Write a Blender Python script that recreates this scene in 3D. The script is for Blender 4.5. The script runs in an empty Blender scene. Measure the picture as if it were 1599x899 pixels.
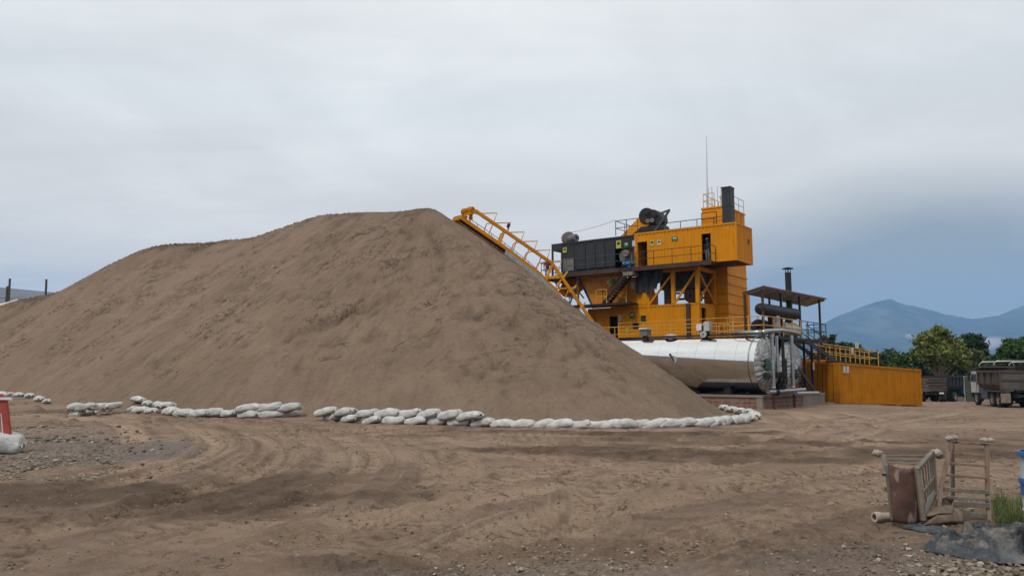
import bpy, bmesh, math, random
import numpy as np
from mathutils import Vector, Matrix

random.seed(7); RNG = np.random.default_rng(7)
SC = bpy.context.scene
COL = SC.collection

# ------------------------------------------------------------------ camera constants (photo measured at 1599 x 899)
F = 1231.0; CX = 799.5; CY = 449.5; HC = 1.8
PITCH = math.atan((586 - CY) / F)

def ray(px, py):
    a = (px - CX) / F; b = (CY - py) / F
    return (a, math.cos(PITCH) - b * math.sin(PITCH), math.sin(PITCH) + b * math.cos(PITCH))

def at(px, py, Y):
    d = ray(px, py); t = Y / d[1]
    return (d[0] * t, Y, HC + d[2] * t)

def sstep(v, a, b):
    t = np.clip((np.asarray(v, float) - a) / (b - a), 0, 1)
    return t * t * (3 - 2 * t)

def gz(x, y):
    """broad lie of the land"""
    x = np.asarray(x, float); y = np.asarray(y, float)
    z = 0.5 * sstep(-x, 8, 28) * sstep(y, 34, 50)
    z = z - 0.42 * sstep(x, 20, 30) * sstep(y, 40, 54)
    z = z - 0.75 * sstep(x, 12, 30) * sstep(y, 57, 100)
    return z

def gpt(px, py):
    """where the line of sight meets the ground"""
    z = 0.0
    d = ray(px, py)
    for _ in range(12):
        t = (z - HC) / d[2]
        z = float(gz(d[0] * t, d[1] * t))
    return (d[0] * t, d[1] * t, z)

# ------------------------------------------------------------------ noise
def _hash(ix, iy, s):
    h = (ix.astype(np.int64) * 374761393 + iy.astype(np.int64) * 668265263 + s * 974634777) & 0xFFFFFFFF
    h = ((h ^ (h >> 13)) * 1274126177) & 0xFFFFFFFF
    h = (h ^ (h >> 16)) & 0xFFFFFFFF
    return h / 4294967295.0

def vn(x, y, s=0):
    x = np.asarray(x, float); y = np.asarray(y, float)
    ix = np.floor(x); iy = np.floor(y)
    fx = x - ix; fy = y - iy
    fx = fx * fx * fx * (fx * (fx * 6 - 15) + 10); fy = fy * fy * fy * (fy * (fy * 6 - 15) + 10)
    a = _hash(ix, iy, s); b = _hash(ix + 1, iy, s); c = _hash(ix, iy + 1, s); d = _hash(ix + 1, iy + 1, s)
    return (a + (b - a) * fx) * (1 - fy) + (c + (d - c) * fx) * fy

def fbm(x, y, s=0, o=4):
    r = 0; a = .5; t = 0
    for i in range(o):
        r = r + a * (vn(x * 2 ** i + 17.3 * i, y * 2 ** i - 9.1 * i, s + i) - .5); t += a; a *= .5
    return r / t * 2          # about -1..1

# ------------------------------------------------------------------ frames and things
class Frame:
    def __init__(s, ox, oy, oz, deg):
        s.o = (ox, oy, oz); s.deg = deg
        c, n = math.cos(math.radians(deg)), math.sin(math.radians(deg))
        s.ex = (c, n); s.ey = (-n, c)
        s.M = Matrix.Translation((ox, oy, oz)) @ Matrix.Rotation(math.radians(deg), 4, 'Z')
    def loc(s, w):
        x, y = w[0] - s.o[0], w[1] - s.o[1]
        return (x * s.ex[0] + y * s.ex[1], x * s.ey[0] + y * s.ey[1], w[2] - s.o[2])
    def front(s, px, py, t):
        d = ray(px, py); n = s.ey
        k = (t + s.o[0] * n[0] + s.o[1] * n[1]) / (d[0] * n[0] + d[1] * n[1])
        return s.loc((d[0] * k, d[1] * k, HC + d[2] * k))
    def end(s, px, py, x):
        d = ray(px, py); n = s.ex
        k = (x + s.o[0] * n[0] + s.o[1] * n[1]) / (d[0] * n[0] + d[1] * n[1])
        return s.loc((d[0] * k, d[1] * k, HC + d[2] * k))
    def w(s, p):
        return tuple(s.M @ Vector(p))

WORLD = Frame(0, 0, 0, 0)
BASE = {}

def tag(o, label=None, cat=None, group=None, kind=None):
    if label: o['label'] = label
    if cat: o['category'] = cat
    if group: o['group'] = group
    if kind: o['kind'] = kind
    return o

def thing(name, label, cat, base=(0, 0, 0), fr=WORLD, group=None):
    o = bpy.data.objects.new(name, None); COL.objects.link(o)
    o.empty_display_size = .3
    o.matrix_world = fr.M @ Matrix.Translation(base)
    BASE[o.name] = base
    return tag(o, label, cat, group)

class MB:
    def __init__(s): s.v = []; s.f = []; s.n = 0
    def add(s, v, f):
        k = s.n
        s.v.extend([tuple(p) for p in v]); s.n += len(v)
        s.f.extend([tuple(i + k for i in q) for q in f])
        return s
    def box(s, x0, x1, y0, y1, z0, z1):
        x0, x1 = sorted((x0, x1)); y0, y1 = sorted((y0, y1)); z0, z1 = sorted((z0, z1))
        return s.add([(x0, y0, z0), (x1, y0, z0), (x1, y1, z0), (x0, y1, z0), (x0, y0, z1), (x1, y0, z1), (x1, y1, z1), (x0, y1, z1)],
                     [(0, 3, 2, 1), (4, 5, 6, 7), (0, 1, 5, 4), (1, 2, 6, 5), (2, 3, 7, 6), (3, 0, 4, 7)])
    def bar(s, p, q, w, h=None, up=(0, 0, 1)):
        p = Vector(p); q = Vector(q); h = h or w
        d = (q - p).normalized(); u = Vector(up)
        if abs(d.dot(u)) > .97: u = Vector((0, 1, 0))
        a = d.cross(u).normalized() * w / 2; b = a.cross(d).normalized() * h / 2
        v = [p - a - b, p + a - b, p + a + b, p - a + b, q - a - b, q + a - b, q + a + b, q - a + b]
        return s.add(v, [(0, 1, 2, 3), (7, 6, 5, 4), (0, 4, 5, 1), (1, 5, 6, 2), (2, 6, 7, 3), (3, 7, 4, 0)])
    def tube(s, p, q, r, n=10, r2=None, caps=True):
        p = Vector(p); q = Vector(q); r2 = r if r2 is None else r2
        d = (q - p).normalized(); u = Vector((0, 0, 1)) if abs(d.z) < .95 else Vector((1, 0, 0))
        a = d.cross(u).normalized(); b = d.cross(a)
        v = [p + (a * math.cos(t) + b * math.sin(t)) * r for t in [2 * math.pi * i / n for i in range(n)]]
        v += [q + (a * math.cos(t) + b * math.sin(t)) * r2 for t in [2 * math.pi * i / n for i in range(n)]]
        f = [(i, i + n, (i + 1) % n + n, (i + 1) % n) for i in range(n)]
        if caps: f += [tuple(range(n)), tuple(range(2 * n - 1, n - 1, -1))]
        return s.add(v, f)
    def path(s, pts, r, n=8, closed=False):
        pts = [Vector(p) for p in pts]; m = len(pts); V = []; fr = None
        for i, p in enumerate(pts):
            d = (pts[min(i + 1, m - 1)] - pts[max(i - 1, 0)]).normalized()
            if fr is None:
                u = Vector((0, 0, 1)) if abs(d.z) < .9 else Vector((1, 0, 0)); fr = d.cross(u).normalized()
            fr = (fr - d * fr.dot(d)).normalized(); b = d.cross(fr)
            rr = r[i] if isinstance(r, (list, tuple)) else r
            V += [p + (fr * math.cos(t) + b * math.sin(t)) * rr for t in [2 * math.pi * k / n for k in range(n)]]
        Fc = []
        for i in range(m - 1):
            for k in range(n):
                Fc.append((i * n + k, i * n + (k + 1) % n, (i + 1) * n + (k + 1) % n, (i + 1) * n + k))
        Fc += [tuple(range(n - 1, -1, -1)), tuple(range((m - 1) * n, m * n))]
        return s.add(V, Fc)
    def lathe(s, prof, o, ax, n=32):
        """prof: list of (distance along axis, radius)"""
        o = Vector(o); d = Vector(ax).normalized(); u = Vector((0, 0, 1)) if abs(d.z) < .9 else Vector((1, 0, 0))
        a = d.cross(u).normalized(); b = d.cross(a); V = []; Fc = []
        for (t, r) in prof:
            V += [o + d * t + (a * math.cos(k) + b * math.sin(k)) * max(r, 1e-4) for k in [2 * math.pi * i / n for i in range(n)]]
        for j in range(len(prof) - 1):
            for i in range(n):
                Fc.append((j * n + i, (j + 1) * n + i, (j + 1) * n + (i + 1) % n, j * n + (i + 1) % n))
        return s.add(V, Fc)
    def slab(s, quad, n, th):
        """thick sheet: polygon extruded by th along n"""
        n = Vector(n) * th; k = len(quad)
        v = [Vector(p) for p in quad] + [Vector(p) + n for p in quad]
        f = [tuple(range(k - 1, -1, -1)), tuple(range(k, 2 * k))] + [(i, (i + 1) % k, (i + 1) % k + k, i + k) for i in range(k)]
        return s.add(v, f)
    def grid(s, P, th=None):
        """P: rows x cols of points; a sheet"""
        R = len(P); C = len(P[0])
        return s.add([p for r in P for p in r], [(i * C + j, i * C + j + 1, (i + 1) * C + j + 1, (i + 1) * C + j) for i in range(R - 1) for j in range(C - 1)])
    def corr(s, a0, a1, z0, z1, plane, axis='x', out=-1, depth=.045, period=.30):
        """corrugated sheet between a0 and a1; axis x: lies in plane y=plane; axis y: lies in plane x=plane. out: direction of the outside"""
        n = max(1, round((a1 - a0) / period)); per = (a1 - a0) / n; prof = []
        for i in range(n):
            b = a0 + i * per
            prof += [(b, 0), (b + per * .36, 0), (b + per * .5, 1), (b + per * .86, 1)]
        prof.append((a1, 0)); V = []
        for (a, k) in prof:
            o = plane - out * depth * k
            for z in (z0, z1):
                V.append((a, o, z) if axis == 'x' else (o, a, z))
        return s.add(V, [(2 * i, 2 * i + 2, 2 * i + 3, 2 * i + 1) for i in range(len(prof) - 1)])
    def corrwall(s, a0, a1, z0, z1, plane, axis='x', out=-1, holes=(), **kw):
        cuts = sorted(holes); x = a0
        for (h0, h1, b0, b1) in cuts:
            if h0 > x + .02: s.corr(x, h0, z0, z1, plane, axis, out, **kw)
            if b1 < z1 - .02: s.corr(h0, h1, b1, z1, plane, axis, out, **kw)
            if b0 > z0 + .02: s.corr(h0, h1, z0, b0, plane, axis, out, **kw)
            x = h1
        if a1 > x + .02: s.corr(x, a1, z0, z1, plane, axis, out, **kw)
        return s
    def build(s, name, mat, parent=None, smooth=False, base=None, fr=None):
        me = bpy.data.meshes.new(name)
        b = Vector(BASE.get(parent.name, (0, 0, 0))) if parent else Vector(base or (0, 0, 0))
        me.from_pydata([tuple(Vector(p) - b) for p in s.v], [], s.f)
        me.materials.append(mat)
        if smooth:
            me.polygons.foreach_set('use_smooth', [True] * len(me.polygons))
        me.update()
        o = bpy.data.objects.new(name, me); COL.objects.link(o)
        if parent:
            o.parent = parent
            BASE[o.name] = tuple(b)
        else:
            o.matrix_world = (fr or WORLD).M @ Matrix.Translation(b)
            BASE[o.name] = tuple(b)
        if smooth == 'auto':
            bm = bmesh.new(); bm.from_mesh(me)
            for e in bm.edges:
                if len(e.link_faces) == 2 and e.calc_face_angle(0) > .6: e.smooth = False
            bm.to_mesh(me); bm.free()
        return o

def mesh_np(name, V, Q, mat, smooth=True):
    """big quad mesh from numpy arrays"""
    me = bpy.data.meshes.new(name)
    me.vertices.add(len(V)); me.vertices.foreach_set('co', np.asarray(V, np.float32).ravel())
    Q = np.asarray(Q, np.int32); k = Q.shape[1]
    me.loops.add(Q.size); me.loops.foreach_set('vertex_index', Q.ravel())
    me.polygons.add(len(Q)); me.polygons.foreach_set('loop_start', np.arange(0, Q.size, k, dtype=np.int32))
    me.polygons.foreach_set('use_smooth', np.full(len(Q), smooth))
    me.update(calc_edges=True); me.validate()
    me.materials.append(mat)
    o = bpy.data.objects.new(name, me); COL.objects.link(o)
    return o

# ------------------------------------------------------------------ materials
def lin(r, g, b):
    f = lambda c: (c / 255) / 12.92 if c / 255 <= .04045 else ((c / 255 + .055) / 1.055) ** 2.4
    return (f(r), f(g), f(b), 1)

class NT:
    def __init__(s, m): s.t = m.node_tree; s.N = s.t.nodes; s.L = s.t.links
    def n(s, kind, **kw):
        o = s.N.new(kind)
        for k, v in kw.items():
            if k.startswith('i_'): o.inputs[k[2:].replace('_', ' ')].default_value = v
            else: setattr(o, k, v)
        return o
    def l(s, a, b): s.L.new(a, b)
    def noise(s, vec, scale, detail=5, rough=.55, dist=0):
        o = s.n('ShaderNodeTexNoise'); o.inputs['Scale'].default_value = scale; o.inputs['Detail'].default_value = detail
        o.inputs['Roughness'].default_value = rough; o.inputs['Distortion'].default_value = dist
        if vec is not None: s.l(vec, o.inputs['Vector'])
        return o.outputs['Fac']
    def ramp(s, fac, stops):
        o = s.n('ShaderNodeValToRGB'); e = o.color_ramp.elements
        while len(e) < len(stops): e.new(.5)
        for el, (p, c) in zip(e, stops):
            el.position = p; el.color = c if len(c) == 4 else (*c, 1)
        s.l(fac, o.inputs['Fac']); return o.outputs['Color']
    def rng(s, v, a, b, c=0., d=1.):
        o = s.n('ShaderNodeMapRange'); s.l(v, o.inputs['Value'])
        for k, x in zip(('From Min', 'From Max', 'To Min', 'To Max'), (a, b, c, d)): o.inputs[k].default_value = x
        return o.outputs['Result']
    def mix(s, fac, a, b, mode='MIX'):
        o = s.n('ShaderNodeMix', data_type='RGBA', blend_type=mode)
        for sock, x in ((o.inputs['Factor'], fac), (o.inputs['A'], a), (o.inputs['B'], b)):
            if hasattr(x, 'links') or hasattr(x, 'is_linked'): s.l(x, sock)
            else: sock.default_value = x
        return o.outputs['Result']
    def math(s, op, a, b=0.):
        o = s.n('ShaderNodeMath', operation=op)
        for i, x in enumerate((a, b)):
            if hasattr(x, 'is_linked'): s.l(x, o.inputs[i])
            else: o.inputs[i].default_value = x
        return o.outputs[0]
    def mapping(s, vec, scale):
        o = s.n('ShaderNodeMapping'); o.inputs['Scale'].default_value = scale; s.l(vec, o.inputs['Vector']); return o.outputs['Vector']
    def bump(s, h, strength=.3, dist=.02, normal=None):
        o = s.n('ShaderNodeBump'); o.inputs['Strength'].default_value = strength; o.inputs['Distance'].default_value = dist
        s.l(h, o.inputs['Height'])
        if normal is not None: s.l(normal, o.inputs['Normal'])
        return o.outputs['Normal']

def new_mat(name):
    m = bpy.data.materials.new(name); m.use_nodes = True
    t = NT(m); b = t.N['Principled BSDF']
    return m, t, b

def pm(name, col, rough=.6, metal=0., var=.18, scale=2.5, dirt=None, dirt_amt=.5, dscale=1.2, bump=0., bscale=25., streak=True, spec=.35):
    """painted / worn surface: base colour with mottling, vertical dirt runs and fine bumps"""
    m, t, b = new_mat(name)
    tc = t.n('ShaderNodeTexCoord'); oi = t.n('ShaderNodeObjectInfo')
    add = t.n('ShaderNodeVectorMath', operation='ADD'); t.l(tc.outputs['Object'], add.inputs[0])
    sc = t.n('ShaderNodeVectorMath', operation='SCALE'); sc.inputs['Scale'].default_value = 37.
    cmb = t.n('ShaderNodeCombineXYZ'); t.l(oi.outputs['Random'], cmb.inputs[0]); t.l(oi.outputs['Random'], cmb.inputs[1])
    t.l(cmb.outputs[0], sc.inputs[0]); t.l(sc.outputs[0], add.inputs[1])
    v = add.outputs[0]
    c4 = (*col[:3], 1)
    dark = tuple(c * (1 - var * 1.6) for c in col[:3]); lite = tuple(min(1, c * (1 + var)) for c in col[:3])
    c = t.ramp(t.noise(v, scale, 6, .6), [(.3, dark), (.5, c4), (.72, lite)])
    if dirt is not None:
        vv = t.mapping(v, (3, 3, .35)) if streak else v
        k = t.rng(t.noise(vv, dscale, 6, .65), .48, .75, 0, dirt_amt)
        c = t.mix(k, c, (*dirt[:3], 1))
    t.l(c, b.inputs['Base Color'])
    b.inputs['Roughness'].default_value = rough; b.inputs['Metallic'].default_value = metal
    b.inputs['Specular IOR Level'].default_value = spec
    r = t.rng(t.noise(v, scale * 3, 4), .3, .7, max(.05, rough - .08), min(1, rough + .1)); t.l(r, b.inputs['Roughness'])
    if bump: t.l(t.bump(t.noise(v, bscale, 5), bump, .02), b.inputs['Normal'])
    return m

RUST = lin(92, 55, 35)
DUST = lin(120, 104, 86)
M = {}
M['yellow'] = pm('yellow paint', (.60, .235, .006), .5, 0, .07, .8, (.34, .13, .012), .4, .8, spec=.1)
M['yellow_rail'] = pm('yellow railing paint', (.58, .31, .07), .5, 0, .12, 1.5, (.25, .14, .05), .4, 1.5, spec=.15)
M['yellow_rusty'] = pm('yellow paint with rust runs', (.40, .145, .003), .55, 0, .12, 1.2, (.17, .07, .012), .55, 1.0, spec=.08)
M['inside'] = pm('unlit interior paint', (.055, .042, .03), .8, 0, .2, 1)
M['black'] = pm('dark navy paint', (.020, .023, .028), .55, 0, .25, 1.0, (.06, .05, .042), .5, .7)
M['blacksteel'] = pm('black steel', (.016, .016, .017), .55, .2, .3, 2, (.07, .055, .04), .4)
M['browniron'] = pm('brown iron', (.055, .032, .022), .7, .1, .3, 2, (.03, .02, .015), .5)
M['bluesteel'] = pm('dull blue grey steel', (.05, .065, .085), .5, .2, .2, 2)
M['grey'] = pm('grey machine paint', (.16, .15, .14), .6, .1, .2, 2, (.07, .055, .04), .5)
M['lightgrey'] = pm('pale grey paint', (.42, .43, .42), .55, 0, .15, 2, (.2, .17, .13), .5)
M['cream'] = pm('cream paint', (.42, .38, .29), .5, 0, .1, 2, (.2, .15, .1), .5)
M['white'] = pm('white paint', (.62, .63, .62), .5, 0, .1, 2, (.3, .25, .2), .45)
M['rubber'] = pm('tyre rubber', (.022, .021, .02), .85, 0, .3, 3, (.12, .10, .08), .6, 2)
M['rim'] = pm('dusty wheel rim', (.28, .26, .23), .6, .1, .2, 4, (.12, .10, .08), .6)
M['belt'] = pm('belt rubber', (.06, .058, .055), .8, 0, .2, 2)
M['paleplate'] = pm('pale grey green plate', (.34, .37, .34), .6, 0, .15, 2, (.2, .17, .13), .4)
M['pipe'] = pm('aluminium clad pipe', (.36, .365, .37), .30, 1., .06, 4, (.3, .27, .23), .15, bump=.02, bscale=5)
M['brick'] = None
M['concrete'] = pm('grey cement', (.21, .18, .15), .9, 0, .15, 1.5, (.15, .12, .095), .5, bump=.2)
M['redroof'] = pm('red brown roof sheet', (.20, .075, .06), .6, .1, .2, 1.2, (.10, .07, .06), .5)
M['rooflow'] = pm('galvanised underside', (.30, .28, .24), .7, .1, .15, 1.5, (.12, .10, .08), .4)
M['green_sign'] = pm('green sign', (.02, .14, .05), .6, 0, .05, 4)
M['white_sign'] = pm('white sign', (.45, .45, .41), .6, 0, .05, 4)
M['yellow_sign'] = pm('yellow sign', (.42, .37, .05), .6, 0, .05, 4)
M['ink'] = pm('black print', (.02, .02, .02), .6, 0, .05, 4)
M['rust'] = pm('dark rust', RUST, .85, .1, .3, 6, (.06, .035, .025), .6, 3, bump=.3)
M['wood'] = pm('weathered grey wood', (.17, .145, .12), .85, 0, .25, 4, (.08, .065, .05), .6, 2, bump=.3, bscale=40)
M['dusty_red'] = pm('dust covered red oxide steel', (.20, .125, .095), .85, 0, .25, 6, (.27, .22, .175), .75, 3, bump=.3, bscale=60)
M['dusty_steel'] = pm('mud covered steel', (.20, .165, .13), .9, 0, .25, 7, (.10, .075, .055), .7, 4, bump=.4, bscale=50)
M['plaster'] = pm('caked cement', (.34, .29, .235), .95, 0, .2, 12, (.18, .14, .11), .6, 6, streak=False, bump=.8, bscale=40)
M['pvc'] = pm('dirty pale pipe', (.40, .34, .28), .7, 0, .15, 8, (.2, .16, .12), .6, 4, bump=.1)
M['brownplate'] = pm('brown curved plate', (.17, .125, .09), .8, .1, .25, 6, (.09, .06, .045), .6, 3, bump=.2)
M['red_plastic'] = pm('faded red plastic', (.33, .045, .03), .55, 0, .15, 4, (.22, .12, .09), .5, 2)
M['blue_plastic'] = pm('blue plastic', (.03, .13, .30), .45, 0, .15, 4, (.2, .2, .2), .4, 2)
M['paleblue'] = pm('pale blue grey paint', (.36, .42, .47), .55, 0, .12, 4, (.28, .24, .2), .5, 2)
M['teal'] = pm('teal cab paint', (.035, .12, .16), .5, 0, .15, 3, (.08, .07, .06), .5)
M['glass'] = pm('dark window glass', (.03, .04, .05), .12, 0, .1, 2, spec=.6)
M['bodygrey'] = pm('dusty grey tipper steel', (.085, .08, .07), .75, .1, .2, 1.5, (.06, .045, .035), .6)
M['bodyrust'] = pm('rusty brown tipper steel', (.075, .048, .038), .8, .1, .25, 1.5, (.05, .04, .03), .6)
M['bodyblack'] = pm('black tipper steel', (.016, .016, .017), .75, .1, .25, 1.5, (.06, .05, .042), .5)
M['bodynavy'] = pm('navy tipper steel', (.018, .022, .035), .7, .1, .25, 1.5, (.06, .05, .042), .5)
M['roofblue'] = pm('blue grey roof sheet', (.10, .125, .16), .5, .2, .08, .3)
M['wallgrey'] = pm('pale wall', (.42, .41, .38), .8, 0, .1, .3)
M['tarpwhite'] = pm('white tarpaulin', (.60, .60, .55), .7, 0, .12, 1.5, (.3, .26, .2), .5)
M['skin'] = pm('skin', (.22, .12, .08), .6, 0, .1, 4)
M['navy_cloth'] = pm('dark blue work clothes', (.02, .025, .04), .9, 0, .2, 6)
M['trouser'] = pm('grey work trousers', (.17, .17, .18), .9, 0, .2, 6)
M['red_cloth'] = pm('dark red shirt', (.16, .02, .03), .9, 0, .2, 6)
M['helmet'] = pm('pale hard hat', (.55, .55, .5), .4, 0, .05, 4)
M['bark'] = pm('pale bark', (.23, .195, .15), .9, 0, .2, 3, (.09, .075, .06), .6, bump=.3)
M['darkbark'] = pm('dark bark', (.07, .055, .042), .9, 0, .2, 3, bump=.3)
M['hair'] = pm('dark hair', (.01, .008, .007), .7, 0, .1, 4)

# foil end cap
m, t, b = new_mat('crumpled foil'); M['foil'] = m
tc = t.n('ShaderNodeTexCoord'); v = tc.outputs['Object']
h = t.math('ADD', t.noise(v, 2.2, 6, .7, 1.2), t.noise(t.mapping(v, (1, 5, 5)), 1.2, 3))
t.l(t.bump(h, .75, .12), b.inputs['Normal'])
t.l(t.ramp(t.noise(v, 2, 5), [(.35, (.36, .36, .35)), (.65, (.62, .62, .60))]), b.inputs['Base Color'])
b.inputs['Metallic'].default_value = 1; b.inputs['Roughness'].default_value = .24

# polished tank cladding
m, t, b = new_mat('polished cladding'); M['clad'] = m
tc = t.n('ShaderNodeTexCoord'); v = tc.outputs['Object']
h = t.noise(t.mapping(v, (.8, .5, .5)), 1.0, 3)
sep = t.n('ShaderNodeSeparateXYZ'); t.l(v, sep.inputs[0])
wv = t.math('FRACT', t.math('MULTIPLY', sep.outputs['X'], 1 / 1.22))
seam = t.rng(t.math('ABSOLUTE', t.math('SUBTRACT', wv, .5)), .484, .496, 0, 1)
t.l(t.bump(t.math('ADD', h, t.math('MULTIPLY', seam, .5)), .035, .06), b.inputs['Normal'])
c = t.ramp(t.noise(t.mapping(v, (.6, 2, 2)), 1.5, 6, .65), [(.35, (.80, .79, .77)), (.6, (.86, .86, .85))])
c = t.mix(t.math('MULTIPLY', seam, .35), c, (.3, .27, .24, 1))
t.l(c, b.inputs['Base Color']); b.inputs['Metallic'].default_value = 1
t.l(t.rng(t.noise(v, 2.5, 5), .3, .7, .06, .13), b.inputs['Roughness'])

# brick
m, t, b = new_mat('red brick courses'); M['brick'] = m
tc = t.n('ShaderNodeTexCoord'); sep = t.n('ShaderNodeSeparateXYZ'); t.l(tc.outputs['Object'], sep.inputs[0])
cmb = t.n('ShaderNodeCombineXYZ'); t.l(t.math('ADD', sep.outputs['X'], sep.outputs['Y']), cmb.inputs[0]); t.l(sep.outputs['Z'], cmb.inputs[1])
bt = t.n('ShaderNodeTexBrick'); t.l(cmb.outputs[0], bt.inputs['Vector'])
for k, x in (('Scale', 1.), ('Brick Width', .58), ('Row Height', .22), ('Mortar Size', .022), ('Mortar Smooth', .3), ('Bias', 0.)): bt.inputs[k].default_value = x
bt.inputs['Color1'].default_value = (.20, .085, .058, 1); bt.inputs['Color2'].default_value = (.125, .06, .045, 1); bt.inputs['Mortar'].default_value = (.24, .19, .15, 1)
c = t.mix(t.rng(t.noise(tc.outputs['Object'], 1.6, 6, .7), .45, .7, 0, .75), bt.outputs['Color'], (.24, .19, .15, 1))
t.l(c, b.inputs['Base Color']); b.inputs['Roughness'].default_value = .9
t.l(t.bump(bt.outputs['Fac'], .5, -.02), b.inputs['Normal'])

# sand of the pile
m, t, b = new_mat('brown sand'); M['sand'] = m
tc = t.n('ShaderNodeTexCoord'); v = tc.outputs['Object']
n1 = t.noise(v, .22, 6, .6, .6); n2 = t.noise(v, 1.7, 6, .65)
c = t.ramp(n1, [(.3, (0.182, 0.131, 0.090)), (.5, (0.214, 0.153, 0.108)), (.7, (0.246, 0.177, 0.126))])
c = t.mix(t.rng(n2, .52, .74, 0, .4), c, (0.138, 0.099, 0.068, 1))
c = t.mix(t.rng(t.noise(t.mapping(v, (1, 1, 1.6)), 2.6, 7, .72), .56, .70, 0, .35), c, (0.106, 0.074, 0.053, 1))
aa = t.n('ShaderNodeAttribute', attribute_name='along'); ab = t.n('ShaderNodeAttribute', attribute_name='down')
cx_ = t.n('ShaderNodeCombineXYZ'); t.l(t.math('MULTIPLY', aa.outputs['Fac'], 3.2), cx_.inputs[0]); t.l(t.math('MULTIPLY', ab.outputs['Fac'], .55), cx_.inputs[1])
gr = t.noise(cx_.outputs[0], 1.0, 6, .68)
c = t.mix(t.rng(gr, .5, .68, 0, .42), c, (0.120, 0.085, 0.064, 1)); c = t.mix(t.rng(gr, .47, .33, 0, .28), c, (0.265, 0.188, 0.147, 1))
c = t.mix(t.rng(t.noise(v, 9, 4, .6), .60, .68, 0, .6), c, (0.090, 0.065, 0.047, 1))
at_ = t.n('ShaderNodeAttribute', attribute_name='damp');  # damp mask also carries the painted shade along the slump lips
c = t.mix(t.math('MULTIPLY', at_.outputs['Fac'], .42), c, (0.085, 0.059, 0.045, 1))
pal = t.n('ShaderNodeAttribute', attribute_name='dry')
c = t.mix(t.math('MULTIPLY', pal.outputs['Fac'], .5), c, (0.258, 0.180, 0.138, 1))
t.l(c, b.inputs['Base Color']); b.inputs['Roughness'].default_value = .95; b.inputs['Specular IOR Level'].default_value = .15
cl_ = t.n('ShaderNodeCombineXYZ'); t.l(t.math('MULTIPLY', aa.outputs['Fac'], .85), cl_.inputs[0]); t.l(t.math('MULTIPLY', ab.outputs['Fac'], 1.5), cl_.inputs[1])
nl = t.noise(cl_.outputs[0], 1.0, 7, .62, .8); lip = t.rng(t.math('ABSOLUTE', t.math('SUBTRACT', nl, .5)), .0, .016, 1, 0)
msk = t.math('MULTIPLY', t.rng(t.noise(v, .33, 4, .6), .46, .60, 0, 1), t.rng(t.noise(v, 1.3, 3, .6), .42, .56, 0, 1))
sz_ = t.n('ShaderNodeSeparateXYZ'); t.l(v, sz_.inputs[0]); msk = t.math('MULTIPLY', msk, t.rng(sz_.outputs['Z'], 1.2, 4.5, .12, 1))
lip = t.math('MULTIPLY', lip, msk); stp = t.math('MULTIPLY', t.rng(nl, .485, .515, 0, 1), msk)
c = t.mix(t.math('MULTIPLY', lip, .55), c, (0.091, 0.064, 0.049, 1)); t.l(c, b.inputs['Base Color'])  # shadow line of the ledge lips painted into the sand colour
hh = t.math('ADD', t.math('MULTIPLY', stp, .9), t.math('MULTIPLY', t.noise(v, 4.5, 7, .7), .8))
hh = t.math('ADD', hh, t.math('MULTIPLY', gr, .5))
t.l(t.bump(hh, 1.0, .22), b.inputs['Normal'])

# ground
m, t, b = new_mat('packed earth'); M['earth'] = m
tc = t.n('ShaderNodeTexCoord'); v = tc.outputs['Object']
n1 = t.noise(v, .16, 7, .62, .4); n2 = t.noise(v, 1.1, 7, .66, .3); n3 = t.noise(v, 9, 6, .7)
c = t.ramp(n1, [(.3, (0.213, 0.149, 0.106)), (.5, (0.266, 0.189, 0.138)), (.72, (0.310, 0.225, 0.165))])
c = t.mix(t.rng(n2, .5, .70, 0, .7), c, (0.132, 0.092, 0.067, 1))
aw = t.n('ShaderNodeAttribute', attribute_name='dry'); ad = t.n('ShaderNodeAttribute', attribute_name='damp'); ag = t.n('ShaderNodeAttribute', attribute_name='gravelly')  # damp mask holds wet earth and painted lug groove shade
br = t.rng(n2, .3, .7, .55, 1.)
c = t.mix(t.math('MULTIPLY', t.math('MULTIPLY', aw.outputs['Fac'], br), .95), c, (0.454, 0.326, 0.229, 1))
c = t.mix(t.math('MULTIPLY', t.math('MULTIPLY', ad.outputs['Fac'], br), 1.0), c, (0.086, 0.056, 0.038, 1))
gv = t.ramp(t.noise(v, 14, 5, .8), [(.32, (0.078, 0.064, 0.056)), (.5, (0.183, 0.150, 0.131)), (.68, (0.341, 0.294, 0.266))])
c = t.mix(t.math('MULTIPLY', ag.outputs['Fac'], t.rng(n3, .3, .6, .5, 1.)), c, gv)
c = t.mix(t.rng(t.noise(v, 30, 3, .6), .58, .78, 0, .45), c, (0.107, 0.079, 0.060, 1))
c = t.mix(t.rng(t.noise(v, 17, 3, .5), .72, .82, 0, .4), c, (0.403, 0.330, 0.272, 1))
t.l(c, b.inputs['Base Color']); b.inputs['Roughness'].default_value = .95; b.inputs['Specular IOR Level'].default_value = .12
ne = t.noise(t.mapping(v, (1.0, .8, 1)), 1.5, 8, .66, .5); edge = t.rng(t.math('ABSOLUTE', t.math('SUBTRACT', ne, .5)), .0, .014, 1, 0)
mk_ = t.math('MULTIPLY', t.rng(t.noise(v, .5, 4, .6), .47, .58, 0, 1), t.rng(t.noise(v, 3.1, 3, .6), .44, .56, 0, 1)); edge = t.math('MULTIPLY', edge, mk_)
c = t.mix(t.math('MULTIPLY', edge, .7), c, (0.069, 0.050, 0.037, 1)); t.l(c, b.inputs['Base Color'])
hh = t.math('ADD', t.math('ADD', t.noise(v, 7, 7, .72), t.math('MULTIPLY', t.math('MULTIPLY', t.rng(ne, .49, .51, 0, 1), mk_), .5)), t.math('MULTIPLY', t.noise(v, 45, 4, .7), .35))
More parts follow.
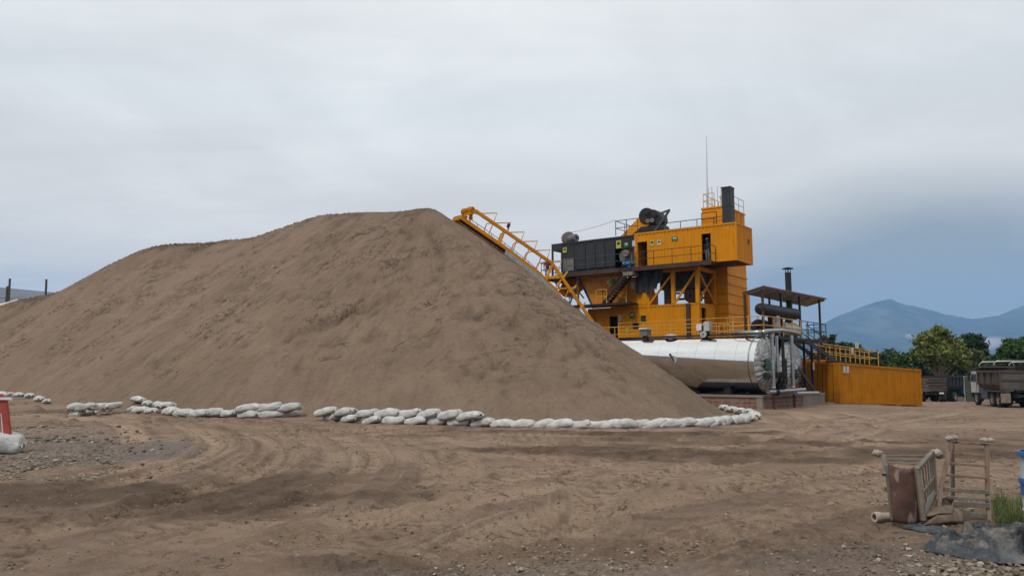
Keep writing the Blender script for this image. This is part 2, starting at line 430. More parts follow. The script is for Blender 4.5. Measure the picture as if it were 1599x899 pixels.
t.l(t.bump(hh, 1.0, .09), b.inputs['Normal'])

# woven bag
m, t, b = new_mat('woven white sack'); M['bag'] = m
tc = t.n('ShaderNodeTexCoord'); oi = t.n('ShaderNodeObjectInfo'); v = tc.outputs['Object']
add = t.n('ShaderNodeVectorMath', operation='ADD'); t.l(v, add.inputs[0]); cmb = t.n('ShaderNodeCombineXYZ')
t.l(t.math('MULTIPLY', oi.outputs['Random'], 23.), cmb.inputs[0]); t.l(cmb.outputs[0], add.inputs[1]); v2 = add.outputs[0]
sep = t.n('ShaderNodeSeparateXYZ'); t.l(v, sep.inputs[0])
c = t.ramp(t.noise(v2, 3, 5), [(.3, (.40, .405, .39)), (.65, (.55, .555, .535))])
c = t.mix(t.math('MULTIPLY', oi.outputs['Random'], .28), c, (.33, .31, .27, 1))
low = t.math('ADD', t.rng(sep.outputs['Z'], .12, .0, 0, .7), t.rng(t.noise(v2, 4, 6, .7), .48, .70, 0, .6))
c = t.mix(low, c, (.26, .20, .145, 1))
c = t.mix(t.rng(t.noise(t.mapping(v2, (2, 9, 9)), 1.2, 4), .64, .70, 0, .5), c, (.16, .20, .18, 1))
t.l(c, b.inputs['Base Color']); b.inputs['Roughness'].default_value = .65
hh = t.math('ADD', t.noise(t.mapping(v2, (4, 9, 9)), 1.2, 4), t.math('MULTIPLY', t.noise(v2, 60, 2), .1))
t.l(t.bump(hh, .6, .07), b.inputs['Normal'])

# old tarpaulin
m, t, b = new_mat('old blue grey tarpaulin'); M['tarp'] = m
tc = t.n('ShaderNodeTexCoord'); v = tc.outputs['Object']
c = t.ramp(t.noise(v, 2.2, 5, .6), [(.32, (.012, .016, .020)), (.52, (.036, .044, .052)), (.72, (.11, .12, .125))])
c = t.mix(t.rng(t.noise(v, 3.3, 6, .7), .5, .66, 0, .8), c, (.21, .175, .14, 1))
t.l(c, b.inputs['Base Color']); b.inputs['Roughness'].default_value = .55
t.l(t.bump(t.noise(v, 14, 5, .6, 1.), .7, .03), b.inputs['Normal'])

# rusty sheet with worn pale patches
m, t, b = new_mat('rusty red sheet'); M['rustsheet'] = m
tc = t.n('ShaderNodeTexCoord'); v = tc.outputs['Object']
c = t.ramp(t.noise(v, 5, 6, .65), [(.3, (.038, .018, .013)), (.5, (.082, .036, .027)), (.7, (.135, .066, .050))])
c = t.mix(t.rng(t.noise(t.mapping(v, (1, 1, .45)), 7, 4, .55), .55, .63, 0, .8), c, (.25, .20, .165, 1))
t.l(c, b.inputs['Base Color']); b.inputs['Roughness'].default_value = .75
t.l(t.bump(t.noise(v, 18, 5), .3, .02), b.inputs['Normal'])

def leaf_mat(name, dark, mid, lite, trans=.2):
    m, t, b = new_mat(name)
    g = t.n('ShaderNodeNewGeometry'); tc = t.n('ShaderNodeTexCoord')
    k = t.math('ADD', t.math('MULTIPLY', g.outputs['Random Per Island'], .6), t.math('MULTIPLY', t.noise(tc.outputs['Object'], .55, 3), .6))
    c = t.ramp(k, [(.2, dark), (.55, mid), (.95, lite)])
    t.l(c, b.inputs['Base Color']); b.inputs['Roughness'].default_value = .6; b.inputs['Specular IOR Level'].default_value = .25
    tr = t.n('ShaderNodeBsdfTranslucent'); t.l(c, tr.inputs['Color'])
    mx = t.n('ShaderNodeMixShader'); mx.inputs[0].default_value = trans
    out = t.N['Material Output']
    t.l(b.outputs[0], mx.inputs[1]); t.l(tr.outputs[0], mx.inputs[2]); t.l(mx.outputs[0], out.inputs['Surface'])
    return m
M['leaf_olive'] = leaf_mat('olive leaves', (.028, .045, .010), (.075, .105, .022), (.15, .17, .04))
M['leaf_dark'] = leaf_mat('dark green leaves', (.012, .026, .008), (.030, .055, .016), (.06, .09, .03))
M['leaf_green'] = leaf_mat('fresh green leaves', (.018, .042, .010), (.045, .095, .020), (.085, .15, .035))
M['grass'] = leaf_mat('grass blades', (.05, .075, .02), (.10, .14, .04), (.24, .21, .10), .3)

# mountain
m, t, b = new_mat('wooded mountainside'); M['mountain'] = m
tc = t.n('ShaderNodeTexCoord'); v = tc.outputs['Object']
c = t.ramp(t.noise(t.mapping(v, (1, .35, 1)), .0045, 7, .68), [(.3, (.010, .020, .010)), (.5, (.04, .058, .028)), (.68, (.12, .125, .075))])
t.l(c, b.inputs['Base Color']); b.inputs['Roughness'].default_value = 1; b.inputs['Specular IOR Level'].default_value = 0

# ------------------------------------------------------------------ sand pile height field
TAN = .74
RIDGE = [(-420, 508, 80.3), (-160, 499, 75.6), (-60, 494, 73.8), (0, 483, 72.7), (25, 469, 72.3), (55, 464, 71.9), (100, 457, 71.4), (128, 442, 71.1), (190, 407, 70.8), (235, 386, 70.4), (268, 380, 70.0), (320, 381, 69.0), (352, 375, 68.0), (400, 373, 66.0), (440, 357, 64.1), (500, 336, 60.9), (560, 334, 57.2), (630, 333, 52.7), (668, 326, 50.2)]
TOE = [gpt(*p)[:2] for p in [(-300, 612), (3, 616.5), (73, 622.5), (150, 632), (240, 641), (357, 647), (480, 651), (583, 656.5), (720, 661.5), (848, 666), (930, 666.5), (1020, 666), (1096, 663), (1300, 655)]]
_tx = np.array([p[0] for p in TOE]); _ty = np.array([p[1] for p in TOE])
_rp = np.array([at(*r) for r in RIDGE])
RS = []
for i in range(len(_rp) - 1):
    n = max(2, int(np.hypot(*(_rp[i + 1] - _rp[i])[:2]) / .35))
    for k in range(n): RS.append(_rp[i] + (_rp[i + 1] - _rp[i]) * k / n)
RS.append(_rp[-1]); RS = np.array(RS)
_k = np.exp(-(np.arange(-9, 10) / 3.5) ** 2 / 2); _k /= _k.sum()
for _c in range(3):
    e0 = 2 * RS[0, _c] - RS[9:0:-1, _c]; e1 = 2 * RS[-1, _c] - RS[-2:-11:-1, _c]
    RS[:, _c] = np.convolve(np.concatenate([e0, RS[:, _c], e1]), _k, 'valid')
RARC = np.concatenate([[0], np.cumsum(np.hypot(np.diff(RS[:, 0]), np.diff(RS[:, 1])))])

def seg_dist(X, Y, pts):
    """distance, side and arc length to a polyline"""
    D = np.full(X.shape, 1e9); S = np.zeros(X.shape); A = np.zeros(X.shape); arc = 0.
    for (x0, y0), (x1, y1) in zip(pts[:-1], pts[1:]):
        dx, dy = x1 - x0, y1 - y0; L2 = dx * dx + dy * dy
        if L2 < 1e-9: continue
        t = np.clip(((X - x0) * dx + (Y - y0) * dy) / L2, 0, 1)
        ex = X - x0 - t * dx; ey = Y - y0 - t * dy; d = np.hypot(ex, ey); m = d < D
        D[m] = d[m]; S[m] = np.sign(dx * ey - dy * ex)[m]; A[m] = (arc + t * math.sqrt(L2))[m]
        arc += math.sqrt(L2)
    return D, S, A

def pile(x, y, detail=True):
    x = np.asarray(x, float).ravel(); y = np.asarray(y, float).ravel()
    best = np.full(x.shape, -99.); bi = np.zeros(x.shape, int); bd = np.zeros(x.shape); ba = np.zeros(x.shape)
    soft = np.zeros(x.shape)
    for i, (rx, ry, rz) in enumerate(RS):
        dx = x - rx; dy = y - ry; d = np.sqrt(dx * dx + dy * dy + .36) - .6
        k = TAN
        wt = (i - (len(RS) - 45)) / 44
        if wt > 0:
            a = np.degrees(np.arctan2(dy, dx))
            k = TAN * (1 - .24 * wt * wt * (3 - 2 * wt) * np.exp(-((a + 60) / 26) ** 2))
        h = rz - k * d
        m = h > best
        best[m] = h[m]; bi[m] = i; bd[m] = d[m]
    g = gz(x, y)
    h = best - g
    D_, S_, _ = seg_dist(x, y, TOE); cut = .86 * D_ * np.where(y < np.interp(x, _tx, _ty), -1, 1) + .10
    h = -.35 * np.logaddexp(-h / .35, -cut / .35)
    dxx = x - RS[bi, 0]; dyy = y - RS[bi, 1]; ang = np.arctan2(dyy, dxx)
    along = RARC[bi] + ang * 9.0
    if detail:
        w = sstep(h, .2, 2.5)
        h = h + w * (.30 * fbm(along * .22, bd * .16, 3, 3) + 10 * .009 * fbm(along * .9, bd * .22, 5, 3)
                     + sstep(bd, .5, 3) * (.065 * fbm(along * 2.6, bd * .30, 8, 2) + .045 * fbm(along * 5, bd * 1.1, 9, 2)))
        top = sstep(h, 3.5, 8)
        patch = sstep(fbm(x * .16, bd * .22, 44, 3), -.1, .45)
        ter = np.abs(fbm(along * .35 + 3, bd * .9 + .2 * along, 21, 4))
        h = h - w * sstep(bd, .4, 2) * (.06 + .16 * top) * patch * (1 - sstep(ter, 0, .20))
        h = h + w * .05 * sstep(bd, .3, 1.5) * fbm(x * 1.3, y * 1.3, 31, 4) + w * .07 * top * patch * fbm(x * .8, y * .8, 33, 4)
    s = .12
    h = s * np.logaddexp(0, h / s)
    return h + g, along, bd

def on_pile(px, py):
    d = np.array(ray(px, py)); ys = np.arange(22, 90, .05)
    P = d[None, :] * (ys / d[1])[:, None]; z = HC + P[:, 2]
    h, _, _ = pile(P[:, 0], P[:, 1], False)
    i = int(np.argmax(h >= z))
    return (P[i, 0], P[i, 1], z[i])

def make_pile():
    xs = np.arange(-62, 18, .09); ys = np.concatenate([np.arange(25, 57, .09), np.arange(57, 106, .3)])
    X, Y = np.meshgrid(xs, ys); sh = X.shape
    Z, al, bd = pile(X, Y); Z = Z.reshape(sh); x = X.ravel(); y = Y.ravel(); z = Z.ravel().copy()
    al = al; damp = np.zeros(x.shape); dry = np.zeros(x.shape)  # damp also holds the shade painted along the slump lips
    # slumps: broken lips seen on the face
    def scarp(pp, drop, reach):
        nonlocal z, damp
        pts = [on_pile(*p)[:2] for p in pp]
        pts2 = []
        for a, b_ in zip(pts[:-1], pts[1:]):
            for k in range(6):
                q = k / 6
                pts2.append((a[0] + (b_[0] - a[0]) * q + random.uniform(-.09, .09), a[1] + (b_[1] - a[1]) * q + random.uniform(-.16, .16)))
        pts2.append(pts[-1])
        bx = (min(p[0] for p in pts2) - reach - 1, max(p[0] for p in pts2) + reach + 1); by = (min(p[1] for p in pts2) - reach - 1, max(p[1] for p in pts2) + reach + 1)
        m = (x > bx[0]) & (x < bx[1]) & (y > by[0]) & (y < by[1])
        D, S, A = seg_dist(x[m], y[m], pts2)
        L = A.max() + 1e-6; taper = np.sin(np.clip(A / L, 0, 1) * math.pi) ** .5
        below = S < 0
        e = np.where(below, np.exp(-(D / reach) ** 1.0), np.exp(-(D / .10) ** 2)) * taper
        z[m] -= drop * e
        damp[m] = np.maximum(damp[m], taper * np.where(below, np.exp(-(D / .22) ** 2), np.exp(-(D / .08) ** 2)))  # shade along the broken lip, painted into the colour mask
    scarp([(448, 531), (470, 515), (497, 503), (528, 494), (545, 480), (575, 478), (600, 468), (628, 454)], .42, .7)
    scarp([(716, 487), (742, 500), (768, 484), (792, 494)], .22, .6)
    scarp([(778, 502), (800, 510), (806, 492)], .25, .6)
    scarp([(560, 530), (585, 528), (604, 533)], .12, .25)
    scarp([(636, 535), (662, 524), (694, 528)], .13, .4)
    scarp([(660, 353), (680, 382), (700, 412)], .20, .7)
    for k in range(130):
        px = random.uniform(100, 980); lo = np.interp(px, [100, 140, 265, 440, 500, 670, 900, 980], [470, 450, 395, 375, 350, 345, 500, 575]); py = random.uniform(lo + 8, lo + (620 - lo) * random.choice([.35, .5, .9]))
        w = random.choice([4, 6, 8, 10, 14, 20]); s = random.uniform(-.5, .15) if px < 600 else random.uniform(-.15, .6)
        try: scarp([(px, py), (px + w * .5, py + s * w * .5 + random.uniform(-3, 3)), (px + w, py + s * w)], random.uniform(.08, .20), random.uniform(.10, .32))
        except Exception: pass
    # bare tongues of fresh dry sand running down
    dry = sstep(fbm(al * .5, bd * .08, 71, 3), .05, .5) * sstep(z, .3, 2)
    # lumps rolled down the face
    for k in range(420):
        cx = random.uniform(-38, 9); cy = random.uniform(28, 52); r = random.choice([.07, .09, .12, .18])
        m = (np.abs(x - cx) < 3 * r) & (np.abs(y - cy) < 3 * r)
        if m.any():
            e = np.exp(-((x[m] - cx) ** 2 + (y[m] - cy) ** 2) / (r * r)); z[m] += r * .8 * e; damp[m] = np.maximum(damp[m], e * .9)
    g = gz(x, y)
    keep = (z - g > .012)
    z = np.where(keep, z - .012, g - .08)
    nx = len(xs); ny = len(ys)
    idx = np.arange(nx * ny).reshape(ny, nx)
    Q = np.stack([idx[:-1, :-1], idx[:-1, 1:], idx[1:, 1:], idx[1:, :-1]], -1).reshape(-1, 4)
    Q = Q[keep[Q].any(1)]
    used = np.unique(Q); remap = np.full(nx * ny, -1); remap[used] = np.arange(len(used))
    o = mesh_np('sand_pile', np.stack([x, y, z], 1)[used], remap[Q], M['sand'])
    for nm, arr in (('damp', damp), ('dry', dry), ('along', al), ('down', bd)):
        a = o.data.attributes.new(nm, 'FLOAT', 'POINT'); a.data.foreach_set('value', arr[used].astype(np.float32))
    tag(o, 'huge brown sand stockpile with a long ridge, ringed at its foot by white sandbags', 'sand pile')
    return o

# ------------------------------------------------------------------ ground sheet
def spline(pts, step=.5):
    P = [np.array(p[:2], float) for p in pts]; P = [2 * P[0] - P[1]] + P + [2 * P[-1] - P[-2]]; out = []
    for i in range(1, len(P) - 2):
        n = max(2, int(np.linalg.norm(P[i + 1] - P[i]) / step))
        for k in range(n):
            t = k / n; a, b_, c, d = P[i - 1], P[i], P[i + 1], P[i + 2]
            out.append(.5 * (2 * b_ + (c - a) * t + (2 * a - 5 * b_ + 4 * c - d) * t * t + (3 * b_ - a - 3 * c + d) * t ** 3))
    out.append(P[-2]); return [tuple(p) for p in out]

def make_ground():
    rad = [1.2]
    while rad[-1] < 9000:
        r = rad[-1]
        rad.append(r + (max(.018, min(r * r / 1400 * .55, .10)) if r < 62 else r * .07))
    rad = np.array(rad)
    a = [-180.]
    while a[-1] < 180:
        q = abs(a[-1] + .01); a.append(a[-1] + (.098 if q < 40 else 1.2 if q < 60 else 5))
    ang = np.radians(np.array(a[:-1]))
    A, R = np.meshgrid(ang, rad); sh = A.shape
    x = (R * np.sin(A)).ravel(); y = (R * np.cos(A)).ravel()
    z = gz(x, y); r = R.ravel()
    near = sstep(-r, -75, -55)
    z = z + near * (.045 * fbm(x * .35, y * .35, 1, 4) + .022 * fbm(x * 1.7, y * 1.7, 2, 4) + .012 * fbm(x * 6, y * 6, 4, 3))
    dry = np.zeros(x.shape); damp = np.zeros(x.shape); grav = np.zeros(x.shape)  # damp holds wet earth and the painted shade of the lug grooves
    near_i = np.where((r < 75) & (y > 0))[0]; xn = x[near_i]; yn = y[near_i]
    zn = np.zeros(xn.shape); dn = np.zeros(xn.shape); wn = np.zeros(xn.shape); gn = np.zeros(xn.shape)
    def rut(pp, half, width, depth, lug=0., dry_=.7, damp_=.0, jitter=0):
        pts = spline([gpt(*p) for p in pp], 1.0)
        for off in half:
            P = np.array(pts); T = np.gradient(P, axis=0); T /= np.linalg.norm(T, axis=1)[:, None] + 1e-9
            Q = P + np.stack([-T[:, 1], T[:, 0]], 1) * off
            W = width * 3.0
            D = np.full(xn.shape, 9e9); AR = np.zeros(xn.shape); arc = 0.
            for p0, p1 in zip(Q[:-1], Q[1:]):
                L = np.linalg.norm(p1 - p0)
                m = np.where((xn > min(p0[0], p1[0]) - W) & (xn < max(p0[0], p1[0]) + W) & (yn > min(p0[1], p1[1]) - W) & (yn < max(p0[1], p1[1]) + W))[0]
                if len(m):
                    t = np.clip(((xn[m] - p0[0]) * (p1[0] - p0[0]) + (yn[m] - p0[1]) * (p1[1] - p0[1])) / (L * L + 1e-9), 0, 1)
                    ex = xn[m] - p0[0] - t * (p1[0] - p0[0]); ey = yn[m] - p0[1] - t * (p1[1] - p0[1])
                    sgn = np.sign((p1[0] - p0[0]) * ey - (p1[1] - p0[1]) * ex); d = np.hypot(ex, ey)
                    k = d < np.abs(D[m]); mm = m[k]; D[mm] = (d * np.where(sgn == 0, 1, sgn))[k]; AR[mm] = (arc + t * L)[k]
                arc += L
            mk = np.where(np.abs(D) < 8e8)[0]; d = D[mk] / width; ar = AR[mk]
            wob = .75 + .5 * vn(ar * .45, ar * 0 + off * 3, 77)
            inn = np.exp(-d ** 6); berm = np.exp(-((np.abs(d) - 1.25) / .28) ** 2)
            fade = sstep(ar, 0, 3) * sstep(arc - ar, 0, 3)
            patch = sstep(vn(ar * .22 + off, d * .3, 91), .25, .6)
            zz = -depth * inn * wob + depth * .75 * berm * (.4 + .9 * vn(ar * 1.3, d * 2, 78))
            if lug:
                s_ = np.sin((ar + .28 * np.abs(d) * width) * 2 * math.pi / .30)
                zz = zz + lug * inn * patch * np.clip(s_ * 2.2, -1, 1)
            zn[mk] += zz * fade
            st = vn(d * 7 + off * 11, ar * .13, 95); stm = np.exp(-(d / 2.0) ** 4) * fade
            if lug:
                wn[mk] = np.maximum(wn[mk], 1.0 * inn * sstep(vn(ar * .16 + off, d * .2, 92), .45, .6) * (np.sin((ar + .28 * np.abs(d) * width) * 2 * math.pi / .30) < -.35) * fade * (.4 + .6 * vn(ar * 2.1, d * 1.5, 96)))  # shade in the lug grooves, painted as darker earth
            wn[mk] = np.maximum(wn[mk], .6 * stm * sstep(st, .70, .82) * sstep(vn(ar * .3, d * .8, 97), .5, .75))
            zn[mk] -= .015 * stm * sstep(st, .70, .82)
            dn[mk] = np.maximum(dn[mk], .8 * stm * sstep(st, .45, .2) * sstep(vn(ar * .3, d * .6, 98), .3, .7))
            dn[mk] = np.maximum(dn[mk], dry_ * inn * fade * (.5 + .5 * wob))
            wn[mk] = np.maximum(wn[mk], damp_ * np.exp(-((np.abs(d) - 1.2) / .5) ** 2) * fade * vn(ar * .5, d, 79))
    # wheel tracks read off the photo: (curve), wheel offsets, width ...
    rut([(-60, 648), (60, 646), (200, 655), (262, 676), (250, 700), (150, 728), (0, 752), (-120, 772)], (-.95, .95), .42, .035, .012, .9, .5)
    rut([(-40, 640), (150, 643), (300, 655), (392, 680), (385, 712), (280, 752), (120, 788), (-60, 818)], (-.95, .95), .40, .05, .016, .75, .8)
    rut([(80, 640), (300, 652), (440, 672), (500, 700), (470, 740), (350, 790), (150, 850), (-60, 905)], (-1.0, 1.0), .42, .045, .018, .6, .7)
    rut([(300, 655), (470, 672), (590, 700), (604, 735), (540, 778), (380, 832), (150, 905)], (-1., 1.), .42, .03, .014, .55, .4)
    rut([(420, 662), (640, 678), (765, 704), (818, 748), (800, 800), (690, 850), (500, 930)], (-1., 1.), .4, .03, .014, .7, .4)
    rut([(200, 650), (500, 672), (800, 680), (1100, 684), (1400, 692), (1700, 700)], (-1., 1.), .42, .06, .010, .55, .9)
    rut([(0, 645), (400, 664), (700, 672), (1000, 676), (1200, 668), (1400, 660), (1650, 655)], (-1., 1.), .42, .05, .0, .6, .6)
    rut([(560, 668), (900, 700), (1200, 712), (1500, 716), (1750, 720)], (-1., 1.), .42, .05, .008, .5, .8)
    rut([(620, 690), (760, 720), (960, 742), (1200, 752), (1380, 745), (1600, 738)], (-1., 1.), .42, .03, .012, .6, .4)
    rut([(1260, 640), (1330, 656), (1240, 690), (1050, 720), (860, 760), (640, 830), (420, 930)], (-1., 1.), .42, .035, .014, .8, .4)
    rut([(350, 940), (620, 850), (900, 775), (1200, 730), (1500, 705)], (-1., 1.), .42, .03, .018, .8, .3)
    rut([(600, 940), (850, 862), (1150, 792), (1450, 738), (1700, 718)], (-.9, .9), .38, .03, .018, .5, .3)
    rut([(1480, 640), (1300, 665), (1000, 694), (700, 705)], (-1., 1.), .42, .04, .0, .5, .6)
    rut([(1700, 668), (1450, 668), (1250, 660), (1200, 640)], (-1., 1.), .42, .03, .0, .6, .3)
    # wet muddy patches
    for (px, py, sx, sy, amt) in [(300, 775, 4.0, .9, .85), (60, 765, 3.2, .8, .7), (480, 745, 2.6, .9, .7), (205, 800, 2.5, .5, .6), (880, 700, 3.0, .8, .95), (1000, 704, 5.5, .6, 1.), (1250, 706, 6.0, .8, 1.), (1450, 712, 6.0, .6, .9), (1230, 718, 4, .35, .8), (1100, 676, 4.5, .5, .85), (1330, 690, 6, .5, .8), (700, 674, 4.5, .35, .7), (1060, 682, 3.0, .8, .7), (720, 668, 3, .6, .5),
                                  (560, 760, 1.6, .6, .5), (1180, 690, 3.5, .9, .6), (520, 830, 1.2, .4, .35), (900, 860, 1.4, .5, .5), (1400, 700, 5, .9, .55), (640, 885, 1.6, .3, .7), (110, 642, 4, .8, .8), (330, 655, 4, .5, .55)]:
        c = gpt(px, py); q = ((xn - c[0]) / sx) ** 2 + ((yn - c[1]) / sy / 1.6) ** 2
        wn = np.maximum(wn, min(1, amt * 1.25) * sstep(1.25 - q + .9 * fbm(xn * .8, yn * .8, 61, 4), 0, 1.1))
    # broken, cloddy ground
    cm = np.zeros(xn.shape)
    for (px, py, sx, sy, amt) in [(40, 815, 1.2, .35, 1), (150, 800, 1.3, .35, 1), (270, 782, 1.3, .4, 1), (360, 755, 1.1, .5, 1), (440, 728, 1.0, .6, .9), (310, 722, .9, .6, .8), (570, 880, 1.0, .45, 1), (660, 895, .8, .3, .9), (480, 832, .5, .15, .9), (1050, 830, 2.0, 1.3, .8), (1200, 860, 1.6, .9, .8), (940, 850, 1.0, .8, .8), (730, 800, 1.2, .9, .5), (1250, 800, 1.4, 1.3, .6), (900, 790, 1.6, 1.2, .5), (640, 735, 1.6, .7, .6), (880, 690, 1.6, .6, .8), (1150, 770, 2.0, 1.4, .5), (1370, 860, .8, .6, .7)]:
        c = gpt(px, py); q = ((xn - c[0]) / sx) ** 2 + ((yn - c[1]) / sy) ** 2
        cm = np.maximum(cm, amt * sstep(1.3 - q + .9 * fbm(xn * 1.1, yn * 1.1, 121, 4), 0, 1.0))
    k1 = sstep(fbm(xn * 6, yn * 6, 122, 3), .02, .3); k2 = sstep(fbm(xn * 15, yn * 15, 123, 2), .05, .35)
    zn += cm * (.035 * k1 + .018 * k2); wn = np.maximum(wn, cm * (.35 + .45 * k1 - .25 * k2).clip(0, 1))
    # gravel island at the left and rubble at the right foreground
    for (px, py, sx, sy) in [(40, 705, 4.2, 4.0), (-80, 700, 5, 4.5), (1540, 880, 2.4, 1.0), (1330, 880, 1.2, .7), (900, 890, 1.4, .45), (760, 900, 1.6, .35)]:
        c = gpt(px, py); q = ((xn - c[0]) / sx) ** 2 + ((yn - c[1]) / sy) ** 2
        gn = np.maximum(gn, sstep(1.2 - q + .6 * fbm(xn * .7, yn * .7, 63, 4), 0, .7) * (1 if px < 300 else .6))
    zn += gn * .012 * fbm(xn * 9, yn * 9, 65, 3)
    # the scraped hollow in the gravel
    c = gpt(95, 690); q = ((xn - c[0]) / 1.7) ** 2 + ((yn - c[1]) / .8) ** 2
    zn -= .16 * np.exp(-q) - .12 * np.exp(-((xn - c[0] - 1.2) / 1.5) ** 2 - ((yn - c[1] + 1.5) / .7) ** 2)
    zn += .05 * sstep(fbm(xn * .5, yn * .5, 81, 4), .25, .6) * fbm(xn * 3, yn * 3, 82, 4)
    # torn edges where lugs have plucked the crust: little dark steps
    cr = np.abs(fbm(xn * 1.6, yn * 1.1, 84, 5)); pt = sstep(fbm(xn * .33, yn * .33, 85, 3), -.05, .35)
    ck = (1 - sstep(cr, 0, .07)) * pt
    wn = np.maximum(wn, .8 * ck); zn -= .025 * ck
    cl = sstep(fbm(xn * 5, yn * 5, 86, 3), .28, .5) * sstep(fbm(xn * .45 + 7, yn * .45, 87, 3), .0, .4)
    zn += .022 * cl; wn = np.maximum(wn, .35 * cl)
    z[near_i] += zn * near[near_i]; dry[near_i] = dn; damp[near_i] = wn; grav[near_i] = gn
    nr, na = sh; idx = np.arange(nr * na).reshape(nr, na); nxt = np.roll(idx, -1, 1)
    Q = np.stack([idx[:-1], nxt[:-1], nxt[1:], idx[1:]], -1).reshape(-1, 4)[:, ::-1]
    V = np.stack([x, y, z], 1)
    V = np.vstack([V, [[0, 0, 0]]])
    o = mesh_np('ground', V, Q, M['earth'])
    # close the small hole under the photographer
    bm = bmesh.new(); bm.from_mesh(o.data); bm.verts.ensure_lookup_table()
    for i in range(na): bm.faces.new((bm.verts[idx[0, i]], bm.verts[len(V) - 1], bm.verts[idx[0, (i + 1) % na]]))
    bm.normal_update(); bm.to_mesh(o.data); bm.free()
    for nm, arr in (('damp', damp), ('dry', dry), ('gravelly', grav)):
        at_ = o.data.attributes.new(nm, 'FLOAT', 'POINT'); at_.data.foreach_set('value', np.append(arr, 0).astype(np.float32))
    tag(o, 'bare brown earth yard with curving wheel tracks and wet patches', 'ground', kind='structure')
    return o

PILE = make_pile()
GROUND = make_ground()

def stones():
    """loose stones strewn over the yard: nobody could count them"""
    V = []; Fc = []; k = 0
    ico = bmesh.new(); bmesh.ops.create_icosphere(ico, subdivisions=1, radius=1); iv = np.array([v.co[:] for v in ico.verts]); fi = [[v.index for v in f.verts] for f in ico.faces]; ico.free()
    fi = np.array(fi)
    spots = []
    for _ in range(3200):
        px = random.uniform(-60, 1660); py = 670 + 240 * random.random() ** .8
        spots.append((px, py, random.choice([.008, .01, .012, .016, .02])))
    for _ in range(1800):
        spots.append((random.gauss(50, 80), random.uniform(665, 750), random.choice([.015, .02, .03, .04])))
    for _ in range(900):
        spots.append((random.gauss(1520, 70), random.uniform(850, 915), random.choice([.01, .015, .02, .03])))
    for _ in range(300):
        spots.append((random.gauss(1450, 60), random.uniform(742, 800), random.choice([.01, .015, .025, .04])))
    for _ in range(900):
        pos = random.random() * (len(TOE) - 4) + 1; q = TOE[int(pos)]; q2 = TOE[int(pos) + 1]; u = pos % 1
        wx = q[0] + (q2[0] - q[0]) * u; wy = q[1] + (q2[1] - q[1]) * u - abs(random.gauss(.1, .5)); tt_ = wy / (math.cos(PITCH))
        spots.append((CX + F * wx / (wy * math.cos(PITCH) - HC * math.sin(PITCH)), 586 + F * HC / wy, random.choice([.008, .012, .018])))
    for _ in range(260):
        spots.append((random.gauss(905, 110), random.uniform(850, 912), random.choice([.012, .016, .022])))
    for (px, py, r) in spots:
        g = gpt(px, py); r *= max(1, g[1] / 14)
        s = np.array([random.uniform(.7, 1.4), random.uniform(.7, 1.3), random.uniform(.4, .8)]) * r
        a = random.uniform(0, 6.28); q = iv * (1 + .25 * RNG.standard_normal((len(iv), 1)).clip(-1, 1)) * s
        q = np.stack([q[:, 0] * math.cos(a) - q[:, 1] * math.sin(a), q[:, 0] * math.sin(a) + q[:, 1] * math.cos(a), q[:, 2]], 1) + np.array([g[0], g[1], g[2] + r * .15])
        V.append(q); Fc.append(fi + k); k += len(iv)
    m, t, b = new_mat('loose stones')
    g = t.n('ShaderNodeNewGeometry')
    t.l(t.ramp(g.outputs['Random Per Island'], [(0, (.09, .07, .052)), (.55, (.19, .15, .11)), (.92, (.24, .20, .155)), (1, (.36, .32, .26))]), b.inputs['Base Color']); b.inputs['Roughness'].default_value = .95
    o = mesh_np('gravel', np.vstack(V), np.vstack(Fc), m, False)
    tag(o, 'loose stones and earth crumbs strewn over the yard', 'gravel', kind='stuff')
stones()

# ------------------------------------------------------------------ sandbags
def bag_mesh(seed, L=.80, W=.50, H=.33):
    rg = np.random.default_rng(seed); n, k = 30, 22; V = []
    ph = rg.uniform(0, 6.28, 6); sag = rg.uniform(-.03, .05)
    for i in range(n + 1):
        u = -1 + 2 * i / n; e = abs(u)
        full = max(0, 1 - e ** 7) ** .5
        w = W / 2 * (.26 * full + .74 * (1 - .06 * e + .07 * e ** 8))
        hh = H / 2 * (full * (.80 + .14 * (1 - e * e)) + .06)
        for j in range(k):
            a = 2 * math.pi * j / k; c, s_ = math.cos(a), math.sin(a)
            cy = math.copysign(abs(c) ** .8, c); cz = math.copysign(abs(s_) ** (.75 if s_ > 0 else .45), s_)
            wr = 1 + .05 * math.sin(4 * u + ph[0] + 2 * c) + .02 * math.sin(9 * u + ph[1] + 3 * s_) + .02 * math.sin(5 * a + ph[2] + 3 * u) + .06 * e ** 3 * math.sin(14 * c + ph[3])
            pin = 1 + .10 * e ** 3 * math.sin(6 * a + ph[3])
            z = H * .45 + cz * hh * wr * pin * (1 if s_ > 0 else .9) + sag * u + .02 * math.sin(3 * u + ph[4]) * H * 3
            V.append((u * L / 2 * (1 + .02 * math.sin(3 * a + ph[5])), cy * w * wr * pin, max(z, .0 + .012 * math.sin(9 * a + 5 * u))))
    Fc = [(i * k + j, i * k + (j + 1) % k, (i + 1) * k + (j + 1) % k, (i + 1) * k + j) for i in range(n) for j in range(k)]
    m0 = MB().add(V, Fc)
    # sewn flap at one end, two little ears
    for sx in (-1, 1):
        flap = [[(sx * L / 2 * (1 + .10 * q), (-1 + 2 * p / 8) * W / 2 * (.72 + .10 * q), H * .45 + .04 * math.sin(p * 1.3 + ph[0]) * q + sag * sx) for p in range(9)] for q in (-.4, .5, 1)]
        m0.grid(flap)
    me = bpy.data.meshes.new('sandbag'); me.from_pydata(m0.v, [], m0.f); me.materials.append(M['bag'])
    me.polygons.foreach_set('use_smooth', [True] * len(me.polygons)); me.update()
    return me

